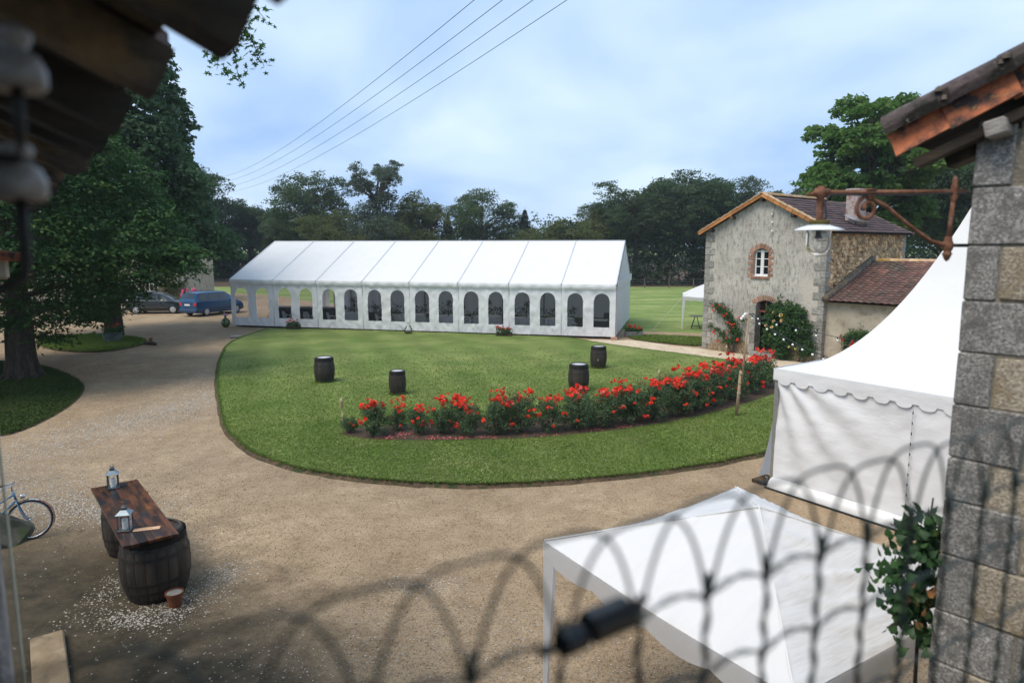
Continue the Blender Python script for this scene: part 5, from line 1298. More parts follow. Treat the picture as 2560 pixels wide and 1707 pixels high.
b = MB(); b.lathe([(.014, -.206), (.017, -.235), (.024, -.25), (.022, -.252), (0, -.25)], 12); b.build('bulb', M['porcelain'], lm, True)

# ivy hanging beside the stone corner, leaf by leaf
iv = thing('ivy', 'leafy climber with a few dead brown leaves hanging beside the stone corner', 'climber', (2.53, 3.93, 0))
st = MB(); st.tube([(.1, .1, 1.4), (.02, .05, 2.3), (-.03, .0, 3.0), (.0, .0, 3.5)], [.014, .012, .009, .005], 6); st.tube([(.0, .0, 2.9), (-.15, -.02, 3.05), (-.24, -.04, 2.95)], .005, 5); st.tube([(.0, .0, 2.6), (-.12, -.04, 2.75), (-.25, -.06, 2.7)], .005, 5); st.build('stem', M['bark'], iv, True)
def leafmesh(mat, s, k):
    o = [(0, -.40), (.30, -.52), (.50, -.22), (.40, .12), (.15, .45), (0, .78), (-.15, .45), (-.40, .12), (-.50, -.22), (-.30, -.52)]
    q = MB(); q.add([(x * s, y * s, -.18 * abs(x) * s - .12 * y * y * s + .03 * s * sin(k + x * 6)) for x, y in o] + [(0, .05 * s, .06 * s)], [(j, (j + 1) % 10, 10) for j in range(10)]); return q.mesh('leaf', mat, True)
lv = [leafmesh(M['leaf_ivy'], .080, 0), leafmesh(M['leaf_ivy'], .062, 1), leafmesh(M['leaf_vine'], .070, 2), leafmesh(M['leaf_vine'], .055, 4)]; dv = [leafmesh(M['leaf_dead'], .06, 3)]
g = random.Random(31)
for k in range(300):
    z = 2.58 + .84 * g.random() ** .9; w = .07 + .17 * max(0, sin((z - 2.45) / 1.1 * pi)) ** .7
    x = .10 - g.random() * w * (1.5 + .8 * max(0, sin(z * 13))); y = g.uniform(-.16, .10)
    dead = (-.14 < x < .02 and 2.72 < z < 3.02 and g.random() < .45)
    sc = g.uniform(.6, 1.0)
    link('leaf', g.choice(dv if dead else lv), iv, (x, y, z), (g.gauss(.9, .5), g.gauss(0, .45), g.uniform(-1.6, 1.6)), (sc, sc, sc))
q = MB()
for k in range(170):
    z = 2.60 + .78 * g.random() ** .9; w = .07 + .15 * max(0, sin((z - 2.45) / 1.1 * pi)) ** .7
    x = .12 - g.random() ** .7 * w * 1.35; s = g.uniform(.55, .95); m_ = Matrix.Translation((x, g.uniform(-.05, .16), z)) @ Euler((g.gauss(.9, .5), g.gauss(0, .5), g.uniform(-1.6, 1.6))).to_matrix().to_4x4() @ Matrix.Diagonal((s, s, s, 1))
    q.add([m_ @ vv.co for vv in lv[0].vertices], [tuple(p.vertices) for p in lv[0].polygons])
q.build('inner_leaves', M['leaf_ivy'], iv, True, kind='stuff')
lw = thing('ivy_sprout', 'low leafy sprout at the foot of the stone corner', 'climber', (2.35, 3.9, 0))
b = MB(); b.tube([(0.1, .1, 0), (.05, .05, 1.0), (0, 0, 1.7)], .008, 5); b.build('stem', M['bark'], lw, True)
for k in range(70):
    sc = g.uniform(.6, 1.1); link('leaf', g.choice(lv), lw, (g.uniform(-.35, .12), g.uniform(-.1, .35), 1.15 + .72 * g.random()), (g.gauss(.6, .5), g.gauss(0, .4), g.uniform(-3, 3)), (sc, sc, sc))

# ================================================================== OLD BUILDING ON THE NEAR LEFT: eave, wall, insulators
LR = atan2(.602, .799)    # local x out from the wall, y along the eave away from us
lb = thing('old_building', 'old stone building with a dark timbered eave overhead at the left', 'building', (0, 0, 0), LR)
g = random.Random(5)
ES, EZ = .385, 5.365; sp = radians(24)
for k in range(22):
    t = -1.45 + k * .47 + g.uniform(-.04, .04); dz = g.uniform(-.02, .012); e = ES + g.uniform(-.05, .03)
    m = MB(); m.bar((e, t, EZ + .02 + dz), (e - 2.6, t, EZ + .02 + dz + 2.6 * math.tan(sp)), .10, .11); m.build('rafter', M['timber_dark'], lb)
for j in range(11):
    x = ES - .14 - j * .235
    for s in range(4):
        y0 = -2.2 + s * 2.7; m = MB(); m.cbox((x + g.uniform(-.012, .012), y0 + 1.34, EZ + .095 + (ES - x) * math.tan(sp)), (.22, 2.66, .022), .004, Matrix.Rotation(sp, 3, 'Y'), .004, g); m.build('eave_board', M['timber_dark'], lb)
tm = [MB().cbox((0, 0, 0), (1, 1, 1), .05, None, .05, g).mesh('roof_tile', M['timber_dark'] if q else M['near_tile_top']) for q in (0, 0, 0)]
for r in range(5):
    for k in range(46):
        y = -2.2 + k * .235; x = ES - .10 - r * .30 + g.uniform(-.045, .03)
        link('roof_tile', tm[k % 3], lb, (x - .1, y, EZ + .15 + (ES - x + .1) * math.tan(sp) + g.uniform(-.008, .008)), (g.gauss(0, .06), sp + .04, g.gauss(0, .07)), (.40, .225, .035 if r else .05))
# wall of the building, well behind the eave edge, with a corner standing proud
m = MB(); m.box((-.75, 3.2, 2.65), (.5, 11, 5.3)); m.build('wall', M['wall_near'], lb)
m = MB(); m.cbox((-.435, 2.70, 2.5), (.74, .28, 5.0), .02, None, .01, g); m.build('wall_corner', M['wall_near'], lb)
m = MB(); m.tube([(-.036, 2.60, .0), (-.036, 2.60, 2.4), (-.036, 2.60, 4.9)], .0045, 6); m.build('drop_cable', M['guy'], lb, True)
m = MB(); m.cbox((-.125, 1.9, 4.485), (.16, .12, .05), .02, None, .012, g); m.build('projecting_stone', M['rock'], lb)
# lower roof edge seen past the insulators
m = MB(); m.lathe([(.10, 0), (.105, .42)], 9, (.18 - .10, 6.05, 4.95), Matrix.Rotation(pi / 2, 3, 'Y') @ Matrix.Rotation(pi, 3, 'Y'), 0, 2 * pi)
m = MB(); m.cbox((-.16, 6.1, 4.955), (.72, .22, .07), .012, Matrix.Rotation(.12, 3, 'Y')); m.build('cornice_tile', M['near_tile'], lb, True, 40)
m = MB(); m.cbox((-.32, 6.2, 4.84), (.8, .3, .16), .02); m.build('cornice', M['render_beige'], lb)
for k, (x, y, z, lab) in enumerate(((.037, .974, 5.20, 'upper blurred porcelain insulator under the dark eave'), (.032, 1.041, 5.083, 'lower blurred white porcelain insulator on its iron hook'))):
    p = loc2w(Vector((0, 0, 0)), LR, x, y, z)
    t = thing('insulator', lab, 'insulator', p, LR, 'porcelain insulators under the eave')
    b = MB(); b.lathe([(0, .040), (.014, .040), (.019, .032), (.016, .022), (.012, .018), (.024, .010), (.030, -.004), (.030, -.022), (.026, -.028), (.0, -.02)], 20); b.build('bell', M['porcelain'], t, True)
    b = MB()
    if k: b.tube([(0, 0, -.02), (0, 0, -.10), (-.004, 0, -.122), (-.02, 0, -.132), (-.05, 0, -.132), (-.32, .0, -.128)], .0065, 8)
    else: b.tube([(0, 0, -.02), (.0, .02, -.07), (-.004, .03, -.10), (-.30, .05, -.10)], .006, 8)
    b.build('hook', M['iron'], t, True)
    if k: b = MB(); b.tube([(.0135 * cos(a), .0135 * sin(a), .020) for a in np.linspace(0, 2 * pi, 14)], .004, 6); b.tube([(0, .0135, .02), (-.3, .0, .0)], .003, 6); b.build('tie_wire', M['iron'], t, True)

# ================================================================== WIRE FENCE JUST BELOW THE CAMERA
FR = atan2(.5, .866); FP = .5
fo = Vector((-.5 * FP, .866 * FP, 0))
fn = thing('wire_fence', 'blurred green hoop-top wire fence crossing in front of the camera', 'fence', fo, FR)
g = random.Random(6); WR = .0023
def wav(p, q, n, a=.0012):
    p, q = Vector(p), Vector(q); return [p.lerp(q, t) + Vector((a * sin(t * n * pi * 1.6), 0, 0)) for t in np.linspace(0, 1, n)]
du = .096; u0 = .055 - 4 * du
for k in range(23):
    u = u0 + k * du; jz = g.uniform(-.004, .004); ju = g.uniform(-.004, .004); y = .0016 * (k % 2 * 2 - 1); zt = 4.730 + jz
    pts = []
    for t in np.linspace(-1, 1, 19):
        a = abs(t) ** 2.3; pts.append((u + ju * (1 - abs(t)) + math.copysign(du * abs(t) ** .62, t) * .98, y, zt - .112 * a))
    b = MB(); b.tube(pts, WR, 6); b.build('hoop', M['fence'], fn, True)
    # twisted pair below each crossing
    if k < 22:
        x = u0 + k * du; b = MB()
        for s in (0, pi): b.tube([(x + .0020 * cos(z * 95 + s) + .0028 * sin(z * 120 + k), .0020 * sin(z * 95 + s), z) for z in np.arange(4.632, 3.98, -.012)], WR * .95, 5, False)
        b.build('upright_wire', M['fence'], fn, True)
        b = MB(); b.tube([(x, -.001, 4.648), (x + .001, 0, 4.632), (x, 0, 4.612)], [WR * 1.3, WR * 2.0, WR * 1.4], 6); b.build('knot', M['fence'], fn, True)
for z in (4.625, 4.53, 4.40, 4.26, 4.10):
    b = MB()
    for s in (0, pi): b.tube([(x, .0025 * sin(x * 80 + s), z + .0022 * cos(x * 80 + s) + .013 * abs(sin(pi * (x - u0) / du)) - .006) for x in np.arange(u0 - .05, u0 + 22 * du, .008)], WR * .62, 5, False)
    b.build('line_wire', M['fence'], fn, True)
# landing wall that carries the fence
pw = MB(); pw.cbox((.75, .0, 3.85), (2.6, .14, .22), .02); pw.box((.75, .0, 1.87), (2.56, .10, 3.74)); 
solid('landing_wall', 'low stone parapet under the wire fence at the bottom of the view', 'wall', pw, M['wall_near'], fo, FR)
cl = thing('fence_fitting', 'blurred black boxy fitting clipped to the wire fence', 'fitting', fo + Vector((.866 * .378, .5 * .378, 4.636)), FR + .0)  # dark boxy object on the fence top, its use not known
tl_ = RY(-radians(4))
b = MB(); b.cbox((.014, -.010, .004), (.060, .032, .026), .006, tl_); b.build('housing', M['black'], cl)
b = MB(); b.cbox((-.030, -.010, -.003), (.034, .028, .022), .006, tl_); b.build('clamp', M['black'], cl)
b = MB(); b.tube([(-.045, -.01, -.006), (-.066, -.01, -.008)], .004, 8); b.build('screw', M['black'], cl, True)
b = MB(); b.cbox((.012, -.028, .023), (.070, .006, .006), .002, tl_); b.build('visor', M['iron'], cl)

# ================================================================== BARRELS AND THE PLANK TABLE
BH, BR0, BR1 = .92, .285, .36
def brad(z): q = (z / BH - .5) * 2; return BR1 - (BR1 - BR0) * abs(q) ** 2.1
def make_barrel(label, group, head):
    t = thing('barrel', label, 'barrel', (0, 0, 0), 0, group)
    n = 20; b = MB(); w = 2 * pi / n; zs = [0, .08, .2, .34, .46, .58, .72, .84, .92]
    vs = []
    for z in zs:
        r = brad(z)
        for a, d in ((-w * .485, -.004), (-w * .40, .0), (0, .001), (w * .40, .0), (w * .485, -.004)): vs.append(((r + d) * cos(a), (r + d) * sin(a), z))
    for z in (.92, .90): 
        r = brad(.92) - .03
        for a in (-w * .485, -w * .4, 0, w * .4, w * .485): vs.append((r * cos(a), r * sin(a), z))
    fs = [(5 * i + j, 5 * i + j + 1, 5 * i + 6 + j, 5 * i + 5 + j) for i in range(len(zs) + 1) for j in range(4)]
    b.add(vs, fs); sm = b.mesh('stave', M['barrel'], True, 40)
    for k in range(n): link('stave', sm, t, (0, 0, 0), (0, 0, k * w))
    for z0, h in ((.015, .045), (.14, .04), (.27, .04), (.61, .04), (.74, .04), (.86, .055)):
        MB().lathe([(brad(z0) - .004, z0), (brad(z0) + .006, z0), (brad(z0 + h) + .006, z0 + h), (brad(z0 + h) - .004, z0 + h)], 28).build('hoop', M['hoop'], t, True, 40)
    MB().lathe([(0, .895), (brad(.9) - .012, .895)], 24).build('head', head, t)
    MB().lathe([(brad(.3) - .02, .30), (brad(.3) - .02, .88)], 20).build('lining', M['dark_in'], t)
    MB().lathe([(0, 0), (.024, 0), (.024, .01), (0, .012)], 8, (brad(.46) - .002, 0, .40), Matrix.Rotation(pi / 2, 3, 'Y')).build('bung', M['hoop'], t)
    return t
G_ = 'old wine barrels on the lawn and under the plank table'
b0 = make_barrel('dark oak barrel on the left part of the lawn, pale top', G_, M['barrel_head'])
b0.location = (-6.84, 24.5, .075); b0.scale = (1.03, 1.03, 1.0); b0.rotation_euler = (0, 0, .4)
dup(b0, (-3.83, 22.4, .075), 2.1, 'smallest dark barrel on the lawn, right of the left barrel', G_, (.80, .80, .88))
dup(b0, (2.28, 22.95, .075), 3.4, 'dark barrel on the lawn just behind the rose bed', G_, (1.0, 1.0, 1.02))
dup(b0, (3.51, 27.35, .075), 4.6, 'farthest dark barrel on the lawn, with a brass tap, near the sandy path', G_, (.93, .93, .98))
tp = MB(); tp.tube([(0, 0, 0), (0, -.09, 0), (0, -.10, -.05)], [.014, .012, .010], 6); tp.tube([(0, -.06, 0), (0, -.06, .05)], .008, 5); solid('barrel_tap', 'small tap on the farthest lawn barrel', 'tap', tp, M['bamboo'], (3.51 - .06, 27.35 - .335, .46), -.12, True)
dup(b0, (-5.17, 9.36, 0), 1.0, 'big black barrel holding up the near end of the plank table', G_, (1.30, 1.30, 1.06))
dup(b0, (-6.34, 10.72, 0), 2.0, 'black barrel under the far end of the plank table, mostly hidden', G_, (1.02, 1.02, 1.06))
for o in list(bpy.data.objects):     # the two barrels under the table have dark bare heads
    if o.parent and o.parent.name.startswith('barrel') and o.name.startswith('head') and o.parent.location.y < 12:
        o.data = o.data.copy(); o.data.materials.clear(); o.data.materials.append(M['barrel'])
TR = atan2(10.9 - 8.65, -6.99 + 5.18)      # plank direction
tbm = thing('plank_table', 'stained plank table top resting on two black barrels', 'table', (-5.81, 9.955, .985), TR)
pl_ = MB().cbox((0, 0, 0), (1, 1, 1), .03).mesh('plank', M['board'])
g = random.Random(2); yy = -.345
for k, w in enumerate((.085, .10, .11, .085, .12, .095, .095)):
    m = MB(); m.cbox((0, 0, 0), (2.86 + g.uniform(-.03, .02), w - .0015, .042), .003, None, .001, g); o = m.build('plank', M['board'], tbm); o.location = (g.uniform(-.01, .01), yy + w / 2, .02 + g.uniform(-.003, .003)); yy += w
for x in (-1.05, 1.0): MB().box((x, 0, -.02), (.1, .62, .035)).build('cross_batten', M['timber_dark'], tbm)
def make_lantern(label):
    t = thing('lantern', label, 'lantern', (0, 0, 0), 0, 'candle lanterns on the plank table')
    MB().cbox((0, 0, .012), (.17, .17, .024), .004).build('base', M['lantern'], t)
    for sx in (-1, 1):
        for sy in (-1, 1): MB().box((sx * .072, sy * .072, .135), (.016, .016, .225)).build('corner_post', M['lantern'], t)
    b = MB(); b.add([(s * .095, q * .095, .247) for s, q in ((-1, -1), (1, -1), (1, 1), (-1, 1))] + [(s * .038, q * .038, .305) for s, q in ((-1, -1), (1, -1), (1, 1), (-1, 1))], [(0, 1, 5, 4), (1, 2, 6, 5), (2, 3, 7, 6), (3, 0, 4, 7), (4, 5, 6, 7), (3, 2, 1, 0)]); b.build('roof', M['lantern_roof'], t)
    MB().cbox((0, 0, .325), (.07, .07, .045), .006).build('vent', M['lantern'], t)
    b = MB(); b.lathe([(.03, .345), (.022, .365), (0, .372)], 8); b.tube([(.022 * cos(a), 0, .385 + .022 * sin(a)) for a in np.linspace(0, 2 * pi, 12)], .004, 5); b.build('ring', M['lantern'], t, True)
    MB().lathe([(0, .165), (.036, .165), (.04, .155), (.04, .024)], 16).build('candle', M['candle'], t, True)
    for k in range(4): 
        R = Matrix.Rotation(k * pi / 2, 3, 'Z'); MB().add([R @ Vector(p) for p in ((-.062, .074, .03), (.062, .074, .03), (.062, .074, .245), (-.062, .074, .245))], [(0, 1, 2, 3)]).build('pane', M['glass'], t)
    return t
l0 = make_lantern('grey candle lantern standing at the far end of the plank table'); l0.location = (-6.60, 10.86, 1.027); l0.rotation_euler = (0, 0, .45)
dup(l0, (-5.45, 9.17, 1.027), .2, 'grey candle lantern near the front of the plank table, beside the card')
cdl = thing('card_sign', 'brown card strip with handwriting lying on the plank table', 'card', (-5.17, 9.20, 1.030), .30)
MB().box((0, 0, .003), (.34, .105, .004)).build('card', M['card'], cdl)
# three illegible pencil strokes of lettering stay flat print
b = MB(); g = random.Random(3)
for k, (dx, ln) in enumerate(((-.055, .06), (-.025, .05), (.005, .055), (.035, .045), (.065, .055))):
    b.box((dx, .002, .0056), (.006, ln * .75, .0008)); 
    if k % 2: b.box((dx + .008, .012, .0056), (.018, .005, .0008))
b.build('lettering', M['pot'], cdl)
pt = thing('flower_pot', 'empty brown plastic flower pot on pale chips beside the big barrel', 'pot', (-4.73, 8.98, 0))
MB().lathe([(.0, 0), (.085, 0), (.108, .17), (.122, .17), (.124, .205), (.112, .205), (.108, .18)], 20).build('pot', M['pot'], pt, True, 40)
MB().lathe([(.11, .188), (.05, .196), (0, .19)], 12).build('compost', M['stonepot'], pt, True)
sl_ = MB(); sl_.cbox((0, 0, .05), (2.0, .36, .10), .015, None, .008); solid('stone_slab', 'long sandstone slab lying on the earth at the bottom left corner', 'slab', sl_, M['slab'], (-5.35, 7.30, 0), atan2(-.89, .65))
rk = MB(); rk.cbox((0, 0, 0), (.85, .16, .52), .07, None, .05, random.Random(4)); rk.xf(Euler((-.55, .62, 0)).to_matrix().to_4x4()); solid('leaning_stone', 'mossy stone slab leaning against the old bicycle', 'stone', rk, M['rock'], (-8.62, 10.93, .26), atan2(.53, .85), False)

# ================================================================== BICYCLE
bk_ = thing('bicycle', 'old blue bicycle with a rusty front mudguard leaning by the left wall', 'bicycle', Vector((-8.26, 11.15, 0)) - .52 * Vector((.90, .44, 0)), atan2(.44, .90))
bk_.rotation_euler = (radians(-8), 0, atan2(.44, .90))
def wheel(x, nm):
    b = MB(); b.tube([(x + .325 * cos(a), 0, .34 + .325 * sin(a)) for a in np.linspace(0, 2 * pi, 37)[:-1]], .017, 8, closed=True); o = b.build(nm, M['tyre'], bk_, True)
    b = MB(); b.tube([(x + .303 * cos(a), 0, .34 + .303 * sin(a)) for a in np.linspace(0, 2 * pi, 37)[:-1]], .010, 6, closed=True); b.build('rim', M['chrome'], o, True)
    b = MB()
    for k in range(28): a = k * 2 * pi / 28; b.bar((x + .018 * cos(a + .8), .02 * (-1) ** k, .34 + .018 * sin(a + .8)), (x + .30 * cos(a), 0, .34 + .30 * sin(a)), .0022, .0022)
    b.build('spokes', M['chrome'], o); b = MB(); b.tube([(x, -.045, .34), (x, .045, .34)], .02, 8); b.build('hub', M['chrome'], o, True)
wheel(.52, 'front_wheel'); wheel(-.54, 'rear_wheel')
b = MB(); HT, HB = (.30, 0, .86), (.345, 0, .70)
b.tube([HT, HB], .019, 8); b.tube([HB, (-.10, 0, .30)], .017, 8); b.tube([(.315, 0, .80), (-.20, 0, .52)], .015, 8); b.tube([(-.10, 0, .28), (-.26, 0, .78)], .016, 8)
for s in (-1, 1): b.tube([(-.10, .03 * s, .29), (-.54, .055 * s, .34), (-.22, .02 * s, .66)], .010, 6)
b.build('frame', M['bike_blue'], bk_, True)
b = MB()
for s in (-1, 1): b.tube([(.345, .03 * s, .70), (.39, .045 * s, .55), (.45, .05 * s, .40), (.52, .05 * s, .34)], .011, 6)
b.tube([(.345, -.04, .70), (.345, .04, .70)], .016, 6); b.build('fork', M['bike_blue'], bk_, True)
b = MB(); b.tube([(.30, 0, .86), (.285, 0, .95), (.32, 0, .97)], .013, 8); b.tube([(.12, -.29, .93), (.20, -.27, .95), (.31, -.16, .99), (.33, 0, .98), (.31, .16, .99), (.20, .27, .95), (.12, .29, .93)], .012, 8); b.build('handlebar', M['chrome'], bk_, True)
for s in (-1, 1): b = MB(); b.tube([(.02, s * .30, .92), (.14, s * .285, .935)], .017, 8); b.build('grip', M['black'], bk_, True)
def guard(x, a0, a1, mat, nm):
    b = MB(); n = 18
    for w in (0,): b.grid(lambda u, v: (x + (.352 + .012 * sin(v * pi)) * cos(a0 + (a1 - a0) * u), -.03 + .06 * v, .34 + (.352 + .012 * sin(v * pi)) * sin(a0 + (a1 - a0) * u)), n, 5)
    b.build(nm, mat, bk_, True)
guard(.52, -.35, 1.15, M['rusty_guard'], 'front_mudguard'); guard(.52, 1.15, 1.55, M['chrome'], 'mudguard_tip'); guard(.52, 1.55, 2.5, M['black'], 'front_mudguard'); guard(-.54, .6, 3.2, M['rusty_guard'], 'rear_mudguard')
b = MB(); b.lathe([(0, .06), (.03, .05), (.045, 0), (.04, -.01), (0, -.01)], 12, (.42, 0, .76), Matrix.Rotation(pi / 2, 3, 'Y')); b.build('headlight', M['chrome'], bk_, True)
b = MB(); b.cbox((-.29, 0, .84), (.27, .17, .06), .02); b.build('saddle', M['black'], bk_)
b = MB(); b.tube([(-.10, -.05, .29), (-.10, .05, .29)], .05, 10); b.bar((-.10, .06, .29), (.04, .06, .19), .02, .012); b.bar((-.10, -.06, .29), (-.24, -.06, .39), .02, .012); b.build('crank', M['chrome'], bk_)

# ================================================================== ROSES
def bloom_mesh(name, mat, k):
    r = random.Random(k); b = MB()
    for ring, (n, rad, z, tilt) in enumerate(((5, .034, .0, .5), (5, .022, .012, .9), (3, .010, .020, 1.2))):
        for j in range(n):
            a = j * 2 * pi / n + ring * .6 + r.uniform(-.2, .2); c = Vector((cos(a), sin(a), 0)); t = Vector((-sin(a), cos(a), 0)); w = rad * .95
            p0 = c * rad * .25 + Vector((0, 0, z - .012)); p1 = c * rad + Vector((0, 0, z + rad * tilt * .6))
            b.add([p0, p0.lerp(p1, .55) + t * w * .8, p1 + t * w * .3, p1 - t * w * .3, p0.lerp(p1, .55) - t * w * .8], [(0, 1, 2, 3, 4)])
    return b.mesh(name, mat)
M['rose_faded'] = pm('rose_faded', (.66, .13, .09), (.70, .22, .16), 9, rough=.6, isl=.5)
BL = [bloom_mesh('bloom', M['rose'], 1), bloom_mesh('bloom', M['rose_faded'], 2), bloom_mesh('bloom', M['rose_deep'], 3)]
gb = np.random.default_rng(40)
def bush_mesh(R, H, n, seed, leaf=.055):
    g = np.random.default_rng(seed); k = 40; m = n // k; a = g.uniform(0, 2 * pi, m); q = np.sqrt(g.random(m)); z = .10 + (H - .10) * g.random(m) ** .8
    taper = np.where(z < .35 * H, .55 + z / H * 1.3, 1.05 - .35 * (z / H - .35)); C = np.stack([R * q * taper * np.cos(a), R * q * taper * np.sin(a), z], 1)
    V, F = clump_leaves(C, .13, k, leaf, .8, .35, .55, .62); return npmesh('foliage', V, F, M['leaf_rose'])
FO_ = [bush_mesh(.46, .78, 3000, 51), bush_mesh(.50, .88, 3600, 52), bush_mesh(.42, .70, 2400, 53), bush_mesh(.36, .55, 1500, 54)]
BUSH = [(-4.30, 17.66, 3, .75, 0, 'small flowerless rose bush beside the left bamboo torch'), (-3.55, 17.35, 0, 1.0, 4, 'red rose bush second from the left end of the rose bed'), (-3.05, 17.95, 2, .8, 2, 'sparse rose bush third from the left end of the rose bed'),
 (-2.45, 17.62, 2, .92, 2, 'low red rose bush fourth from the left end of the rose bed'), (-1.85, 17.62, 2, 1.0, 3, 'red rose bush fifth from the left end of the rose bed'), (-1.14, 17.45, 2, 1.05, 4, 'red rose bush sixth from the left end of the rose bed'),
 (-.38, 17.52, 0, 1.08, 5, 'dense red rose bush seventh along the rose bed, with a big red head of bloom'), (.25, 17.72, 1, 1.06, 4, 'dark leafed red rose bush eighth along the rose bed'), (1.0, 17.80, 0, 1.0, 3, 'rose bush ninth along the rose bed with a hanging red cluster'),
 (1.72, 18.05, 1, 1.0, 3, 'red rose bush tenth along the rose bed'), (2.5, 18.3, 0, 1.04, 4, 'red rose bush eleventh along the rose bed, in front of a barrel'), (3.25, 18.65, 1, 1.03, 4, 'red rose bush twelfth along the rose bed'), (4.0, 19.05, 1, 1.08, 5, 'full red rose bush thirteenth along the rose bed'),
 (4.78, 19.55, 1, 1.1, 5, 'full red rose bush fourteenth along the rose bed, right of the middle torch'), (5.5, 20.15, 1, 1.12, 6, 'tall red rose bush just left of the string light pole'), (6.2, 20.8, 1, 1.14, 6, 'tall red rose bush behind the foot of the string light pole'), (7.05, 21.6, 1, 1.12, 6, 'tall red rose bush just right of the string light pole'),
 (7.95, 22.6, 1, 1.12, 6, 'tall red rose bush two places right of the string light pole'), (8.75, 23.55, 1, 1.12, 6, 'red rose bush at the right end of the bed, beside the pagoda tent'),
 (-1.5, 18.3, 3, 1.2, 3, 'tall loose rose bush at the back of the bed, behind the fifth bush'), (-.1, 18.45, 3, 1.25, 3, 'tall loose rose bush at the back of the bed, behind the seventh bush'), (2.0, 18.95, 3, 1.3, 4, 'tall loose rose bush at the back of the bed, before the barrel'), (3.4, 19.6, 0, 1.0, 4, 'rose bush in the back row left of the middle torch'),
 (4.9, 20.6, 0, 1.1, 5, 'rose bush in the back row right of the middle torch'), (5.9, 21.45, 0, 1.1, 5, 'rose bush in the back row left of the string light pole'), (6.9, 22.5, 0, 1.12, 6, 'rose bush in the back row right of the string light pole'), (8.0, 23.9, 0, 1.1, 5, 'rose bush in the back row near the pagoda tent')]
for i, (x, y, f, sc, ncl, lab) in enumerate(BUSH):
    if i < 19: y -= .10
    t = thing('rose_bush', lab, 'rose bush', (x, y, .11), 0, 'red rose bushes in the curved bed')
    H = (.78, .88, .70, .55)[f] * sc; R = (.46, .50, .42, .36)[f] * sc; wd = .80 if x < 1.5 else .95; R *= wd
    link('foliage', FO_[f], t, (0, 0, 0), (0, 0, i * 1.7), (sc * wd, sc * wd, sc))
    st = MB()
    for k in range(5): a = k * 1.26 + i; st.tube([(.03 * cos(a), .03 * sin(a), -.03), (.15 * cos(a), .15 * sin(a), H * .5), (.26 * cos(a), .26 * sin(a), H * .9)], [.012, .009, .004], 5, False)
    heads = []
    for k in range(min(ncl, 5)):
        a = gb.uniform(0, 2 * pi); q = R * gb.uniform(.1, .85); zt = H * gb.uniform(.72, 1.0) + gb.uniform(.0, .34); heads.append((q * cos(a), q * sin(a), zt, gb.integers(5, 10), .10))
        st.tube([(q * .6 * cos(a), q * .6 * sin(a), H * .6), (q * cos(a), q * sin(a), zt - .02)], [.006, .004], 4, False)
    for k in range(1 + ncl // 2):
        a = gb.uniform(pi + .2, 2 * pi - .2); heads.append((R * 1.02 * cos(a), R * 1.02 * sin(a), H * gb.uniform(.25, .8), gb.integers(1, 4), .05))
    link('cane', st.mesh('cane', M['bark']), t)
    for (hx, hy, hz, n, sp_) in heads:
        for _ in range(int(n)):
            s = gb.uniform(1.0, 2.0); link('bloom', BL[gb.integers(0, 3) if gb.random() < .3 else 0], t, (hx + gb.normal(0, sp_), hy + gb.normal(0, sp_), hz + gb.normal(0, sp_ * .45)), (gb.normal(0, .6), gb.normal(0, .6), gb.uniform(0, 6)), (s, s, s))
    if ncl >= 3:
        sp = MB(); 
        for k in range(3):
            a = gb.uniform(0, 6.28); q = R * .7; c = Vector((q * cos(a), q * sin(a), H + gb.uniform(.02, .16)))
            for _ in range(7): d = c + Vector((gb.normal(0, .06), gb.normal(0, .06), gb.normal(0, .05))); sp.bar(c - Vector((0, 0, .12)), d, .004, .004); sp.cbox(d, (.022, .022, .026), .006)
        link('spent_head', sp.mesh('spent_head', M['seed']), t)['kind'] = 'stuff'
# fallen petals on the bed
def petals(n):
    X = gb.normal(0, 1, n); i = gb.integers(0, 9, n); cx = np.array([-3.2, -2.0, -2.9, -1.3, -.6, .9, 1.3, 2.3, 3.1])[i]; cy = np.array([17.05, 16.98, 17.4, 16.98, 17.0, 17.2, 17.2, 17.7, 18.1])[i]
    x = cx + X * .20; y = cy + gb.normal(0, .12, n); k = inpoly(x, y, bed); x, y = x[k], y[k]; P = np.stack([x, y, np.full(len(x), .108)], 1)
    return leaves(P, unit(np.array([0, 0, 1.0]) + gb.normal(0, .25, (len(x), 3))), gb.uniform(.03, .055, len(x)), .8)
V, F = petals(800); setp(link('petals', npmesh('petals', V, F, M['petals'])), kind='stuff')
# daisies and clover flecks in the near turf
n = 500; x = gb.uniform(-7, 7, n); y = 13.8 + 2.2 * gb.random(n) ** 2; k = inpoly(x, y, lawnp) & ~inpoly(x, y, bed); P = np.stack([x[k], y[k], np.full(k.sum(), .125)], 1)
V, F = leaves(P, unit(np.array([0, -.3, 1.0]) + gb.normal(0, .2, (len(P), 3))), .017, .9); M['daisy'] = pm('clover_white', (.42, .46, .34), (.55, .56, .46), 5, rough=.8); setp(link('clover_flowers', npmesh('clover_flowers', V, F, M['daisy'])), kind='stuff')

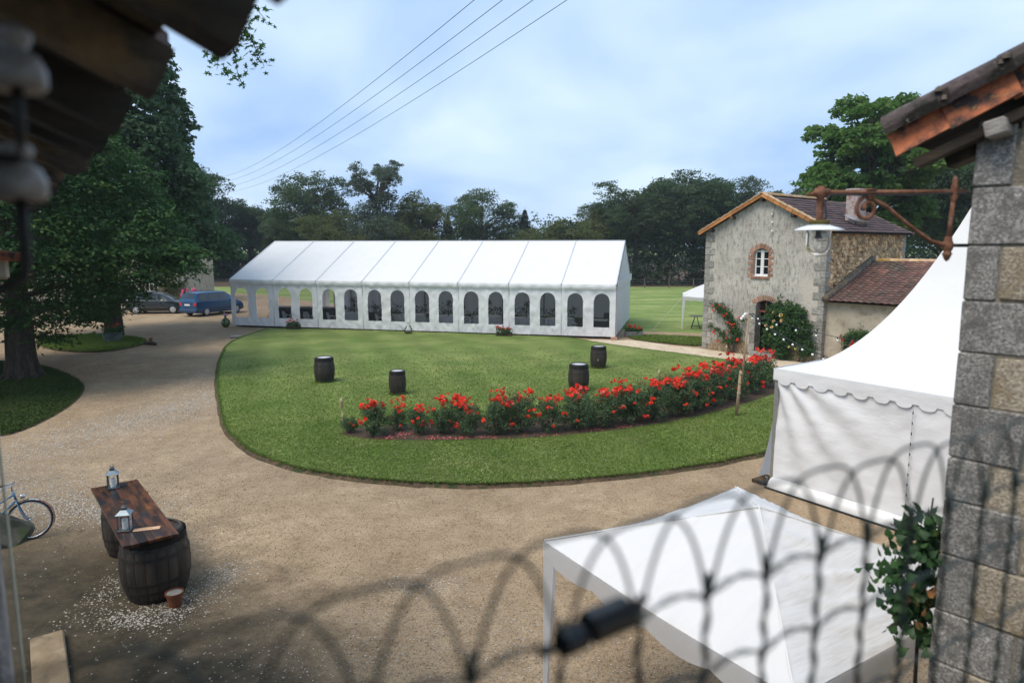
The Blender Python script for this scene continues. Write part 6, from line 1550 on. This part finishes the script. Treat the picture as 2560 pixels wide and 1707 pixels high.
# ================================================================== TORCHES, POLE, STRING LIGHTS
def torch(x, y, h, label, lean=0):
    t = thing('bamboo_torch', label, 'torch', (x, y, .075), 0, 'bamboo garden torches'); t.rotation_euler = (0, lean, 0)
    b = MB(); b.tube([(0, 0, -.05), (0, 0, h - .30)], .014, 8); b.build('pole', M['bamboo'], t, True)
    b = MB(); b.lathe([(.014, h - .36), (.03, h - .26), (.042, h - .12), (.040, h - .10), (.0, h - .10)], 10); b.build('basket', M['torch_head'], t, True)
    b = MB(); b.lathe([(.038, h - .10), (.038, h - .06), (.028, h - .05), (.012, h - .03), (.012, h + .0), (0, h)], 10); b.build('oil_can', M['bamboo'], t, True)
    for z in (.3, .55): MB().lathe([(.015, z - .008), (.018, z), (.015, z + .008)], 8).build('node', M['torch_head'], t)
torch(-4.52, 17.75, .82 + .12, 'bamboo torch at the left end of the rose bed', -.02)
torch(4.42, 20.35, 1.22, 'dark bamboo torch standing in the middle of the rose bed', .03)
torch(8.35, 26.3, 1.1, 'pale bamboo torch behind the roses, left of the string light pole', .0)
pf = Vector((6.55, 19.45, .06)); ptop = Vector((6.80, 19.5, 3.08))
pole = thing('light_pole', 'leaning wooden pole carrying the string lights above the roses', 'pole', pf)
b = MB(); b.tube([(0, 0, -.05), (.085, .02, 1.35)], [.048, .045], 8); b.build('lower_pole', M['pole_wood'], pole, True)
b = MB(); b.tube([(.10, -.03, .95), (.25, .05, 3.02)], [.032, .026], 8); b.build('upper_pole', M['pole_wood'], pole, True)
for z in (1.0, 1.28, .7): b = MB(); b.lathe([(.055, -.025), (.06, 0), (.055, .025)], 10, (.07 * z / 1.1 + .005, 0, z)); b.build('rope_tie', M['bamboo'], pole, True)
def string(a, b_, sag, n, label, off):
    t = thing('string_lights', label, 'string lights', a, 0, 'festoon light strings'); d = b_ - a
    P = lambda s: d * s - Vector((0, 0, sag * 4 * s * (1 - s)))
    MB().tube([P(s) for s in np.linspace(0, 1, 26)], .009, 5, False).build('cable', M['cable'], t, True)
    for k in range(n):
        p = P((k + off) / n); MB().lathe([(0, 0), (.017, -.005), (.015, -.05), (0, -.05)], 8, p).build('lamp_socket', M['black'], t)
        MB().lathe([(.010, -.045), (.024, -.062), (.029, -.082), (.024, -.104), (.0, -.112)], 10, p).build('bulb', M['bulb'], t, True)
string(ptop, pgw(-.02, 2.0, 2.52), .10, 9, 'lower string of white bulbs from the pole to the pagoda tent edge', .45)
string(ptop, pgw(-.02, 4.9, 2.52), .10, 7, 'upper string of white bulbs from the pole past the climbing roses', .5)
bb = MB(); 
for k in range(3): bb.lathe([(0, .03), (.03, .02), (.04, -.02), (.03, -.06), (0, -.07)], 9, (-.10 - .05 * k, .0, -.02 - .06 * k))
bb.tube([(0, 0, 0), (-.06, 0, .0), (-.12, 0, -.05), (-.2, 0, -.1)], .012, 6); solid('bulb_cluster', 'bunch of spare bulbs tied at the top of the leaning pole', 'bulbs', bb, M['bulb'], ptop + Vector((-.03, -.04, 0)), 0, True)

# ================================================================== CLIMBING ROSES ON THE HOUSE
def climber(label, pts, n, leaf, mat, stems, blooms, bmats, spread=.22, dep=.22, yo=0.0):
    """pts: (x, z, weight) blobs on the house front"""
    t = thing('climbing_rose', label, 'climbing rose', hw(stems[0][0][0], -.15, 0), HR); x0 = stems[0][0][0]
    w = np.array([p[2] for p in pts], float); C = np.array([(p[0], p[1]) for p in pts]); R = np.array([p[3] if len(p) > 3 else spread for p in pts]); i = gb.choice(len(pts), n // 12, p=w / w.sum())
    q = gb.normal(0, .50, (len(i), 2)) * R[i][:, None] * gb.uniform(.5, 1.7, (len(i), 1))
    Pc = np.stack([C[i, 0] + q[:, 0] - x0, .06 + yo - np.abs(gb.normal(0, dep, len(i))), np.maximum(.12, C[i, 1] + q[:, 1])], 1)
    V, F = clump_leaves(Pc, .12, 12, leaf, .8, .5, .45, .65); link('foliage', npmesh('foliage', V, F, mat), t)
    b = MB()
    for s in stems: b.tube([(p[0] - x0, -.02, p[1]) for p in s], [.045 - .035 * k / max(1, len(s) - 1) for k in range(len(s))], 6)
    b.build('stem', M['bark_pale'], t, True)
    for (bx_, bz, s, m) in blooms: link('bloom', bmats[m], t, (bx_ - x0, yo - .02 - dep * 1.5 - gb.uniform(0, .1), bz), (1.1 + gb.normal(0, .3), gb.normal(0, .3), 0), (s, s, s))
YB = [bloom_mesh('bloom', M['rose_yellow'], 5)]
climber('red climbing rose spread over the wall left of the house door', [(1.1, 2.05, 1, .22), (.85, 2.15, .6, .18), (1.4, 1.85, 1, .2), (1.65, 1.45, 1.2, .22), (1.8, 1.1, 1.2, .24), (1.85, .7, 1, .18), (2.1, 1.0, .6, .16), (2.2, 1.65, .3, .12), (1.2, .85, .5, .14), (.9, 1.05, .3, .10), (.55, 1.25, .35, .14), (1.45, .6, .5, .16)], 5200, .065, M['leaf_vine'],
        [[(1.75, 0), (1.8, .5), (1.75, 1.1), (1.3, 1.8), (.9, 2.1)], [(1.72, 0), (1.4, .55), (.9, 1.0), (.5, 1.25)], [(1.76, 0), (1.95, .7), (2.2, 1.1)]],
        [(x, z, gb.uniform(1.1, 1.6), 0) for x, z in [(.75, 2.15), (.95, 2.08), (1.1, 2.22), (1.35, 2.12), (1.5, 1.85), (1.4, 1.72), (1.3, 1.75), (1.62, 1.45), (1.75, 1.4), (1.85, 1.36), (1.95, 1.4), (2.15, 1.7), (2.28, 1.62), (2.2, 1.75), (1.75, 1.1), (1.55, .95), (1.58, .72), (2.15, .72), (2.2, .68), (2.1, .65), (.85, .92), (.95, .86), (.9, 1.0), (1.15, .52), (1.55, .45), (1.9, 1.25), (.82, 1.95)]], BL, .2, .12)
climber('large yellow climbing rose covering the wall right of the house door', [(3.75, 1.9, 2, .3), (4.0, 2.15, 2, .32), (4.35, 2.25, 1.2, .25), (4.6, 1.7, 2, .34), (4.95, 1.75, 1.6, .32), (5.2, 1.5, 1.0, .24), (3.95, 1.3, 2.2, .34), (4.2, .9, 2.2, .34), (3.65, .95, 1.4, .28), (4.5, 1.15, 1.6, .3), (4.3, .45, 1.4, .3), (3.7, 1.5, .8, .2), (4.7, 2.35, .5, .18), (5.0, 2.2, .5, .16)], 17000, .085, M['leaf_vine'],
        [[(4.35, 0), (4.3, .6), (4.0, 1.5), (4.1, 2.2)], [(4.45, 0), (4.7, .7), (4.9, 1.6)], [(4.2, 0), (3.9, .8), (3.7, 1.5)]],
        [(4.28, 2.0, 2.6, 0), (4.32, 1.78, 2.4, 0), (3.95, 1.72, 2.0, 0), (3.88, 1.45, 2.2, 0), (3.92, 2.1, 2.0, 0), (3.6, 1.5, 2.0, 0), (4.7, .65, 1.6, 0)], YB, .3, .2)
climber('small yellow climbing rose low beside the right corner of the house', [(5.1, .95, 1, .22), (5.35, .85, 1, .22), (5.2, .55, 1.2, .22), (5.5, .6, .6, .18)], 3000, .07, M['leaf_vine'], [[(5.0, 0), (5.15, .5), (5.3, .9)]], [(4.98, .62, 1.6, 0)], YB, .22, .13)
climber('red climbing rose on the annexe wall above the pagoda roof', [(6.9, 1.25, 1, .2), (7.2, 1.35, 1, .22), (7.5, 1.45, .8, .2), (7.0, .8, .7, .2)], 2600, .07, M['leaf_vine'], [[(7.0, 0), (7.0, .8), (7.3, 1.4)]], [(6.75, 1.3, 2.0, 0), (6.8, 1.15, 1.8, 0), (7.2, 1.1, 2.0, 0), (7.15, .95, 1.8, 0)], BL, .2, .12, .26)

# ================================================================== POTS, BOTTLES, SMALL THINGS ROUND THE LAWN
GB = bloom_mesh('bloom', M['geranium'], 8)
def flower_tub(label, loc, rz, w, d, h, mat, nb, bh=.22, round_=False, seed=1):
    t = thing('flower_tub', label, 'flower tub', loc, rz, 'tubs of red geraniums'); g = np.random.default_rng(seed)
    b = MB()
    if round_: b.lathe([(0, 0), (w * .42, 0), (w * .5, h), (w * .47, h), (w * .46, h - .04), (0, h - .04)], 22)
    else:
        b.cbox((0, -d / 2 + .03, h / 2), (w, .06, h), .012); b.cbox((0, d / 2 - .03, h / 2), (w, .06, h), .012); b.cbox((-w / 2 + .03, 0, h / 2), (.06, d - .12, h), .01); b.cbox((w / 2 - .03, 0, h / 2), (.06, d - .12, h), .01); b.box((0, 0, h * .4), (w - .12, d - .12, h * .75))
    b.build('tub', mat, t, round_, 40)
    C = np.stack([g.uniform(-.48, .48, 60) * w, g.uniform(-.5, .5, 60) * (w if round_ else d), h + bh * g.random(60) - .02], 1)
    V, F = clump_leaves(C, .10, 12, .075, .7, .3, .6, .85); link('foliage', npmesh('foliage', V, F, M['leaf_vine']), t)
    for k in range(nb):
        hx, hy, hz = g.uniform(-.48, .48) * w, g.uniform(-.5, .5) * (w if round_ else d), h + bh + g.uniform(-.06, .14)
        for _ in range(4): s = g.uniform(.9, 1.35); link('bloom', GB, t, (hx + g.normal(0, .035), hy + g.normal(0, .035), hz + g.normal(0, .025)), (g.normal(0, .5), g.normal(0, .5), 0), (s, s, s))
flower_tub('low tub of red geraniums against the left part of the marquee', (-13.0, 40.35, .06), MQR, .80, .36, .20, M['timber_dark'], 10, .26, False, 1)
flower_tub('low tub of red geraniums against the right part of the marquee', (-.45, 37.25, .06), MQR, .84, .36, .18, M['timber_dark'], 12, .26, False, 2)
flower_tub('stone trough of red geraniums at the right corner of the marquee', (6.75, 37.55, .0), MQR + .25, .95, .48, .30, M['stonepot'], 12, .20, False, 3)
flower_tub('round zinc tub of red flowers on the small left lawn', (-20.9, 35.4, .07), 0, .95, .9, .42, M['zinc'], 12, .3, True, 4)
dj = thing('demijohn', 'clear glass demijohn standing on a dark block in front of the marquee', 'bottle', (-5.85, 38.25, .07))
MB().cbox((0, 0, .06), (.22, .2, .12), .01).build('stand_block', M['timber_dark'], dj)
b = MB(); b.lathe([(0, .02), (.20, .03), (.235, .12), (.22, .26), (.13, .42), (.045, .50), (.04, .60), (.05, .605), (.05, .63), (.036, .63)], 20); b.build('glass', M['glass'], dj, True)
b = MB(); b.lathe([(.046, .595), (.052, .603), (.052, .632), (.04, .634)], 14); b.build('lip', M['green_glass'], dj, True)
ur = thing('green_jar', 'bulbous green glass jar at the left front corner of the marquee', 'jar', (-17.72, 42.0, 0))
b = MB(); b.lathe([(0, 0), (.14, .01), (.24, .12), (.28, .27), (.24, .42), (.13, .54), (.06, .60), (.055, .70), (.075, .72)], 20); b.build('jar', M['green_glass'], ur, True)
b = MB()
for k in range(9): b.lathe([(0, .05), (.05, .02), (.045, -.03), (0, -.05)], 7, (rnd.gauss(.02, .05), rnd.gauss(0, .05), .80 + rnd.gauss(0, .04)))
M['mauve'] = pm('mauve_flower', (.55, .28, .45), (.62, .36, .52), 6, rough=.6, isl=.3); b.build('flower_head', M['mauve'], ur, True)
b = MB(); b.cbox((0, 0, .07), (.55, .42, .12), .03, None, .02); solid('flat_stone', 'flat grey stone slab at the left edge of the big lawn', 'stone', b, M['stonepot'], (-15.15, 37.1, 0), .3)
b = MB(); b.tube([(-.35, 0, .08), (0, .05, .10), (.4, -.05, .07)], [.09, .11, .06], 8); solid('log', 'dark piece of log at the right tip of the small left lawn', 'log', b, M['bark'], (-18.35, 34.3, 0), -.3, True)
b = MB(); b.lathe([(0, 0), (.07, 0), (.09, .16), (.10, .16), (.09, .19), (0, .19)], 12); solid('clay_pot', 'little terracotta pot standing on the log of the small left lawn', 'pot', b, M['terracotta'], (-18.35, 34.35, .19), 0, True)

# ================================================================== CARS
def car(label, loc, rz, kind):
    P = {'van': dict(L=4.45, paint='car_blue', low='car_blue_low', st=[ # x, half width bottom, belt half width, roof half width, z bottom, z belt, z roof
            (-2.22, .72, .74, .60, .42, 1.02, 1.05), (-2.17, .84, .84, .66, .30, 1.05, 1.30), (-2.0, .88, .87, .68, .24, 1.06, 1.66), (-1.6, .89, .88, .70, .22, 1.06, 1.71), (-.4, .89, .88, .71, .22, 1.03, 1.72), (.45, .89, .88, .70, .22, 1.01, 1.68), (.95, .89, .88, .67, .22, 1.0, 1.45), (1.40, .88, .86, .72, .22, .98, 1.08), (1.9, .86, .82, .62, .24, .84, .90), (2.15, .80, .74, .5, .30, .66, .70), (2.23, .66, .6, .4, .36, .56, .58)],
            win=[(-1.93, -1.22), (-1.12, -.28), (-.18, .62)], wx=(-1.36, 1.40), wr=.31),
         'hatch': dict(L=4.2, paint='car_dark', low='car_dark', st=[(-2.1, .66, .70, .52, .42, .95, .98), (-2.05, .80, .80, .58, .30, .98, 1.12), (-1.7, .87, .86, .64, .22, 1.0, 1.42), (-1.1, .88, .87, .66, .20, .99, 1.56), (-.3, .88, .87, .66, .20, .96, 1.60), (.4, .88, .87, .62, .20, .94, 1.48), (.95, .88, .86, .60, .20, .93, 1.16), (1.25, .88, .85, .70, .20, .91, .99), (1.75, .86, .80, .58, .22, .80, .86), (2.0, .80, .72, .48, .28, .66, .70), (2.1, .64, .58, .38, .36, .56, .58)],
            win=[(-1.75, -1.05), (-.98, -.15), (-.08, .80)], wx=(-1.28, 1.30), wr=.31)}[kind if kind != 'silver' else 'hatch']
    paint = M['car_silver'] if kind == 'silver' else M[P['paint']]; low = paint if kind == 'silver' else M[P['low']]
    t = thing('parked_car', label, 'car', loc, rz, 'cars parked on the gravel drive'); st = P['st']
    def sect(s):
        x, wb, wl, wr_, zb, zl, zr_ = s; zm = zb + (zl - zb) * .45
        h = [(wb * .93, zb), (wb, zb + .12), (wb + .015, zm), (wl, zl)]; up = [(wl * .985, zl + .02), (wr_, zr_ - .05 * (zr_ - zl) - .01), (wr_ * .86, zr_), (0, zr_ + .02)]; h += up
        return [(x, w, z) for w, z in h] + [(x, -w, z) for w, z in reversed(h[:-1])]
    rows = [sect(s) for s in st]; n = len(rows[0]); b = MB(); vs = [p for r in rows for p in r]
    fs = [(i * n + j, i * n + j + 1, (i + 1) * n + j + 1, (i + 1) * n + j) for i in range(len(rows) - 1) for j in range(n - 1)] + [tuple(range(n)), tuple(reversed(range((len(rows) - 1) * n, len(rows) * n)))]
    fs += [(i * n, (i + 1) * n, (i + 1) * n + n - 1, i * n + n - 1) for i in range(len(rows) - 1)]
    b.add(vs, fs); body = b.build('body', paint, t, True, 28)
    def interp(x, c):
        for p, q in zip(st, st[1:]):
            if p[0] <= x <= q[0]: u = (x - p[0]) / (q[0] - p[0]); return p[c] + (q[c] - p[c]) * u
        return st[-1][c]
    def sidept(x, f, s):    # f 0 belt .. 1 roof edge
        wl, wr_, zl, zr_ = (interp(x, c) for c in (2, 3, 5, 6)); a = (wl * .985, zl + .02); e = (wr_, zr_ - .05 * (zr_ - zl) - .01); return (x, s * (a[0] + (e[0] - a[0]) * f + .012), a[1] + (e[1] - a[1]) * f)
    for s in (-1, 1):
        for xa, xb in P['win']:
            xs = np.linspace(xa, xb, 6); m = MB(); pts = [sidept(x, .06, s) for x in xs] + [sidept(x, .90, s) for x in xs]
            m.add(pts, [(i, i + 1, 7 + i, 6 + i) for i in range(5)]); m.build('side_window', M['car_glass'], t)
    def acro(x0, x1, f0, f1, nm):
        m = MB(); pts = []
        for x in np.linspace(x0, x1, 4):
            zl, zr_, wr_ = interp(x, 5), interp(x, 6), interp(x, 3); dx = -.015 if x < 0 else .015
            for y in np.linspace(-1, 1, 7): pts.append((x + dx, y * wr_ * .84, zr_ + .02 * (1 - y * y) + .014))
        m.add(pts, [(i * 7 + j, i * 7 + j + 1, i * 7 + 8 + j, i * 7 + 7 + j) for i in range(3) for j in range(6)]); m.build(nm, M['car_glass'], t)
    acro(*( (-2.17, -2.01) if kind == 'van' else (-2.04, -1.72)), 0, 0, 'rear_window'); acro(*((.50, 1.36) if kind == 'van' else (.45, 1.2)), 0, 0, 'windscreen')
    xr = st[0][0] - .012
    for s in (-1, 1):
        if kind == 'van': m = MB(); m.cbox((-2.19, s * .70, .88), (.07, .26, .22), .02); m.build('tail_light', M['lamp_red'], t)
        else: m = MB(); m.cbox((-2.05, s * .66, .90), (.08, .26, .16), .02); m.build('tail_light', M['lamp_red'], t)
        m = MB(); m.cbox((st[-3][0] + .06, s * .60, .72), (.22, .22, .11), .03, Matrix.Rotation(.4, 3, 'Y')); m.build('headlight', M['headlamp'], t)
        m = MB(); m.cbox((.78 if kind == 'van' else .72, s * .98, 1.05), (.10, .16, .11), .03); m.build('wing_mirror', paint, t)
        for x in P['wx']:
            y = s * .80; R = Matrix.Rotation(pi / 2, 3, 'X')
            m = MB(); m.lathe([(.0, -.09), (.26, -.10), (P['wr'], -.07), (P['wr'], .07), (.26, .10), (0, .09)], 22, (x, y, P['wr']), R); w = m.build('wheel', M['tyre'], t, True, 40)
            m = MB(); m.lathe([(0, .012), (.06, .012), (.19, .006), (.215, -.004)], 20, (x, y + s * .10, P['wr']), R if s < 0 else Matrix.Rotation(-pi / 2, 3, 'X')); m.build('wheel_trim', M['rim'], w, True)
            m = MB()
            for k in range(7): a = k * 2 * pi / 7; m.cbox((x + .135 * cos(a), y + s * .115, P['wr'] + .135 * sin(a)), (.045, .012, .045), .01)
            m.build('trim_hole', M['tyre'], w)
            m = MB(); m.tube([(x + (P['wr'] + .055) * cos(a), s * .885, P['wr'] + (P['wr'] + .055) * sin(a)) for a in np.linspace(-.15, pi + .15, 16)], .022, 6); m.build('wheel_arch', M['black'], t, True)
    m = MB(); m.cbox((xr - (.02 if kind == 'van' else .0), 0, .84 if kind == 'van' else .8), (.02, .52, .12), .006); m.build('number_plate', M['plate'], t)
    m = MB(); m.cbox((-2.16 if kind == 'van' else -2.06, 0, .40), (.20, 1.70, .26), .05); m.cbox((st[-2][0] - .02, 0, .40), (.20, 1.54, .24), .05); m.build('bumper', low, t)
    for s in (-1, 1): m = MB(); m.cbox((0, s * .895, .52 if kind == 'van' else .46), (2.0, .03, .07), .01); m.build('side_strip', M['black'], t)
    if kind == 'van':
        for x in (-1.17, -.23, .68): 
            for s in (-1, 1): pa = sidept(x, .02, s); pb = (x, s * .898, .30); m = MB(); m.bar(pa, pb, .008, .006); m.build('door_seam', M['black'], t)
        for s in (-1, 1): m = MB(); m.cbox((-.1, s * .905, .95), (.16, .02, .03), .006); m.build('door_handle', M['black'], t)
        m = MB(); m.box((-.5, 0, 1.745), (1.0, .9, .012)); m.build('sunroof', M['car_glass'], t)
    return t
car('blue people carrier parked with its tail towards us left of the marquee', (-22.01, 50.12, 0), radians(66), 'van')
car('dark grey hatchback parked side-on left of the blue people carrier', (-26.45, 50.98, 0), radians(7.4), 'hatch')
car('silver car far back on the drive, its tail showing past the stone corner', (-37.0, 76.5, 0), radians(102), 'silver')

# ================================================================== HOUSE AT FAR LEFT, SHRUBS, FIELD FENCE, POWER LINES
fh = thing('far_house', 'beige stone house corner half hidden behind the hornbeam and parked cars', 'house', (-28.1, 58.5, 0), radians(6))
b = MB(); b.add([(0, 0, -.1), (-18, 0, -.1), (-18, 0, 4.6), (0, 0, 4.6)], [(3, 2, 1, 0)]); b.add([(0, 0, -.1), (0, 8, -.1), (0, 8, 4.6), (0, 4, 6.6), (0, 0, 4.6)], [(0, 1, 2, 3, 4)]); b.build('wall', M['render_beige'], fh)
b = MB(); b.add([(.3, -.3, 4.5), (-18, -.3, 4.5), (-18, 4, 6.7), (.3, 4, 6.7), (.3, 8.3, 4.5), (-18, 8.3, 4.5)], [(3, 2, 1, 0), (4, 5, 2, 3)]); b.build('roof', M['tile_brown'], fh)
for k in range(12): link('quoin', qm, fh, (-.22 + .03, .2 - .03, .19 + k * .38), (0, 0, 0), ((.5, .46, .36) if k % 2 else (.32, .46, .36)))
for xw in (-2.6, -4.3, -8.5, -11.5):
    b = MB(); 
    for dx in (-.5, -.17, .17, .5): b.box((xw + dx, -.02, 1.75), (.07, .06, 1.25))
    for dz in (1.16, 1.75, 2.34): b.box((xw, -.02, dz), (1.07, .055, .07))
    wfo2 = b.build('window', M['window_white'], fh)
    for dx in (-.335, 0, .335): 
        for dz in (1.45, 2.05): MB().box((xw + dx, -.005, dz), (.27, .01, .5)).build('pane', M['dark_glass'], wfo2)
Cc = np.stack([gb.normal(0, .75, 260), gb.normal(0, .18, 260), 1.35 + gb.normal(0, .36, 260)], 1); V, F = clump_leaves(Cc, .16, 12, .10, .8, .4, .5)
cr = thing('wall_creeper', 'bushy creeper on the corner of the beige house behind the cars', 'creeper', (-29.1, 58.1, 0)); link('foliage', npmesh('foliage', V, F, M['leaf_oak2']), cr)
b = MB(); b.tube([(0, .1, 0), (.05, .1, .6), (0, 0, 1.3)], .03, 6); b.build('stem', M['bark'], cr, True)
hy = thing('hydrangea', 'bright pink hydrangea bush between the hatchback and the blue car', 'shrub', (-27.0, 57.2, 0))
Cc = np.stack([gb.normal(0, .35, 130), gb.normal(0, .3, 130), .1 + 1.1 * gb.random(130)], 1); V, F = clump_leaves(Cc, .16, 12, .12, .8, .4, .5); link('foliage', npmesh('foliage', V, F, M['leaf_vine']), hy)
hm = MB(); 
for k in range(26):
    a = k * 2.4; z = -1 + 2 * (k + .5) / 26; r = sqrt(1 - z * z); c = Vector((r * cos(a), r * sin(a), z)) * .10; hm.cbox(c, (.055, .055, .055), .02)
hmm = hm.mesh('flower_head', M['pink'])
for k in range(34): a = gb.uniform(0, 2 * pi); z = .25 + 1.1 * gb.random(); r = .62 * sqrt(max(.1, 1 - ((z - .6) / .95) ** 2)); s = gb.uniform(1.1, 1.6); link('flower_head', hmm, hy, (r * cos(a), r * sin(a) - .05, z), (0, 0, a), (s, s, s))
ff = thing('field_fence', 'thin post and wire fence along the far edge of the meadow', 'fence', (0, 81.5, -.03))
for k in range(44): x = -48 + k * 2.9; MB().box((x, .1 * sin(k), .55), (.09, .09, 1.15)).build('post', M['window_white'] if k == 21 else M['field_post'], ff)
b = MB()
for z in (.45, .75, 1.05): b.tube([(-48, 0, z), (10, 0, z), (77, 0, z)], .016, 4, False)
b.build('wire', M['field_post'], ff)
for k, (a, b_, lab) in enumerate((((-40.0, 95, 14.12), (-1.14, 22, 12.39), 'uppermost of four power lines crossing the sky'), ((-39.56, 95, 13.54), (-.28, 22, 12.39), 'second power line from the top crossing the sky'), ((-39.13, 95, 12.85), (.65, 22, 12.39), 'third power line from the top crossing the sky'), ((-38.63, 95, 12.21), (1.68, 22, 12.39), 'lowest of four power lines crossing the sky'))):
    a, b_ = Vector(a), Vector(b_); d = a - b_; m = MB(); P = []
    for s in np.linspace(-.22, 1.35, 50): P.append(b_ + d * s + Vector((0, 0, -1.1 * 4 * s * (1 - s))))
    m.tube(P, .011, 5, False); solid('power_line', lab, 'cable', m, M['wire'], (0, 0, 0), 0, False, 'power lines over the yard')

# tufts of longer grass left standing round the foot of each barrel
TX = []
for bx_, by_, br_ in ((-6.84, 24.5, .30), (-3.83, 22.4, .235), (2.28, 22.95, .29), (3.51, 27.35, .27)):
    a = gb.uniform(0, 2 * pi, 260); q = br_ + np.abs(gb.normal(0, .05, 260)); TX.append(np.stack([bx_ + q * np.cos(a), by_ + q * np.sin(a)], 1))
TX = np.concatenate(TX); m = len(TX); hh = gb.uniform(.05, .13, m); w = .012; an_ = gb.uniform(0, 2 * pi, m); V = np.empty((m, 3, 3))
V[:, 0] = np.stack([TX[:, 0] - w * np.cos(an_), TX[:, 1] - w * np.sin(an_), np.full(m, .08)], 1); V[:, 1] = np.stack([TX[:, 0] + w * np.cos(an_), TX[:, 1] + w * np.sin(an_), np.full(m, .08)], 1)
V[:, 2] = np.stack([TX[:, 0] + gb.normal(0, .03, m), TX[:, 1] + gb.normal(0, .03, m), .08 + hh], 1)
setp(link('grass', npmesh('grass', V.reshape(-1, 3), np.arange(3 * m).reshape(m, 3), M['blade'])), kind='stuff')

# ================================================================== AIR
hz = MB(); hz.box((0, 420, 12.4), (1460, 1010, 27.2)); N = NT('air'); N.t.nodes.remove(N.b)
pv_ = N.n('ShaderNodeVolumePrincipled'); pv_.inputs['Color'].default_value = (.80, .90, .97, 1); pv_.inputs['Density'].default_value = .00042
N.t.links.new(pv_.outputs[0], N.o.inputs['Volume'])
setp(hz.build('haze', N.m), kind='stuff')
